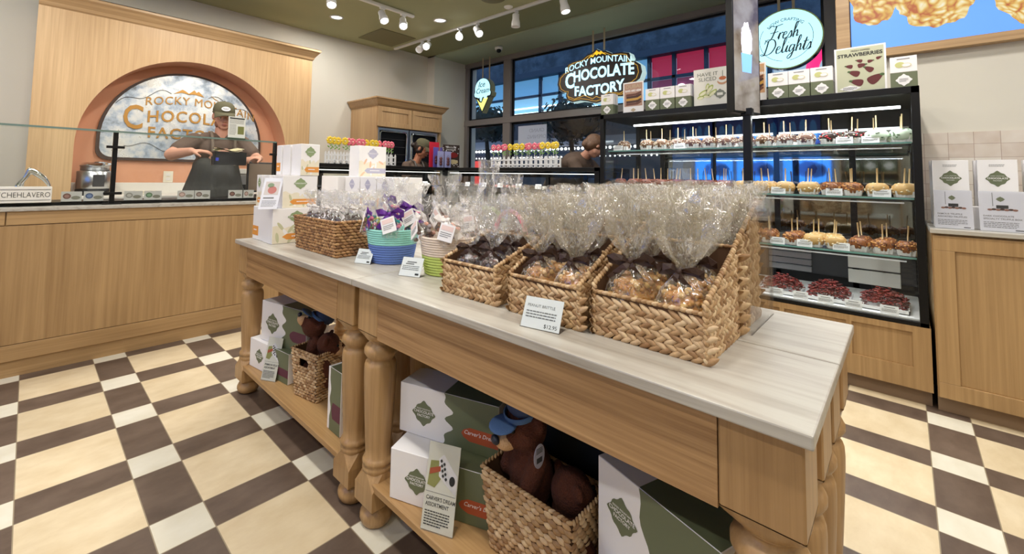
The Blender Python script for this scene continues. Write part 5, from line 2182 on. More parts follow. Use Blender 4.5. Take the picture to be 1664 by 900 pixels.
def worker_bent():
    t = thing('person', (4.05, -0.72, 0), 'person with tied brown hair bending forward behind the low case, seen from behind', 'person')
    b = MB()
    hc = Vector((3.98, -0.90, 1.475))
    fr = face(b, hc, 62, 0.98, 38)
    b.capsule((4.0, -0.75, 1.36), 0.052, (3.985, -0.86, 1.43), 0.05)
    b.capsule((4.05, -0.55, 1.22), 0.12, (4.06, -0.35, 0.98), 0.13)
    shL, shR = Vector((3.86, -0.72, 1.30)), Vector((4.18, -0.72, 1.30))
    elL, elR = Vector((3.84, -0.86, 1.08)), Vector((4.22, -0.92, 1.08))
    wrL, wrR = Vector((3.95, -1.0, 0.96)), Vector((4.12, -1.03, 0.96))
    b.capsule(shL, 0.05, elL, 0.042); b.capsule(elL, 0.04, wrL, 0.028)
    b.capsule(shR, 0.05, elR, 0.042); b.capsule(elR, 0.04, wrR, 0.028)
    hand(b, wrL, (0.1, -1, -0.3), (0, 0, -1), 0.95, 30, 1, -1)
    hand(b, wrR, (-0.1, -1, -0.3), (0, 0, -1), 0.95, 30, 1, 1)
    for x in (3.97, 4.14):
        b.capsule((x, -0.30, 0.88), 0.09, (x, -0.36, 0.48), 0.062)
        b.capsule((x, -0.36, 0.48), 0.06, (x, -0.30, 0.09), 0.04)
        b.capsule((x, -0.28, 0.045), 0.042, (x, -0.42, 0.036), 0.034)
    b.fuse('body', 'skin', t, True, voxel=0.0075, smooth=3)
    face_parts(fr, t)
    h = MB(fr)
    h.ball((0, 0.022, 0.024), (0.090, 0.104, 0.098), 20, 14, jit=0.06)
    h.ball((0.0, 0.105, -0.045), (0.040, 0.034, 0.055), 14, 10, jit=0.15)
    h.ball((0.0, 0.060, -0.04), (0.070, 0.060, 0.060), 14, 10, jit=0.1)
    h.fuse('hair', 'hairb', t, True, voxel=0.008)
    c = MB()
    c.ball((4.03, -0.66, 1.30), (0.20, 0.16, 0.13), 20, 14)
    c.capsule((4.04, -0.60, 1.26), 0.15, (4.06, -0.38, 1.02), 0.16)
    c.capsule(shL, 0.066, shL.lerp(elL, 0.8), 0.06)
    c.capsule(shR, 0.066, shR.lerp(elR, 0.8), 0.06)
    c.fuse('tee_shirt', 'tee', t, True, voxel=0.011, smooth=5)
    p = MB()
    for x in (3.97, 4.14):
        p.capsule((x, -0.30, 0.92), 0.11, (x, -0.36, 0.48), 0.078)
        p.capsule((x, -0.36, 0.48), 0.078, (x, -0.30, 0.11), 0.06)
    p.fuse('trousers', 'navy', t, True, voxel=0.014, smooth=4)
    for x in (3.97, 4.14):
        s = MB()
        s.capsule((x, -0.27, 0.05), 0.05, (x, -0.43, 0.042), 0.042)
        s.fuse('shoe', 'blackm', t, True, voxel=0.008)


worker_bent()


# plush bears -------------------------------------------------------------------------
def plush(x, y, z, rz, label, s=1.0, cap_on=True, pitchd=0, tagged=False, group='plush bears in baskets'):
    """sitting brown bear with tan muzzle; local frame looks along -y"""
    t = thing('plush_bear', (x, y, z), label, 'plush toy', rz=rz, group=group)
    b = MB()
    b.ball((0, 0.01, 0.085), (0.062, 0.055, 0.085), 16, 12)
    hd = T(0, -0.01, 0.205) @ RX(pitchd)
    b.at(hd)
    b.ball((0, 0, 0), (0.060, 0.056, 0.055), 18, 12)
    b.ball((0, -0.045, -0.012), (0.032, 0.034, 0.026), 14, 10)
    for sx in (-1, 1):
        b.ball((sx * 0.055, 0.012, 0.030), (0.021, 0.012, 0.021), 12, 8)
    b.at(Matrix.Identity(4))
    for sx in (-1, 1):
        b.capsule((sx * 0.050, 0, 0.14), 0.024, (sx * 0.052, -0.030, 0.085), 0.022)
        b.capsule((sx * 0.026, 0.0, 0.035), 0.032, (sx * 0.030, -0.03, 0.03), 0.024)
    b.fuse('body', 'fur', t, voxel=0.006, smooth=3)
    m_ = MB(hd)
    m_.ball((0, -0.052, -0.014), (0.030, 0.035, 0.024), 16, 10)
    m_.ball((0, -0.046, 0.012), (0.020, 0.020, 0.018), 12, 8)
    mz = m_.fuse('muzzle', 'muzzle', t, voxel=0.005, smooth=3)
    n = MB(hd)
    n.ball((0, -0.086, -0.004), (0.015, 0.010, 0.011), 14, 9)
    n.build('nose', plain_cache('nose_blue', (20, 26, 44), 0.4), t)
    for sx in (-1, 1):
        MB(hd).ball((sx * 0.026, -0.048, 0.018), 0.0065, 12, 8).build('eye', 'black', t)
    if cap_on:
        c = MB(hd @ RX(8))
        c.ball((0, 0.016, 0.058), (0.050, 0.046, 0.034), 18, 10, 1, jit=0.12)
        c.lathe([(0.043, 0.034), (0.046, 0.036), (0.046, 0.046), (0.043, 0.048)], 22, cap=False)
        c.ball((0, -0.056, 0.034), (0.042, 0.036, 0.006), 16, 6)
        c.build('engineer_cap', ['denim', plain_cache('denim_dark', (52, 66, 98), 0.85)], t)
    if tagged:
        g = MB(T(0.055, -0.055, 0.135) @ RZ(62) @ RX(8))
        g.at(plane_m((0.073, -0.012, 0.172), (-0.35, 1, 0), (0, 0, 1)))
        g.prism(ellipse(0, 0, 0.020, 0.028, 24), 0.001, 0)
        lines(g, -0.012, 0.012, 0.019, 4, 0.0035, 0.0012, 1, 0.001, 2)
        for k in range(11):
            g.rect(-0.010 + k * 0.0019, -0.010 + k * 0.0019 + (0.0011 if k % 3 else 0.0006), -0.015, -0.003, 0.001, 1)
        g.build('hang_tag', ['lav', 'inkd'], t)
    t.scale = (s,) * 3
    return t


# ================================================================== TALL PASTRY CASE
tc_ = thing('pastry_case', (3.6, -2.29, 0), 'tall black-framed glass case of caramel apples on an oak base', 'display case')
X0, X1, Y0, Y1, ZB, ZT = 3.24, 3.95, -3.225, -1.36, 0.405, 1.670
MB().box(3.262, 3.95, Y0 - 0.005, Y1 + 0.005, 0.082, ZB - 0.002).build('base_carcass', 'oak_v', tc_, True)
b = MB()
ys = [Y0 - 0.005, -2.905, -2.59, -2.275, -1.97, -1.665, Y1 + 0.005]
fr_ = 0.05
x, th = 3.242, 0.02
b.box(x, x + th, ys[0], ys[-1], 0.082, 0.19).box(x, x + th, ys[0], ys[-1], 0.37, ZB - 0.002)
for i, yv in enumerate(ys):
    w0 = 0.065 if i == 0 else (0.0 if i == len(ys) - 1 else 0.012)
    b.box(x, x + th, yv - (0 if i == 0 else 0.012), yv + (0.07 if i == 0 else 0.012 if i < len(ys) - 1 else 0), 0.19, 0.37)
b.box(x + 0.012, x + th, ys[0], ys[-1], 0.19, 0.37)
b.build('base_panelling', 'oak_c', tc_, True)
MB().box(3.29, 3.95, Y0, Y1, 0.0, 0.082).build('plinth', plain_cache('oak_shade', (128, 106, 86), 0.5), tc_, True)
b = MB()
fw = 0.034
for y in (Y0, Y1 - fw):
    for xx in (X0, X1 - fw):
        b.box(xx, xx + fw, y, y + fw, ZB, ZT)
b.box(X0, X1, Y0, Y1, ZT - 0.038, ZT)
b.box(X0, X1, Y0, Y1, ZB, ZB + 0.022)
b.box(X1 - 0.03, X1, Y0, Y1, ZB, ZB + 0.09).box(X1 - 0.03, X1, Y0, Y1, 1.52, ZT)
for y in (-2.90, -2.46, -2.02, -1.60):
    b.box(X1 - 0.03, X1 - 0.002, y - 0.018, y + 0.018, ZB, ZT)
b.build('frame', 'black', tc_, True, bevel=0.002)
MB().box(X0 + 0.03, X1 - 0.03, Y0 + 0.03, Y1 - 0.03, ZB + 0.022, ZB + 0.030).build('deck', 'white', tc_, True)
MB().box(X0 + 0.004, X0 + 0.010, Y0 + fw, Y1 - fw, ZB + 0.024, ZT - 0.04).build('front_glass', 'glass', tc_, True)
for y in (Y0 + 0.014, Y1 - 0.02):
    MB().box(X0 + fw, X1 - fw, y, y + 0.006, ZB + 0.024, ZT - 0.04).build('side_glass', 'glass', tc_, True)
M['rearmirror'] = plain('dark_mirror_door', srgb(150, 156, 160), 0.04, 1.0)
for a, c in ((Y0 + fw, -2.918), (-2.882, -2.478), (-2.442, -2.038), (-2.002, -1.618)):
    MB().box(X1 - 0.022, X1 - 0.016, a, c, 0.78, 1.52).build('rear_mirror_door', 'rearmirror', tc_, True)
b = MB()
for k in range(6):
    b.bbox(X1 - 0.035, X1 - 0.02, -2.66, -2.40, 0.50 + k * 0.046, 0.54 + k * 0.046, 0.003)
b.build('steel_grille', 'steel', tc_, True)
b = MB()
for k in range(3):
    b.bbox(X1 - 0.033, X1 - 0.02, -3.12, -2.86, 0.47 + k * 0.10, 0.56 + k * 0.10, 0.003)
b.build('rear_drawers', 'offwhite', tc_, True)
MB().box(X1 - 0.02, X1 - 0.012, Y0 + 0.03, Y1 - 0.03, ZB + 0.03, 0.78).build('rear_panel', 'dark', tc_, True)
SH = {1: 1.375, 2: 1.068, 3: 0.748}
for k, z in SH.items():
    s_ = MB().box(3.315, 3.86, Y0 + 0.036, Y1 - 0.036, z - 0.008, z).build('glass_shelf', 'glass', tc_, True)
    MB().box(3.312, 3.315, Y0 + 0.036, Y1 - 0.036, z - 0.009, z + 0.001).build('shelf_edge', plain_cache('aqua_edge', (120, 170, 164), 0.2), s_, True)
    MB().box(3.33, 3.86, Y0 + 0.04, Y0 + 0.05, z - 0.022, z - 0.009).box(3.33, 3.86, Y1 - 0.05, Y1 - 0.04, z - 0.022, z - 0.009).box(3.33, 3.345, Y0 + 0.04, Y1 - 0.04, z - 0.02, z - 0.011).build('shelf_bracket', 'dark', s_, True)
for z, x, ya, yb in ((1.572, 3.33, -3.15, -1.61), (SH[1] - 0.03, 3.36, -3.15, -1.45), (SH[2] - 0.03, 3.36, -3.15, -1.45), (SH[3] - 0.03, 3.36, -3.15, -1.45)):
    MB().tube([(x, ya, z), (x, yb, z)], 0.008 if z > 1.5 else 0.004, 8).build('light_tube', emis('case_tube_%d' % int(z * 100), (0.96, 0.98, 1, 1), 4 if z > 1.5 else 0.12), tc_, True)
    lamp('case_light', 'AREA', (x, (ya + yb) / 2, z - 0.012), 4.5 if z > 1.5 else 2.4, (0.95, 0.98, 1.0), (0, 0, 0), shape='RECTANGLE', size=0.02, size_y=abs(yb - ya))


def apple_proto(bodymats, topping, seed, nuts=0, drizzle=False, h=0.07, r=0.044):
    t = thing('caramel_apple', (0, 0, 0), 'x', 'caramel apple')
    b = MB()
    prof = [(0.002, 0.006), (r * 0.55, 0.004), (r * 0.9, h * 0.22), (r, h * 0.5), (r * 0.93, h * 0.78), (r * 0.66, h * 0.97), (r * 0.3, h * 1.0), (0.004, h * 0.93)]
    b.lathe(prof, 22, cap=False)
    b.build('coating', bodymats[0], t)
    rnd = random.Random(seed)
    if nuts:
        b = MB()
        for _ in range(nuts):
            a, v = rnd.uniform(0, 2 * PI), rnd.uniform(0.35, 1.0)
            rr = r * math.sqrt(max(0.02, 1 - ((v - 0.5) / 0.56) ** 2))
            b.ball((rr * math.cos(a), rr * math.sin(a), h * v), (0.0055, 0.0045, 0.004), 6, 4, rnd.randrange(len(bodymats[1])), True, None, 0.3, rnd.random() * 9)
        b.build('nuts', bodymats[1], t)
    if drizzle:
        b = MB()
        for k in range(7):
            o_ = -0.75 + k * 0.25
            pts = []
            for q in range(9):
                u = -1 + q / 4
                X = o_ * r * 0.9
                Y = u * r * math.sqrt(max(0, 1 - o_ * o_))
                d = math.sqrt(X * X + Y * Y) / r
                pts.append((X, Y, h * (0.5 + 0.50 * math.sqrt(max(0, 1 - d ** 2.6))) + 0.001))
            b.tube(pts, 0.0018, 5)
        b.build('drizzle', bodymats[2], t)
    ax, ay = rnd.uniform(-0.012, 0.012), rnd.uniform(-0.012, 0.012)
    MB().tube([(0, 0, h * 0.5), (ax, ay, h + 0.075)], 0.003, 7).build('stick', plain_cache('wood_stick', (226, 198, 150), 0.6), t)
    b = MB()
    seg = 32
    vs_, fs = [], []
    for (rr, z) in ((0.036, 0.001), (0.041, 0.030)):
        for k in range(seg):
            a = 2 * PI * k / seg
            c_, s_ = math.cos(a), math.sin(a)
            q = 1 / max(abs(c_), abs(s_)) ** 0.45
            R = rr * q * (1 + 0.035 * math.cos(k * PI))
            vs_.append((R * c_, R * s_, z + (0.004 * noise.noise(Vector((c_ * 2, s_ * 2, seed))) if z > 0.01 else 0)))
    for k in range(seg):
        k2 = (k + 1) % seg
        fs.append((k, k2, seg + k2, seg + k))
    fs.append(tuple(range(seg - 1, -1, -1)))
    b.add(vs_, fs, None, False)
    b.add([(v_[0] * 0.97, v_[1] * 0.97, v_[2]) for v_ in vs_[:]], [f[::-1] for f in fs], None, False)
    b.build('paper_liner', plain_cache('liner', (240, 240, 240), 0.8), t)
    return t


A = {
    'almond': apple_proto([plain_cache('almond_coat', (112, 80, 58), 0.3), [plain_cache('almond', (216, 200, 176), 0.6), plain_cache('almond_dark', (128, 96, 74), 0.6)], plain_cache('white_choc', (240, 232, 216), 0.4)], 0, 1, 60, True),
    'darkred': apple_proto([plain_cache('dark_choc', (44, 26, 20), 0.3), [plain_cache('candy_red', (204, 36, 54), 0.3), plain_cache('candy_dark', (40, 24, 20), 0.4), plain_cache('almond', (214, 176, 132), 0.6)], plain_cache('white_choc', (240, 232, 216), 0.4)], 0, 2, 50, False),
    'mint': apple_proto([plain_cache('mint_coat', (208, 224, 204), 0.4), [plain_cache('mint_fleck', (96, 120, 92), 0.6)], plain_cache('white_choc', (240, 232, 216), 0.4)], 0, 3, 26, False, r=0.049),
    'milk': apple_proto([plain_cache('milk_coat', (126, 70, 54), 0.3), [plain_cache('rose_fleck', (156, 96, 84), 0.5), plain_cache('candy_dark', (40, 24, 20), 0.4)], plain_cache('white_choc', (240, 232, 216), 0.4)], 0, 4, 40, False),
    'golden': apple_proto([plain_cache('golden_coat', (214, 174, 112), 0.35), [plain_cache('sugar', (238, 222, 186), 0.6)], plain_cache('white_choc', (240, 232, 216), 0.4)], 0, 5, 24, False, r=0.047),
    'nutty': apple_proto([plain_cache('caramel_coat', (150, 92, 52), 0.3), [plain_cache('nut_gold', (214, 158, 90), 0.5), plain_cache('nut_dark', (110, 64, 40), 0.5)], plain_cache('choc_drizzle', (66, 36, 24), 0.4)], 0, 6, 90, True),
}
WORD = {'almond': 'almond-coated drizzled apple', 'darkred': 'dark candy-topped apple', 'mint': 'pale mint apple',
        'milk': 'reddish brown apple', 'golden': 'golden sugared apple', 'nutty': 'nut-covered apple'}
ORD = ['first', 'second', 'third', 'fourth', 'fifth', 'sixth', 'seventh', 'eighth', 'ninth', 'tenth', 'eleventh', 'twelfth', 'thirteenth', 'fourteenth', 'fifteenth', 'sixteenth']
first_used = set()


def put_apple(kind, x, y, z, label, group, rz, scale=1.0):
    p = A[kind]
    if kind not in first_used:
        first_used.add(kind)
        p.location = (x, y, z)
        p.rotation_euler = (0, 0, math.radians(rz))
        p.scale = (scale,) * 3
        p['label'] = label
        p['group'] = group
    else:
        clone(p, (x, y, z), rz, label, group, scale)


rows = {
    1: ('top glass shelf', [(-1.50, 'almond'), (-1.69, 'almond'), (-1.81, 'almond'), (-1.93, 'almond'), (-2.04, 'almond'), (-2.15, 'almond'), (-2.26, 'almond'), (-2.385, 'almond'), (-2.49, 'almond'), (-2.60, 'almond'), (-2.715, 'almond'),
                            (-2.83, 'darkred'), (-2.935, 'darkred'), (-3.045, 'mint'), (-3.15, 'mint')]),
    2: ('middle glass shelf', [(-1.47, 'milk'), (-1.58, 'milk'), (-1.69, 'milk'), (-1.80, 'milk'), (-1.91, 'milk'), (-2.02, 'milk'), (-2.13, 'milk'), (-2.24, 'milk'), (-2.36, 'golden'), (-2.475, 'golden'), (-2.60, 'golden'), (-2.715, 'golden'),
                               (-2.83, 'nutty'), (-2.93, 'nutty'), (-3.04, 'golden'), (-3.15, 'golden')]),
    3: ('lowest glass shelf', [(-2.06, 'nutty'), (-2.17, 'nutty'), (-2.29, 'nutty'), (-2.40, 'nutty'), (-2.51, 'nutty'), (-2.63, 'nutty'), (-2.74, 'golden'), (-2.845, 'golden'), (-2.955, 'nutty'), (-3.055, 'nutty'), (-3.155, 'nutty')]),
}
for k, (nm, row) in rows.items():
    for line in (0, 1):
        for i, (y, kind) in enumerate(row):
            if line and (i == 0 or i == len(row) - 1 and k == 3):
                continue
            lab = '%s, %s row of the %s, %s from the far end' % (WORD[kind], ('front', 'rear')[line], nm, ORD[i])
            put_apple(kind, 3.385 + line * 0.125, y + line * 0.02 * math.sin(i * 2), SH[k] + 0.001, lab, 'apples on the ' + nm, 90 * (i % 4) + 7 * math.sin(i * 3), 1.13)


def small_card(x, y, z, w, h, label, group, seed, face_x=True):
    b = MB(T(x, y, z) @ RZ(-90) @ RX(-14))
    b.box(-w / 2, w / 2, -0.0006, 0.0006, 0, h, 0)
    b.at(T(x, y, z) @ RZ(-90) @ RX(-14) @ plane_m((0, -0.0007, 0), (1, 0, 0), (0, 0, 1)))
    b.rect(-w * 0.3, w * 0.3, h * 0.72, h * 0.80, 0, 1, 0.0003)
    lines(b, -w * 0.42, w * 0.42, h * 0.58, 3, h * 0.12, h * 0.045, 1, 0, seed)
    o = b.build('shelf_label', ['paper', 'ink'], None, True)
    return tag(o, label, 'label', group)


cards = {1: [-1.475, -1.96, -2.905, -3.02], 2: [-1.475, -1.72, -1.99, -2.19, -2.40, -2.57, -2.85, -3.06], 3: [-2.56, -2.70, -2.875]}
for k, L_ in cards.items():
    nm = rows[k][0]
    for i, y in enumerate(L_):
        small_card(3.326, y, SH[k], 0.078, 0.044, 'white product label at the edge of the %s, %s from the far end' % (nm, ORD[i]), 'labels on the ' + nm, i + 10 * k)
for i, y in enumerate((-2.43, -2.555, -2.68, -2.80, -2.925, -3.075)):
    small_card(3.275, y, ZB + 0.031, 0.075, 0.045, 'white product label at the case floor before the red clusters, %s from the far end' % ORD[i], 'labels on the case floor', i + 50)

# trays of red clusters on the case floor
MC = plain_cache('red_cluster', (128, 46, 40), 0.45)
MC2 = plain_cache('dark_cluster', (80, 34, 30), 0.45)
heap = None
for i, (y, w) in enumerate(((-1.62, 0.20), (-1.86, 0.20), (-2.10, 0.20), (-2.33, 0.19), (-2.56, 0.20), (-2.80, 0.21), (-3.05, 0.21))):
    tr = thing('serving_tray', (3.46, y, ZB + 0.031), 'white tray heaped with red clusters on the case floor, %s from the far end' % ORD[i], 'tray', group='trays on the case floor')
    b = MB().box(-0.14, 0.14, -w / 2, w / 2, 0, 0.004).box(-0.14, -0.136, -w / 2, w / 2, 0, 0.022).box(0.136, 0.14, -w / 2, w / 2, 0, 0.022).box(-0.14, 0.14, -w / 2, -w / 2 + 0.004, 0, 0.022).box(-0.14, 0.14, w / 2 - 0.004, w / 2, 0, 0.022)
    b.build('tray', 'white', tr)
    rnd = random.Random(i)
    if heap is None:
        b = MB()
        for _ in range(420):
            u, v = rnd.uniform(-1, 1), rnd.uniform(-1, 1)
            hh = 0.10 * (1 - 0.5 * (u * u + v * v)) * rnd.uniform(0.3, 1)
            rot = Matrix.Rotation(rnd.uniform(0, 6), 3, 'Z') @ Matrix.Rotation(rnd.uniform(-1.2, 1.2), 3, 'X')
            b.ball((u * 0.13, v * 0.098, 0.010 + hh), (0.013, 0.004, 0.0045), 6, 4, rnd.randrange(2), True, rot, 0.4, rnd.random() * 20)
        heap = b.build('red_clusters', [MC, MC2], None)
        heap.location = tr.location
        tag(heap, 'heap of shredded red clusters in the %s tray from the far end' % ORD[i], 'sweets', 'heaps of red clusters', 'stuff')
    else:
        h2 = heap.copy()
        COL.objects.link(h2)
        h2.location = tr.location
        h2.rotation_euler = (0, 0, PI * (i % 2))
        h2['label'] = 'heap of shredded red clusters in the %s tray from the far end' % ORD[i]


# on top of the tall case ---------------------------------------------------------
def slice_box(y, label):
    t = thing('apple_slice_box', (3.335, y, ZT), label, 'box', group='small apple boxes on the tall case')
    w, d, h = 0.108, 0.085, 0.182
    b = MB()
    b.bbox(-d / 2, d / 2, -w / 2, w / 2, 0.0, h * 0.49, 0.001, 1)
    b.bbox(-d / 2, d / 2, -w / 2, w / 2, h * 0.49, h * 0.97, 0.001, 0)
    b.add([(-d / 2, -w / 2, h * 0.96), (d / 2, -w / 2, h * 0.96), (d / 2, w / 2, h * 0.96), (-d / 2, w / 2, h * 0.96), (0, -w / 2 + 0.004, h), (0, w / 2 - 0.004, h)], [(0, 4, 5, 3), (1, 2, 5, 4), (0, 1, 4), (2, 3, 5)], 0)
    b.build('carton', ['whitecard', 'olive'], t)
    a = MB(plane_m((-d / 2 - 0.0006, 0, 0), (0, -1, 0), (0, 0, 1)))
    a.at(a.m @ T(0, h * 0.25, 0))
    a.prism(badge(0.068, 0.068), 0.0006, 0)
    lines(a, -0.018, 0.018, 0.008, 3, 0.007, 0.003, 1, 0.0006, 4)
    a.at(plane_m((-d / 2 - 0.0006, 0, 0), (0, -1, 0), (0, 0, 1)) @ T(0, h * 0.72, 0))
    a.prism(ellipse(-0.014, 0.0, 0.020, 0.016), 0.0006, 2)
    a.prism(ellipse(0.012, -0.004, 0.020, 0.012), (0.0007, 0.0012), 3)
    a.prism(ellipse(0.012, -0.004, 0.016, 0.009), (0.0012, 0.0016), 0)
    a.rect(-0.026, 0.026, 0.030, 0.034, 0, 1)
    a.build('print_pattern', ['whitecard', 'ink', plain_cache('apple_green', (196, 198, 132), 0.5), plain_cache('apple_pale', (214, 208, 170), 0.5)], t)
    return t


for y, lab in ((-1.395, 'olive and white apple box at the far end of the tall case top'),
               (-1.775, 'olive and white apple box next to the chocolate bars poster on the tall case'),
               (-1.888, 'middle of three olive apple boxes between two posters on the tall case'),
               (-2.002, 'olive and white apple box next to the sliced apple poster on the tall case'),
               (-2.588, 'olive apple box nearest the screen pole in the group under the round sign'),
               (-2.698, 'middle of three olive apple boxes below the round hanging sign'),
               (-2.810, 'olive apple box next to the strawberries poster on its window side'),
               (-3.168, 'olive and white apple box alone at the near end of the tall case top')):
    slice_box(y, lab)


def poster(y0, y1, z0, z1, label, draw, mats, bgmat):
    """acrylic sign holder leaning on the case top"""
    w, h = abs(y1 - y0), z1 - z0
    t = thing('sign_holder', (3.31, (y0 + y1) / 2, z0), label, 'sign')
    MB().box(-0.002, 0.055, -w / 2, w / 2, 0, 0.002).box(0.012, 0.0145, -w / 2 - 0.002, w / 2 + 0.002, 0.002, h + 0.003).build('acrylic_stand', 'acrylic', t)
    p = MB().box(0.008, 0.0095, -w / 2, w / 2, 0.003, h)
    p.at(plane_m((0.0078, 0, 0.003), (0, -1, 0), (0, 0, 1)))
    draw(p, w, h - 0.003)
    p.build('poster', [bgmat] + mats, t)
    return t


def draw_bars(p, w, h):
    p.rect(-w * 0.44, w * 0.44, h * 0.22, h * 0.96, 0, 1)
    p.text('DUBAI', h * 0.17, 0, h * 0.80, 0.0006, mat=3, bold=0.01)
    p.text('BARS ARE HERE', h * 0.085, 0, h * 0.69, 0.0006, mat=0, bold=0.03, sx=0.9)
    for k, (m_, d) in enumerate(((2, 0.0), (5, 0.02), (4, 0.0), (5, 0.03), (2, 0.0))):
        y = h * (0.25 + k * 0.075)
        p.poly([(-w * 0.36 + d * w, y), (w * 0.22, y + h * 0.01), (w * 0.40, y + h * 0.08), (w * 0.38, y + h * 0.13), (w * 0.12, y + h * 0.075), (-w * 0.34, y + h * 0.07)], 0.0006 + k * 0.0002, m_)
    p.prism([(x, y + h * 0.10) for x, y in badge(w * 0.25, h * 0.12)], (0, 0.0006), 3)


poster(-1.525, -1.695, ZT, 1.925, 'poster of stacked filled chocolate bars standing on the far half of the tall case', draw_bars,
       [plain_cache('poster_tan', (176, 140, 122), 0.5), plain_cache('bar_brown', (104, 62, 46), 0.5), plain_cache('poster_ochre', (190, 170, 140), 0.5), plain_cache('bar_gold', (196, 150, 66), 0.5), plain_cache('bar_dark', (70, 40, 30), 0.5)], 'whitecard')


def draw_sliced(p, w, h):
    p.text('HAVE IT', h * 0.14, -w * 0.10, h * 0.80, 0, mat=1, bold=0.0)
    p.text('SLICED', h * 0.14, -w * 0.10, h * 0.67, 0, mat=1, bold=0.0)
    for cx, cy_, rx, ry, a in ((-0.22, 0.36, 0.15, 0.07, 0.5), (-0.05, 0.44, 0.17, 0.07, 0.9), (0.04, 0.34, 0.16, 0.06, 0.7), (-0.30, 0.24, 0.10, 0.06, 0.2), (-0.12, 0.27, 0.12, 0.05, -0.2), (-0.1, 0.52, 0.1, 0.05, 1.3)):
        e = [(cx * w + (x * math.cos(a) - y * math.sin(a)), cy_ * h + (x * math.sin(a) + y * math.cos(a))) for x, y in ellipse(0, 0, rx * w, ry * w)]
        p.prism(e, (0, 0.0006), 2)
        e = [(cx * w + 0.8 * (x * math.cos(a) - y * math.sin(a)), cy_ * h - 0.004 + 0.8 * (x * math.sin(a) + y * math.cos(a))) for x, y in ellipse(0, 0, rx * w, ry * w * 0.8)]
        p.prism(e, (0.0006, 0.001), 3)
    p.prism([(x + w * 0.25, y + h * 0.30) for x, y in badge(w * 0.34, h * 0.26)], (0.0006, 0.0012), 1)
    p.rect(w * 0.17, w * 0.33, h * 0.26, h * 0.33, 0.0013, 0)
    p.prism(ellipse(w * 0.32, h * 0.62, w * 0.14, h * 0.085), (0, 0.0006), 4)
    p.prism(ellipse(w * 0.32, h * 0.66, w * 0.13, h * 0.075), (0.0006, 0.001), 0)
    p.prism(ellipse(w * 0.33, h * 0.70, w * 0.10, h * 0.05), (0.001, 0.0015), 5)
    p.rect(w * 0.325, w * 0.34, h * 0.72, h * 0.90, 0.001, 1)


MP = [plain_cache('poster_grey', (120, 124, 112), 0.5), plain_cache('apple_green2', (170, 184, 96), 0.5), plain_cache('apple_flesh', (228, 226, 190), 0.5), plain_cache('apple_tan', (190, 140, 104), 0.5), plain_cache('caramel_top', (190, 100, 50), 0.5)]
poster(-2.070, -2.300, ZT, 1.945, 'poster with sliced apples reading HAVE IT SLICED on the tall case', draw_sliced, MP, plain_cache('poster_white', (226, 224, 214), 0.5))
poster(-2.375, -2.520, ZT, 1.935, 'poster of brown treats half hidden behind the hanging portrait screen', draw_bars,
       [plain_cache('poster_warm', (206, 160, 120), 0.5), plain_cache('bar_brown', (104, 62, 46), 0.5), plain_cache('poster_ochre', (190, 170, 140), 0.5), plain_cache('bar_gold', (196, 150, 66), 0.5), plain_cache('bar_dark', (70, 40, 30), 0.5)], 'whitecard')


def draw_straw(p, w, h):
    p.rect(-w * 0.46, w * 0.46, h * 0.04, h * 0.97, 0, 1)
    p.text('FRESH DIPPED', h * 0.05, 0.02 * w, h * 0.895, 0.0006, mat=2)
    p.text('STRAWBERRIES', h * 0.105, 0, h * 0.79, 0.0006, mat=2, bold=0.03, sx=1.02)
    for cx, cy_, s, a in ((-0.10, 0.42, 0.115, 2.7), (-0.05, 0.22, 0.13, 2.8), (0.18, 0.48, 0.10, 2.5), (0.27, 0.26, 0.16, 0.6), (-0.2, 0.58, 0.075, 2.9), (0.03, 0.58, 0.085, 0.2), (0.0, 0.68, 0.065, 2.8), (0.2, 0.65, 0.06, 0.2), (0.36, 0.70, 0.055, 0.4)):
        e = [(cx * w + (x * math.cos(a) - y * math.sin(a)), cy_ * h + (x * math.sin(a) + y * math.cos(a))) for x, y in
             [(s * w * (math.cos(q) + 0.15 * math.cos(2 * q)), s * w * 0.66 * math.sin(q) * (1 - 0.25 * math.cos(q))) for q in [2 * PI * k / 22 for k in range(22)]]]
        p.prism(e, (0.0006, 0.0012), 3)
        ex, ey = cx * w + math.cos(a) * s * w * 1.1, cy_ * h + math.sin(a) * s * w * 1.1
        p.prism([(ex + x, ey + y) for x, y in ellipse(0, 0, s * w * 0.3, s * w * 0.22, 8)], (0.0012, 0.0016), 4)
    p.prism([(x - w * 0.20, y + h * 0.10) for x, y in badge(w * 0.42, h * 0.13)], (0.0006, 0.0012), 0)
    lines(p, -w * 0.34, -w * 0.06, h * 0.125, 3, h * 0.022, h * 0.009, 2, 0.0012, 4)


poster(-2.872, -3.100, ZT, 1.945, 'poster of dipped fruit reading STRAWBERRIES on the near end of the tall case', draw_straw,
       [plain_cache('poster_sage', (190, 192, 164), 0.5), 'inkd', plain_cache('berry', (96, 34, 34), 0.4), plain_cache('berry_leaf', (70, 96, 50), 0.5)], 'whitecard')

# portrait screen on its pole ---------------------------------------------------------
ps = thing('screen_stand', (3.09, -2.458, 0), 'portrait screen on a thin black pole in front of the tall case', 'screen')
MB().bbox(-0.13, 0.13, -0.16, 0.16, 0, 0.01, 0.003).build('base', 'black', ps)
MB().bbox(-0.022, 0.022, -0.022, 0.022, 0.012, 1.60, 0.003).build('pole', 'black', ps)
pa, pb = Vector((2.95, -2.417, 0)), Vector((3.205, -2.508, 0))
u_ = (pb - pa).normalized()
pmx = plane_m((pa.x - 3.09, pa.y + 2.458, 1.565), u_, (0, 0, 1))
MB(pmx).bbox(0, (pb - pa).length, 0, 0.86, -0.045, 0, 0.003).build('housing', 'black', ps)


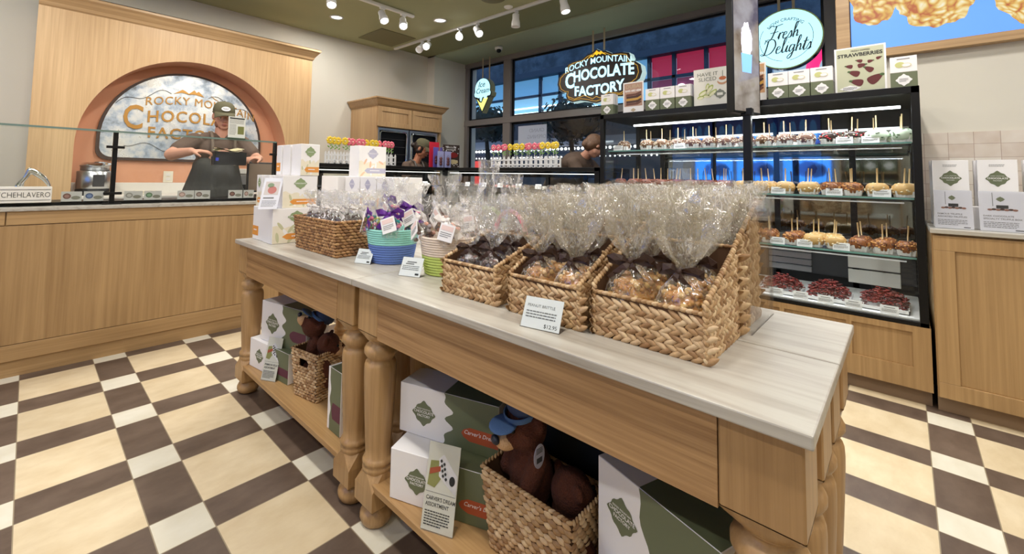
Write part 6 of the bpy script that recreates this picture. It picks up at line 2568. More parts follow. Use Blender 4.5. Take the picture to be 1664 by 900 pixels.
def menu_mat():
    m, nt, bb = new_mat('portrait_picture')
    tc = nt.nodes.new('ShaderNodeTexCoord')
    n = nt.nodes.new('ShaderNodeTexNoise')
    n.inputs['Scale'].default_value = 6
    n.inputs['Detail'].default_value = 5
    nt.links.new(tc.outputs['Object'], n.inputs['Vector'])
    r = ramp(nt, [(0.3, srgb(120, 100, 84)), (0.5, srgb(196, 184, 172)), (0.7, srgb(222, 216, 210))])
    nt.links.new(n.outputs['Fac'], r.inputs[0])
    nt.links.new(r.outputs[0], bb.inputs['Emission Color'])
    bb.inputs['Base Color'].default_value = (0.01, 0.01, 0.01, 1)
    bb.inputs['Emission Strength'].default_value = 0.45
    bb.inputs['Roughness'].default_value = 0.1
    return m


W_ = (pb - pa).length
MB(pmx).box(0.012, W_ - 0.012, 0.014, 0.846, 0.0, 0.0015).build('display', menu_mat(), ps)
pic = MB(pmx)
pic.prism(blob(W_ * 0.5, 0.46, 0.055, 0.12, 3), (0.0015, 0.002), 0)
pic.prism([(W_ * 0.33, 0.26), (W_ * 0.66, 0.26), (W_ * 0.70, 0.38), (W_ * 0.30, 0.38)], (0.0015, 0.0022), 1)
pic.build('picture', [emis('pic_pale', srgb(206, 204, 226), 0.8), emis('pic_blue', srgb(110, 160, 240), 0.9)], ps)
MB().bbox(-0.03, 0.03, -0.03, 0.03, 1.555, 1.60, 0.003).build('bracket', 'black', ps)


# ================================================================== LOW CASES
def low_case(name, x0, x1, y0, y1, facing, label):
    t = thing(name, ((x0 + x1) / 2, (y0 + y1) / 2, 0), label, 'display case', group='low black display cases')
    zt, zb = 1.236, 0.62
    fw = 0.045
    MB().box(x0 + 0.02, x1, y0 + 0.02, y1, 0.08, zb).build('base', 'oak_v', t, True)
    b = MB()
    b.box(x0, x1, y0, y1, zt - 0.032, zt)
    b.box(x0, x1, y0, y1, zb, zb + 0.03)
    for x in (x0, x1 - fw):
        for y in (y0, y1 - fw):
            b.box(x, x + fw, y, y + fw, zb, zt)
    if facing == 'y':
        k = int((x1 - x0) / 0.4)
        for i in range(1, k):
            x = x0 + (x1 - x0) * i / k
            b.box(x - 0.02, x + 0.02, y1 - 0.03, y1, zb, zt)
        b.box(x0, x1, y1 - 0.03, y1, zt - 0.09, zt)
    else:
        k = int((y1 - y0) / 0.4)
        for i in range(1, k):
            y = y0 + (y1 - y0) * i / k
            b.box(x1 - 0.03, x1, y - 0.02, y + 0.02, zb, zt)
        b.box(x1 - 0.03, x1, y0, y1, zt - 0.09, zt)
    b.build('frame', 'black', t, True, bevel=0.002)
    if facing == 'y':
        MB().box(x0 + fw, x1 - fw, y0 + 0.004, y0 + 0.010, zb + 0.03, zt - 0.034).build('front_glass', 'glass', t, True)
        MB().box(x0 + fw, x1 - fw, y1 - 0.018, y1 - 0.012, zb + 0.03, zt - 0.09).build('rear_glass', 'glass', t, True)
        MB().box(x0 + 0.1, x1 - 0.08, y0 + 0.045, y0 + 0.06, zt - 0.060, zt - 0.054).build('light_tube', emis('low_tube', (1, 0.98, 0.95, 1), 1.4), t, True)
        lamp('case_light', 'AREA', ((x0 + x1) / 2, y0 + 0.055, zt - 0.066), 2.5, (1, 0.98, 0.94), (0, 0, 0), shape='RECTANGLE', size=abs(x1 - x0) - 0.2, size_y=0.02)
        for z in (0.82, 1.035):
            MB().box(x0 + 0.02, x1 - 0.02, y0 + 0.10, y1 - 0.06, z - 0.012, z).build('tray_shelf', 'dark', t, True)
    else:
        MB().box(x0 + 0.004, x0 + 0.010, y0 + fw, y1 - fw, zb + 0.03, zt - 0.034).build('front_glass', 'glass', t, True)
        MB().box(x1 - 0.018, x1 - 0.012, y0 + fw, y1 - fw, zb + 0.03, zt - 0.09).build('rear_glass', 'glass', t, True)
        MB().box(x0 + 0.045, x0 + 0.06, y0 + 0.05, y1 - 0.35, zt - 0.060, zt - 0.054).build('light_tube', emis('low_tube', (1, 0.98, 0.95, 1), 1.4), t, True)
        lamp('case_light', 'AREA', (x0 + 0.055, (y0 + y1) / 2, zt - 0.066), 2.5, (1, 0.98, 0.94), (0, 0, 0), shape='RECTANGLE', size=0.02, size_y=abs(y1 - y0) - 0.2)
        for z in (0.82, 1.035):
            MB().box(x0 + 0.10, x1 - 0.06, y0 + 0.02, y1 - 0.02, z - 0.012, z).build('tray_shelf', 'dark', t, True)
    return t


low_case('display_case', 1.50, 3.235, 0.505, 1.02 - 0.12, 'y', 'low black chocolate case facing the table, under the fence of lollipops by the ovens')
low_case('display_case', 3.24, 3.80, -1.352, 1.0 - 0.12, 'x', 'low black chocolate case along the window side, between the corner and the tall case')


CT = {'dark': plain_cache('truffle_dark', (58, 34, 26), 0.35), 'milk': plain_cache('truffle_milk', (128, 84, 60), 0.35), 'pink': plain_cache('truffle_pink', (222, 150, 140), 0.4), 'white': plain_cache('truffle_white', (236, 232, 222), 0.4)}
tproto = {}
for kname, m_ in CT.items():
    b = MB()
    b.lathe([(0.001, 0.0), (0.015, 0.0), (0.019, 0.008), (0.017, 0.018), (0.009, 0.025), (0.001, 0.027)], 12, cap=False)
    tproto[kname] = None
    CT[kname] = (m_, b)


def truffle(kind, x, y, z, label, group):
    if tproto[kind] is None:
        o = CT[kind][1].build('truffle', CT[kind][0], None)
        tproto[kind] = o
    else:
        o = tproto[kind].copy()
        COL.objects.link(o)
    o.location = (x, y, z)
    tag(o, label, 'chocolate', group)


n = 0
for line in range(2):
    for i in range(22):
        y = 0.36 - i * 0.076
        kind = ('dark', 'milk', 'dark', 'pink', 'pink', 'dark', 'dark', 'milk')[(i // 2) % 8] if i < 13 else ('white', 'milk')[(i // 3) % 2]
        nm = {'dark': 'dark', 'milk': 'milk brown', 'pink': 'pink', 'white': 'white'}[kind]
        truffle(kind, 3.375 + line * 0.06, y + (0.03 if line else 0), 1.0355, '%s round chocolate on the upper shelf of the low case by the window' % nm, nm + ' chocolates by the window')
for line in range(2):
    for i in range(16):
        truffle('white', 2.02 + i * 0.07 + (0.03 if line else 0), 0.64 + line * 0.06, 1.0355, 'white round chocolate on the upper shelf of the low case before the ovens', 'white chocolates before the ovens')
for i, y in enumerate((0.30, 0.05, -0.18, -0.42, -0.66, -0.95)):
    small_card(3.338, y, 1.0355, 0.07, 0.045, 'white label in the low window-side case, %s from the corner post' % ORD[i], 'labels in the low window-side case', 70 + i)
for i, x in enumerate((2.25, 2.70, 3.0)):
    b = MB(T(x, 0.602, 1.0355) @ RX(-14))
    b.box(-0.035, 0.035, -0.0006, 0.0006, 0, 0.045, 0)
    b.at(b.m @ plane_m((0, -0.0007, 0), (1, 0, 0), (0, 0, 1)))
    lines(b, -0.028, 0.028, 0.035, 4, 0.007, 0.003, 1, 0, 80 + i)
    tag(b.build('shelf_label', ['paper', 'ink'], None, True), 'white label in the low case before the ovens, %s from the service counter' % ORD[i], 'label', 'labels in the low case before the ovens')


# lollipop fences ---------------------------------------------------------------------
def fence_rack(p0, p1, z, label):
    p0, p1 = Vector((*p0, z)), Vector((*p1, z))
    d = (p1 - p0)
    L = d.length
    t = thing('picket_rack', p0, label, 'rack', rz=math.degrees(math.atan2(d.y, d.x)), group='white picket racks of lollipops')
    b = MB()
    n = int(L / 0.058)
    for k in range(n + 1):
        x = L * k / n
        for y in (-0.03, 0.03):
            b.prism([(x - 0.011, 0), (x + 0.011, 0), (x + 0.011, 0.115), (x, 0.132), (x - 0.011, 0.115)], 0.004) if False else None
            w = 0.010
            vs_ = [(x - w, y, 0), (x + w, y, 0), (x + w, y, 0.105), (x, y, 0.122), (x - w, y, 0.105)]
            vs_ += [(a, c + 0.004, e) for a, c, e in vs_]
            b.add(vs_, [(0, 1, 2, 3, 4), (9, 8, 7, 6, 5), (0, 5, 6, 1), (1, 6, 7, 2), (2, 7, 8, 3), (3, 8, 9, 4), (4, 9, 5, 0)])
    b.build('pickets', 'white', t)
    r = MB()
    for z_ in (0.03, 0.08):
        for y in (-0.034, 0.034):
            r.box(0, L, y - 0.002, y + 0.002, z_, z_ + 0.012)
    r.box(0, L, -0.03, 0.03, 0.0, 0.012)
    r.build('rails', 'white', t)
    return t


fence_rack((1.90, 0.70), (2.64, 0.70), 1.237, 'white picket rack of flower lollipops on the low case before the ovens')
fence_rack((3.50, 0.06), (3.50, -0.78), 1.237, 'white picket rack of flower lollipops on the low case before the window')


def lolly_proto(col, cen):
    t = thing('flower_lollipop', (0, 0, 0), 'x', 'lollipop')
    MB().tube([(0, 0, 0), (0, 0, 0.19)], 0.0025, 6).build('stick', 'white', t)
    b = MB(T(0, 0, 0.205))
    for k in range(8):
        a = 2 * PI * k / 8
        b.ball((0.024 * math.cos(a), 0, 0.024 * math.sin(a)), (0.0145, 0.008, 0.0145), 10, 6)
    b.build('petals', col, t)
    MB(T(0, 0, 0.205)).ball((0, -0.004, 0), (0.011, 0.008, 0.011), 12, 8).ball((0, 0.004, 0), (0.011, 0.008, 0.011), 12, 8).build('flower_centre', cen, t)
    b = MB()
    for s, z_ in ((1, 0.16), (-1, 0.145), (1, 0.13)):
        b.ball((s * 0.013, 0, z_), (0.014, 0.005, 0.006), 8, 6, None, True, Matrix.Rotation(-s * 0.6, 3, 'Y'))
    b.build('leaves', plain_cache('leaf_green', (120, 170, 70), 0.5), t)
    return t


LY = lolly_proto(plain_cache('candy_yellow', (240, 206, 60), 0.35), plain_cache('centre_cream', (236, 220, 150), 0.5))
LP = lolly_proto(plain_cache('candy_pink', (238, 120, 140), 0.35), plain_cache('centre_rose', (250, 200, 190), 0.5))
seen_l = set()
for rack, seq in (('before the ovens', 'YYYYPPPPYYYPPPP'), ('before the window', 'PPPPYYYYPPPPYYYY')):
    for i, c in enumerate(seq):
        p = LY if c == 'Y' else LP
        if rack == 'before the ovens':
            loc, rz = (1.915 + i * 0.0505, 0.70 + 0.018 * ((i % 3) - 1), 1.252), 0
        else:
            loc, rz = (3.50 + 0.018 * ((i % 3) - 1), 0.045 - i * 0.054, 1.252), -90
        lab = '%s flower lollipop in the picket rack %s, %s from its %s end' % ('yellow' if c == 'Y' else 'pink', rack, ORD[i], 'left' if rack == 'before the ovens' else 'far')
        g_ = 'flower lollipops ' + rack
        if c not in seen_l:
            seen_l.add(c)
            p.location, p.rotation_euler, p['label'], p['group'] = loc, (0, 0, math.radians(rz)), lab, g_
        else:
            clone(p, loc, rz, lab, g_)

# blister packs and upright chocolate sign on the corner --------------------------------
for i, (x, y, w, h, c, lab, rz) in enumerate((
        (3.275, 0.80, 0.135, 0.30, 'red', 'tall red blister pack standing behind the purple ones on the corner case', -8),
        (3.235, 0.72, 0.072, 0.235, 'pur', 'purple blister pack in the rear row on the corner case, nearer the woman', -8),
        (3.318, 0.70, 0.072, 0.235, 'pur', 'purple blister pack in the rear row on the corner case, nearer the window', -8),
        (3.205, 0.60, 0.085, 0.185, 'blu', 'lilac blister pack in the front row on the corner case, nearer the woman', -8),
        (3.30, 0.585, 0.085, 0.185, 'blu', 'lilac blister pack in the front row on the corner case, nearer the window', -8))):
    t = thing('blister_pack', (x, y, 1.2365), lab, 'candy pack', rz=rz, group='blister packs on the corner case')
    col = {'red': plain_cache('pack_red', (220, 44, 66), 0.4), 'pur': plain_cache('pack_purple', (112, 100, 190), 0.4), 'blu': plain_cache('pack_lilac', (168, 172, 224), 0.4)}[c]
    MB().bbox(-w / 2, w / 2, -0.002, 0.002, 0, h, 0.0008).build('backing_card', col, t)
    b = MB(T(0, -0.008, h * 0.38))
    for q in range(3):
        b.ball((0, 0, -0.03 + q * 0.03), (0.018, 0.010, 0.018), 10, 8)
    b.build('candy', plain_cache('pack_brown', (110, 56, 60), 0.3), t)
    MB(T(0, -0.010, h * 0.40)).ball((0, 0, 0), (0.028, 0.012, 0.07), 16, 10).build('bubble', 'acrylic', t)


def draw_choc(p, w, h):
    p.rect(-w * 0.5, w * 0.5, 0, h, 0, 1)
    p.text('CHOCOLATE', h * 0.10, 0, h * 0.85, 0.0006, mat=0, sx=0.85)
    p.text('STRAWBERRIES', h * 0.085, 0, h * 0.75, 0.0006, mat=0, sx=0.85)
    rnd = random.Random(5)
    for _ in range(36):
        p.prism(ellipse(rnd.uniform(-0.46, 0.46) * w, rnd.uniform(0.04, 0.96) * h, w * 0.03, w * 0.03, 8), (0.0002, 0.0007), 0)
    p.prism(ellipse(-w * 0.12, h * 0.5, w * 0.28, h * 0.13), (0.0008, 0.0014), 2)
    p.prism(ellipse(w * 0.14, h * 0.55, w * 0.26, h * 0.12), (0.0014, 0.002), 3)
    p.prism(ellipse(w * 0.12, h * 0.26, w * 0.30, h * 0.10), (0.0008, 0.0014), 4)


t = thing('sign_holder', (3.40, 0.64, 1.2365), 'dark poster with dipped strawberries standing at the corner of the low cases', 'sign', rz=-10)
w, h = 0.235, 0.27
MB().box(-w / 2, w / 2, 0.004, 0.05, 0, 0.002).box(-w / 2, w / 2, 0.008, 0.010, 0, h + 0.002).build('acrylic_stand', 'acrylic', t)
p = MB().box(-w / 2, w / 2, 0.004, 0.006, 0.003, h)
p.at(plane_m((0, 0.0038, 0.003), (1, 0, 0), (0, 0, 1)))
draw_choc(p, w, h - 0.003)
p.build('poster', ['whitecard', plain_cache('poster_dark', (60, 44, 36), 0.5), plain_cache('berry_dark', (70, 22, 22), 0.3), plain_cache('berry_red', (140, 40, 36), 0.3), plain_cache('berry_cream', (214, 196, 150), 0.5)], t)


# ================================================================== ON THE SERVICE COUNTER
cb = thing('lettered_block', (-0.03, 0.47, 0.946), 'white lettered block with a chrome arched handle on the service counter', 'display block')
MB().bbox(-0.13, 0.105, -0.035, 0.035, 0.0, 0.092, 0.003).build('block', 'offwhite', cb)
b = MB(plane_m((-0.012, -0.0355, 0.03), (1, 0, 0), (0, 0, 1)))
b.text('(CHEHLAVERO', 0.042, 0.008, 0.002, 0, 0.0006, sx=0.74, bold=-0.01)
b.rect(-0.112, 0.112, -0.016, -0.0135)
b.rect(-0.112, 0.112, 0.044, 0.0465)
b.build('lettering', 'inkd', cb)
b = MB()
b.chain([(-0.035, 0, 0.092), (-0.028, 0, 0.112), (-0.008, 0, 0.145), (0.008, 0, 0.188)], [0.016, 0.012, 0.012, 0.014], 14)
b.chain([(0.008, 0, 0.188), (0.035, 0, 0.170), (0.068, 0, 0.140), (0.085, 0, 0.112), (0.092, 0, 0.094)], [0.014, 0.017, 0.014, 0.010, 0.008], 14)
b.fuse('handle', 'chrome', cb, voxel=0.004)

for i, (x0, x1) in enumerate(((0.115, 0.21), (0.216, 0.312), (0.41, 0.508), (0.515, 0.612), (0.70, 0.802), (0.804, 0.902), (1.02, 1.118), (1.124, 1.20))):
    t = thing('flavour_card', ((x0 + x1) / 2, 0.478, 0.9455), 'small picture card behind the glass of the service counter, %s from the lettered block' % ORD[i], 'card', group='picture cards behind the glass')
    w = x1 - x0
    MB().box(-w / 2 + 0.001, w / 2 - 0.001, -0.001, 0.001, 0, 0.062).box(-w / 2 + 0.001, w / 2 - 0.001, -0.001, 0.02, 0, 0.002).build('card', plain_cache('card_grey', (206, 204, 200), 0.6), t)
    b = MB(plane_m((0, -0.0011, 0), (1, 0, 0), (0, 0, 1)))
    c_ = [(120, 80, 70), (70, 90, 130), (150, 146, 140), (90, 120, 90), (170, 140, 130), (120, 100, 90), (90, 50, 40), (150, 120, 110)][i]
    b.prism(ellipse(-w * 0.22, 0.034, w * 0.19, 0.017), (0, 0.0005), 0)
    b.prism(ellipse(-w * 0.22, 0.034, w * 0.12, 0.010), (0.0005, 0.0009), 2)
    b.prism(ellipse(w * 0.2, 0.024, w * 0.22, 0.011), (0, 0.0005), 1)
    b.build('picture', [plain_cache('pic_%d' % i, c_, 0.6), plain_cache('pic_badge', (134, 132, 118), 0.6), plain_cache('pic_lt%d' % i, tuple(min(255, v + 45) for v in c_), 0.6)], t)

pt = thing('steel_warmer', (0.37, 1.82, 0.925), 'round stainless food warmer with foil-covered lid in front of the copper niche', 'food warmer')
b = MB()
b.lathe([(0.10, 0.0), (0.122, 0.004), (0.122, 0.05), (0.112, 0.056)], 36)
b.build('base', 'black', pt)
b = MB()
b.lathe([(0.112, 0.052), (0.118, 0.06), (0.118, 0.20), (0.112, 0.205), (0.105, 0.207)], 40)
b.lathe([(0.098, 0.207), (0.098, 0.245), (0.104, 0.248), (0.104, 0.252), (0.02, 0.262)], 40)
b.build('body', 'steel', pt)
b = MB(T(0.01, 0, 0.262))
b.lathe([(0.106, -0.01), (0.108, 0.0), (0.09, 0.014), (0.05, 0.022), (0.002, 0.026)], 40, cap=False, smooth=False, wob=lambda a, z: 1 + 0.03 * noise.noise(Vector((a * 4, z * 40, 2))))
b.build('foil_lid', 'chrome', pt)
MB().bbox(-0.02, 0.055, -0.124, -0.112, 0.075, 0.175, 0.002).build('control_panel', 'dark', pt)
ol = thing('wall_outlet', (0.93, 2.038, 1.03), 'cream double wall outlet on the copper niche wall', 'outlet')
MB().bbox(-0.04, 0.04, -0.006, 0.0, 0, 0.11, 0.002).build('plate', 'cream', ol)
MB().box(-0.018, 0.018, -0.009, -0.004, 0.062, 0.09).box(-0.018, 0.018, -0.009, -0.004, 0.02, 0.048).build('socket', 'offwhite', ol)
tag(MB(T(0.70, 1.8, 0.926)).bbox(-0.085, 0.085, -0.05, 0.05, 0, 0.02, 0.003).bbox(-0.06, 0.10, -0.04, 0.05, 0.0205, 0.034, 0.003).build('folded_towels', 'cream', None, True), 'folded cream paper towels on the back counter below the outlet', 'towel')
rg = thing('touch_register', (1.54, 1.28, 0.926), 'back of a dark framed register screen beside the stack of white gift boxes', 'register')
MB().bbox(-0.14, 0.14, -0.012, 0.012, 0.03, 0.315, 0.004).build('bezel', 'dark', rg)
MB().box(-0.125, 0.125, -0.0135, -0.011, 0.045, 0.30).build('panel', plain_cache('taupe_panel', (150, 130, 112), 0.5), rg)
MB().bbox(-0.05, 0.05, -0.05, 0.05, 0, 0.01, 0.003).bbox(-0.02, 0.02, 0.012, 0.03, 0.008, 0.15, 0.002).build('stand', 'dark', rg)
rt = thing('register_table', (1.58, 1.3, 0), 'dark narrow stand carrying the register behind the service counter', 'stand')
MB().box(1.42, 1.75, 1.20, 1.42, 0.0, 0.90).box(1.40, 1.77, 1.18, 1.44, 0.9, 0.925).build('cabinet', 'dark', rt, True)
pr = thing('label_printer', (1.44, 1.62, 0.926), 'small grey label printer beside the apron of the person at the counter', 'printer')
MB().bbox(-0.075, 0.075, -0.06, 0.06, 0, 0.19, 0.008).build('housing', plain_cache('printer_grey', (140, 138, 136), 0.4), pr)
MB().bbox(-0.065, 0.065, -0.066, -0.05, 0.20, 0.25, 0.003).box(-0.05, 0.05, -0.055, 0.05, 0.185, 0.21).build('lid', 'offwhite', pr)
b = MB(plane_m((0, -0.061, 0.05), (1, 0, 0), (0, 0, 1)))
b.rect(-0.05, 0.05, -0.045, 0.045, 0, 0)
b.prism(badge(0.06, 0.05), (0.0006, 0.0012), 1)
b.build('badge_plate', ['blackm', 'paper'], pr)
mc = thing('menu_card', (1.045, 0.441, 1.392), 'white printed menu sheet with a green block standing on the counter glass', 'menu')
MB().box(-0.06, 0.06, -0.001, 0.001, 0.006, 0.165).build('sheet', plain_cache('sheet_pale', (226, 228, 220), 0.6), mc)
b = MB(plane_m((0, -0.0012, 0), (1, 0, 0), (0, 0, 1)))
b.rect(-0.052, 0.052, 0.148, 0.158, 0, 0)
lines(b, -0.052, 0.05, 0.142, 4, 0.008, 0.003, 1, 0, 7)
lines(b, -0.052, -0.004, 0.106, 9, 0.009, 0.003, 1, 0, 8)
b.rect(0.006, 0.05, 0.035, 0.095, 0, 2)
b.build('print_pattern', ['inkd', 'ink', plain_cache('menu_green', (118, 122, 66), 0.6)], mc)
MB().box(-0.062, 0.062, -0.012, 0.02, 0.0005, 0.007).build('foot', plain_cache('foot_green', (60, 84, 60), 0.5), mc)
mc.rotation_euler = (0, 0, math.radians(4))


# ================================================================== GIFT BOXES ON THE TABLE
def art_spring(mb, w, h, lav=False, badge_m=2, tag_m=3, leaf=4):
    """botanical print: badge, pointed name tag and pale leaves. materials: 0 white,1 cream,2 badge,3 tag,4 leaf,5 ink"""
    rnd = random.Random(int(w * 1000 + h * 777))
    wave = [(w * k / 12, h * (0.50 + 0.035 * math.sin(k * 1.7) - 0.05 * math.sin(k / 12 * PI))) for k in range(13)]
    mb.prism([(0, 0), (w, 0)] + wave[::-1], (0, 0.0002), 1)
    for k in range(9):
        cx, cy_ = rnd.uniform(0.06, 0.94) * w, rnd.uniform(0.05, 0.50) * h
        a = rnd.uniform(0, 3)
        rx, ry = w * 0.11, w * 0.035
        e = [(min(w, max(0, cx + x * math.cos(a) - y * math.sin(a))), min(h, max(0, cy_ + x * math.sin(a) + y * math.cos(a)))) for x, y in ellipse(0, 0, rx, ry, 12)]
        mb.prism(e, (0, 0.0003 + k * 0.00004), leaf if k % 2 == 0 else 0)
    mb.prism([(x + w * 0.5, y + h * 0.76) for x, y in badge(w * 0.40 if w > 0.1 else w * 0.6, h * 0.36)], (0.0007, 0.0010), badge_m)
    bw = w * 0.20
    mb.text('CHOCOLATE', bw * 0.28, w * 0.5, h * 0.745, 0.001, 0.0003, mat=0, bold=0.01)
    mb.prism([(w, h * 0.10), (w, h * 0.27), (w * 0.30, h * 0.27), (w * 0.20, h * 0.185), (w * 0.30, h * 0.10)][::-1], (0.0007, 0.0010), tag_m)
    lines(mb, w * 0.40, w * 0.80, h * 0.205, 1, 0.01, h * 0.03, 0, 0.001, 3)


ARTM = ['whitecard', 'cream', 'sagecard', 'orange', plain_cache('leaf_pale', (196, 196, 160), 0.5), 'ink']
ARTL = ['whitecard', 'cream', 'lav', 'lav', plain_cache('leaf_peach', (232, 190, 158), 0.5), 'ink']


def gift_box(x0, x1, y0, y1, z, h, label, face='y', lav=False, spine=None, group='botanical gift boxes on the table'):
    """corner (x0,y0) is the one towards the camera; art on the -y face and/or the -x face"""
    t = thing('gift_box', ((x0 + x1) / 2, (y0 + y1) / 2, z), label, 'box', group=group)
    MB().bbox(x0, x1, y0, y1, z + 0.0005, z + h, 0.0015).build('carton', 'whitecard', t, True)
    mats = ARTL if lav else ARTM
    if 'y' in face:
        b = MB(plane_m((x0 + 0.002, y0 - 0.0002, z + 0.002), (1, 0, 0), (0, 0, 1)))
        art_spring(b, x1 - x0 - 0.004, h - 0.004, lav)
        b.build('front_print', mats, t, True)
    if 'x' in face:
        b = MB(plane_m((x0 - 0.0002, y1 - 0.002, z + 0.002), (0, -1, 0), (0, 0, 1)))
        art_spring(b, y1 - y0 - 0.004, h - 0.004, lav)
        b.build('spine_print', mats, t, True)
    if spine:
        b = MB(plane_m((x0 - 0.0002, y1 - 0.002, z + 0.002), (0, -1, 0), (0, 0, 1)))
        w = y1 - y0 - 0.004
        b.rect(0, w * spine, h * 0.12, h * 0.40, 0, 3)
        lines(b, w * spine * 0.2, w * spine * 0.85, h * 0.30, 1, 0.01, 0.006, 0, 0.0006, 5)
        b.build('spine_print', mats, t, True)
    return t


gift_box(0.832, 1.075, -0.884, -0.768, TT, 0.176, 'bottom white gift box with orange tag facing the brown basket')
gift_box(0.838, 1.075, -0.764, -0.60, TT, 0.176, 'bottom white gift box with orange spine mark at the aisle corner of the table', face='', spine=0.5)
Z2 = TT + 0.1765
gift_box(0.880, 1.062, -0.872, -0.745, Z2, 0.168, 'second layer gift box with green badge and orange tag facing the brown basket')
gift_box(0.862, 1.055, -0.740, -0.662, Z2, 0.168, 'plain white gift box standing upright in the second layer of the box stack', face='')
gift_box(0.855, 1.055, -0.658, -0.58, Z2, 0.168, 'second layer gift box with narrow printed spine at the aisle end of the stack', face='x')
Z3 = Z2 + 0.1685
gift_box(0.965, 1.068, -0.875, -0.762, Z3, 0.168, 'top layer gift box with orange tag nearest the brown basket')
gift_box(0.960, 1.062, -0.750, -0.655, Z3, 0.168, 'middle white gift box of the three standing on top of the stack', face='')
gift_box(0.955, 1.058, -0.645, -0.58, Z3, 0.168, 'top layer gift box with an orange spine mark at the aisle end', face='', spine=0.9)
# backing row at the rear table
gift_box(1.21, 1.42, -0.82, -0.62, TT, 0.172, 'white gift box low in the rear stack next to the aisle', face='')
gift_box(1.21, 1.42, -0.82, -0.62, TT + 0.1725, 0.172, 'white gift box high in the rear stack next to the aisle', face='')
for i, y in enumerate((-0.985, -1.15, -1.315)):
    gift_box(1.25, 1.43, y, y + 0.155, TT, 0.172, 'lavender badge gift box low in the rear row, %s from the aisle' % ORD[i], face='x', lav=True)
    gift_box(1.25, 1.43, y, y + 0.155, TT + 0.1725, 0.172, 'lavender badge gift box high in the rear row, %s from the aisle' % ORD[i], face='x', lav=True)
gift_box(1.26, 1.44, -0.955, -0.85, TT + 0.345, 0.175, 'lavender tagged gift box standing alone on top of the rear row', face='y', lav=True)
bk = thing('info_leaflet', (0.865, -0.915, TT + 0.177), 'tilted white information card leaning on the second layer of gift boxes', 'card')
b = MB(plane_m((-0.055, 0.0, 0.0), (1, -0.35, 0), (0.30, 0.25, 1)))
b.bbox(0, 0.085, 0, 0.165, -0.003, 0, 0.0005, 0)
b.rect(0.01, 0.075, 0.075, 0.145, 0, 1)
b.prism(ellipse(0.045, 0.10, 0.02, 0.02), (0.0006, 0.001), 3)
b.prism(ellipse(0.035, 0.125, 0.015, 0.012), (0.0006, 0.001), 4)
b.rect(0.012, 0.06, 0.055, 0.062, 0, 2)
lines(b, 0.01, 0.075, 0.045, 5, 0.007, 0.0025, 2, 0, 3)
b.build('card', [plain_cache('card_cool', (214, 216, 226), 0.5), plain_cache('card_pic', (196, 188, 186), 0.5), 'ink', plain_cache('pic_rose', (180, 110, 104), 0.5), plain_cache('pic_leaf', (120, 140, 110), 0.5)], bk)
bk.location = (0.815, -0.878, Z2 + 0.0005)
bk.rotation_euler = (0, 0, math.radians(4))


# ================================================================== BOXES ON THE RIGHT COUNTER
def tall_box(y0, y1, x, z, h, label, group, grey=False):
    t = thing('tall_gift_box', (x + 0.03, (y0 + y1) / 2, z), label, 'box', group=group)
    MB().bbox(x, x + 0.055, y0, y1, z + 0.0005, z + h, 0.001).build('carton', 'whitecard', t, True)
    w = abs(y1 - y0)
    b = MB(plane_m((x - 0.0002, max(y0, y1), z), (0, -1, 0), (0, 0, 1)))
    b.prism([(a + w * 0.5, c + h * 0.72) for a, c in badge(w * 0.62, h * 0.24)], (0, 0.0005), 0)
    b.text('ROCKY MOUNTAIN', w * 0.038, w * 0.5, h * 0.755, 0.0005, 0.0003, mat=1)
    b.text('CHOCOLATE', w * 0.085, w * 0.5, h * 0.715, 0.0005, 0.0003, mat=1, bold=0.02)
    b.text('FACTORY', w * 0.05, w * 0.5, h * 0.685, 0.0005, 0.0003, mat=1, bold=0.01)
    lines(b, w * 0.3, w * 0.7, h * 0.93, 2, h * 0.02, h * 0.007, 2, 0, 6)
    b.build('print_pattern', ['olive', 'whitecard', 'ink'], t, True)


g = 'white badge boxes on the right counter'
for i, (ya, x) in enumerate(((-3.27, 3.60), (-3.262, 3.665), (-3.443, 3.60), (-3.435, 3.665), (-3.62, 3.60), (-3.612, 3.665))):
    tall_box(ya - 0.142, ya, x, 0.9185, 0.365, 'white badge box in the %s row on the right counter, %s from the tall case' % (('front', 'rear')[i % 2], ORD[i // 2]), g)


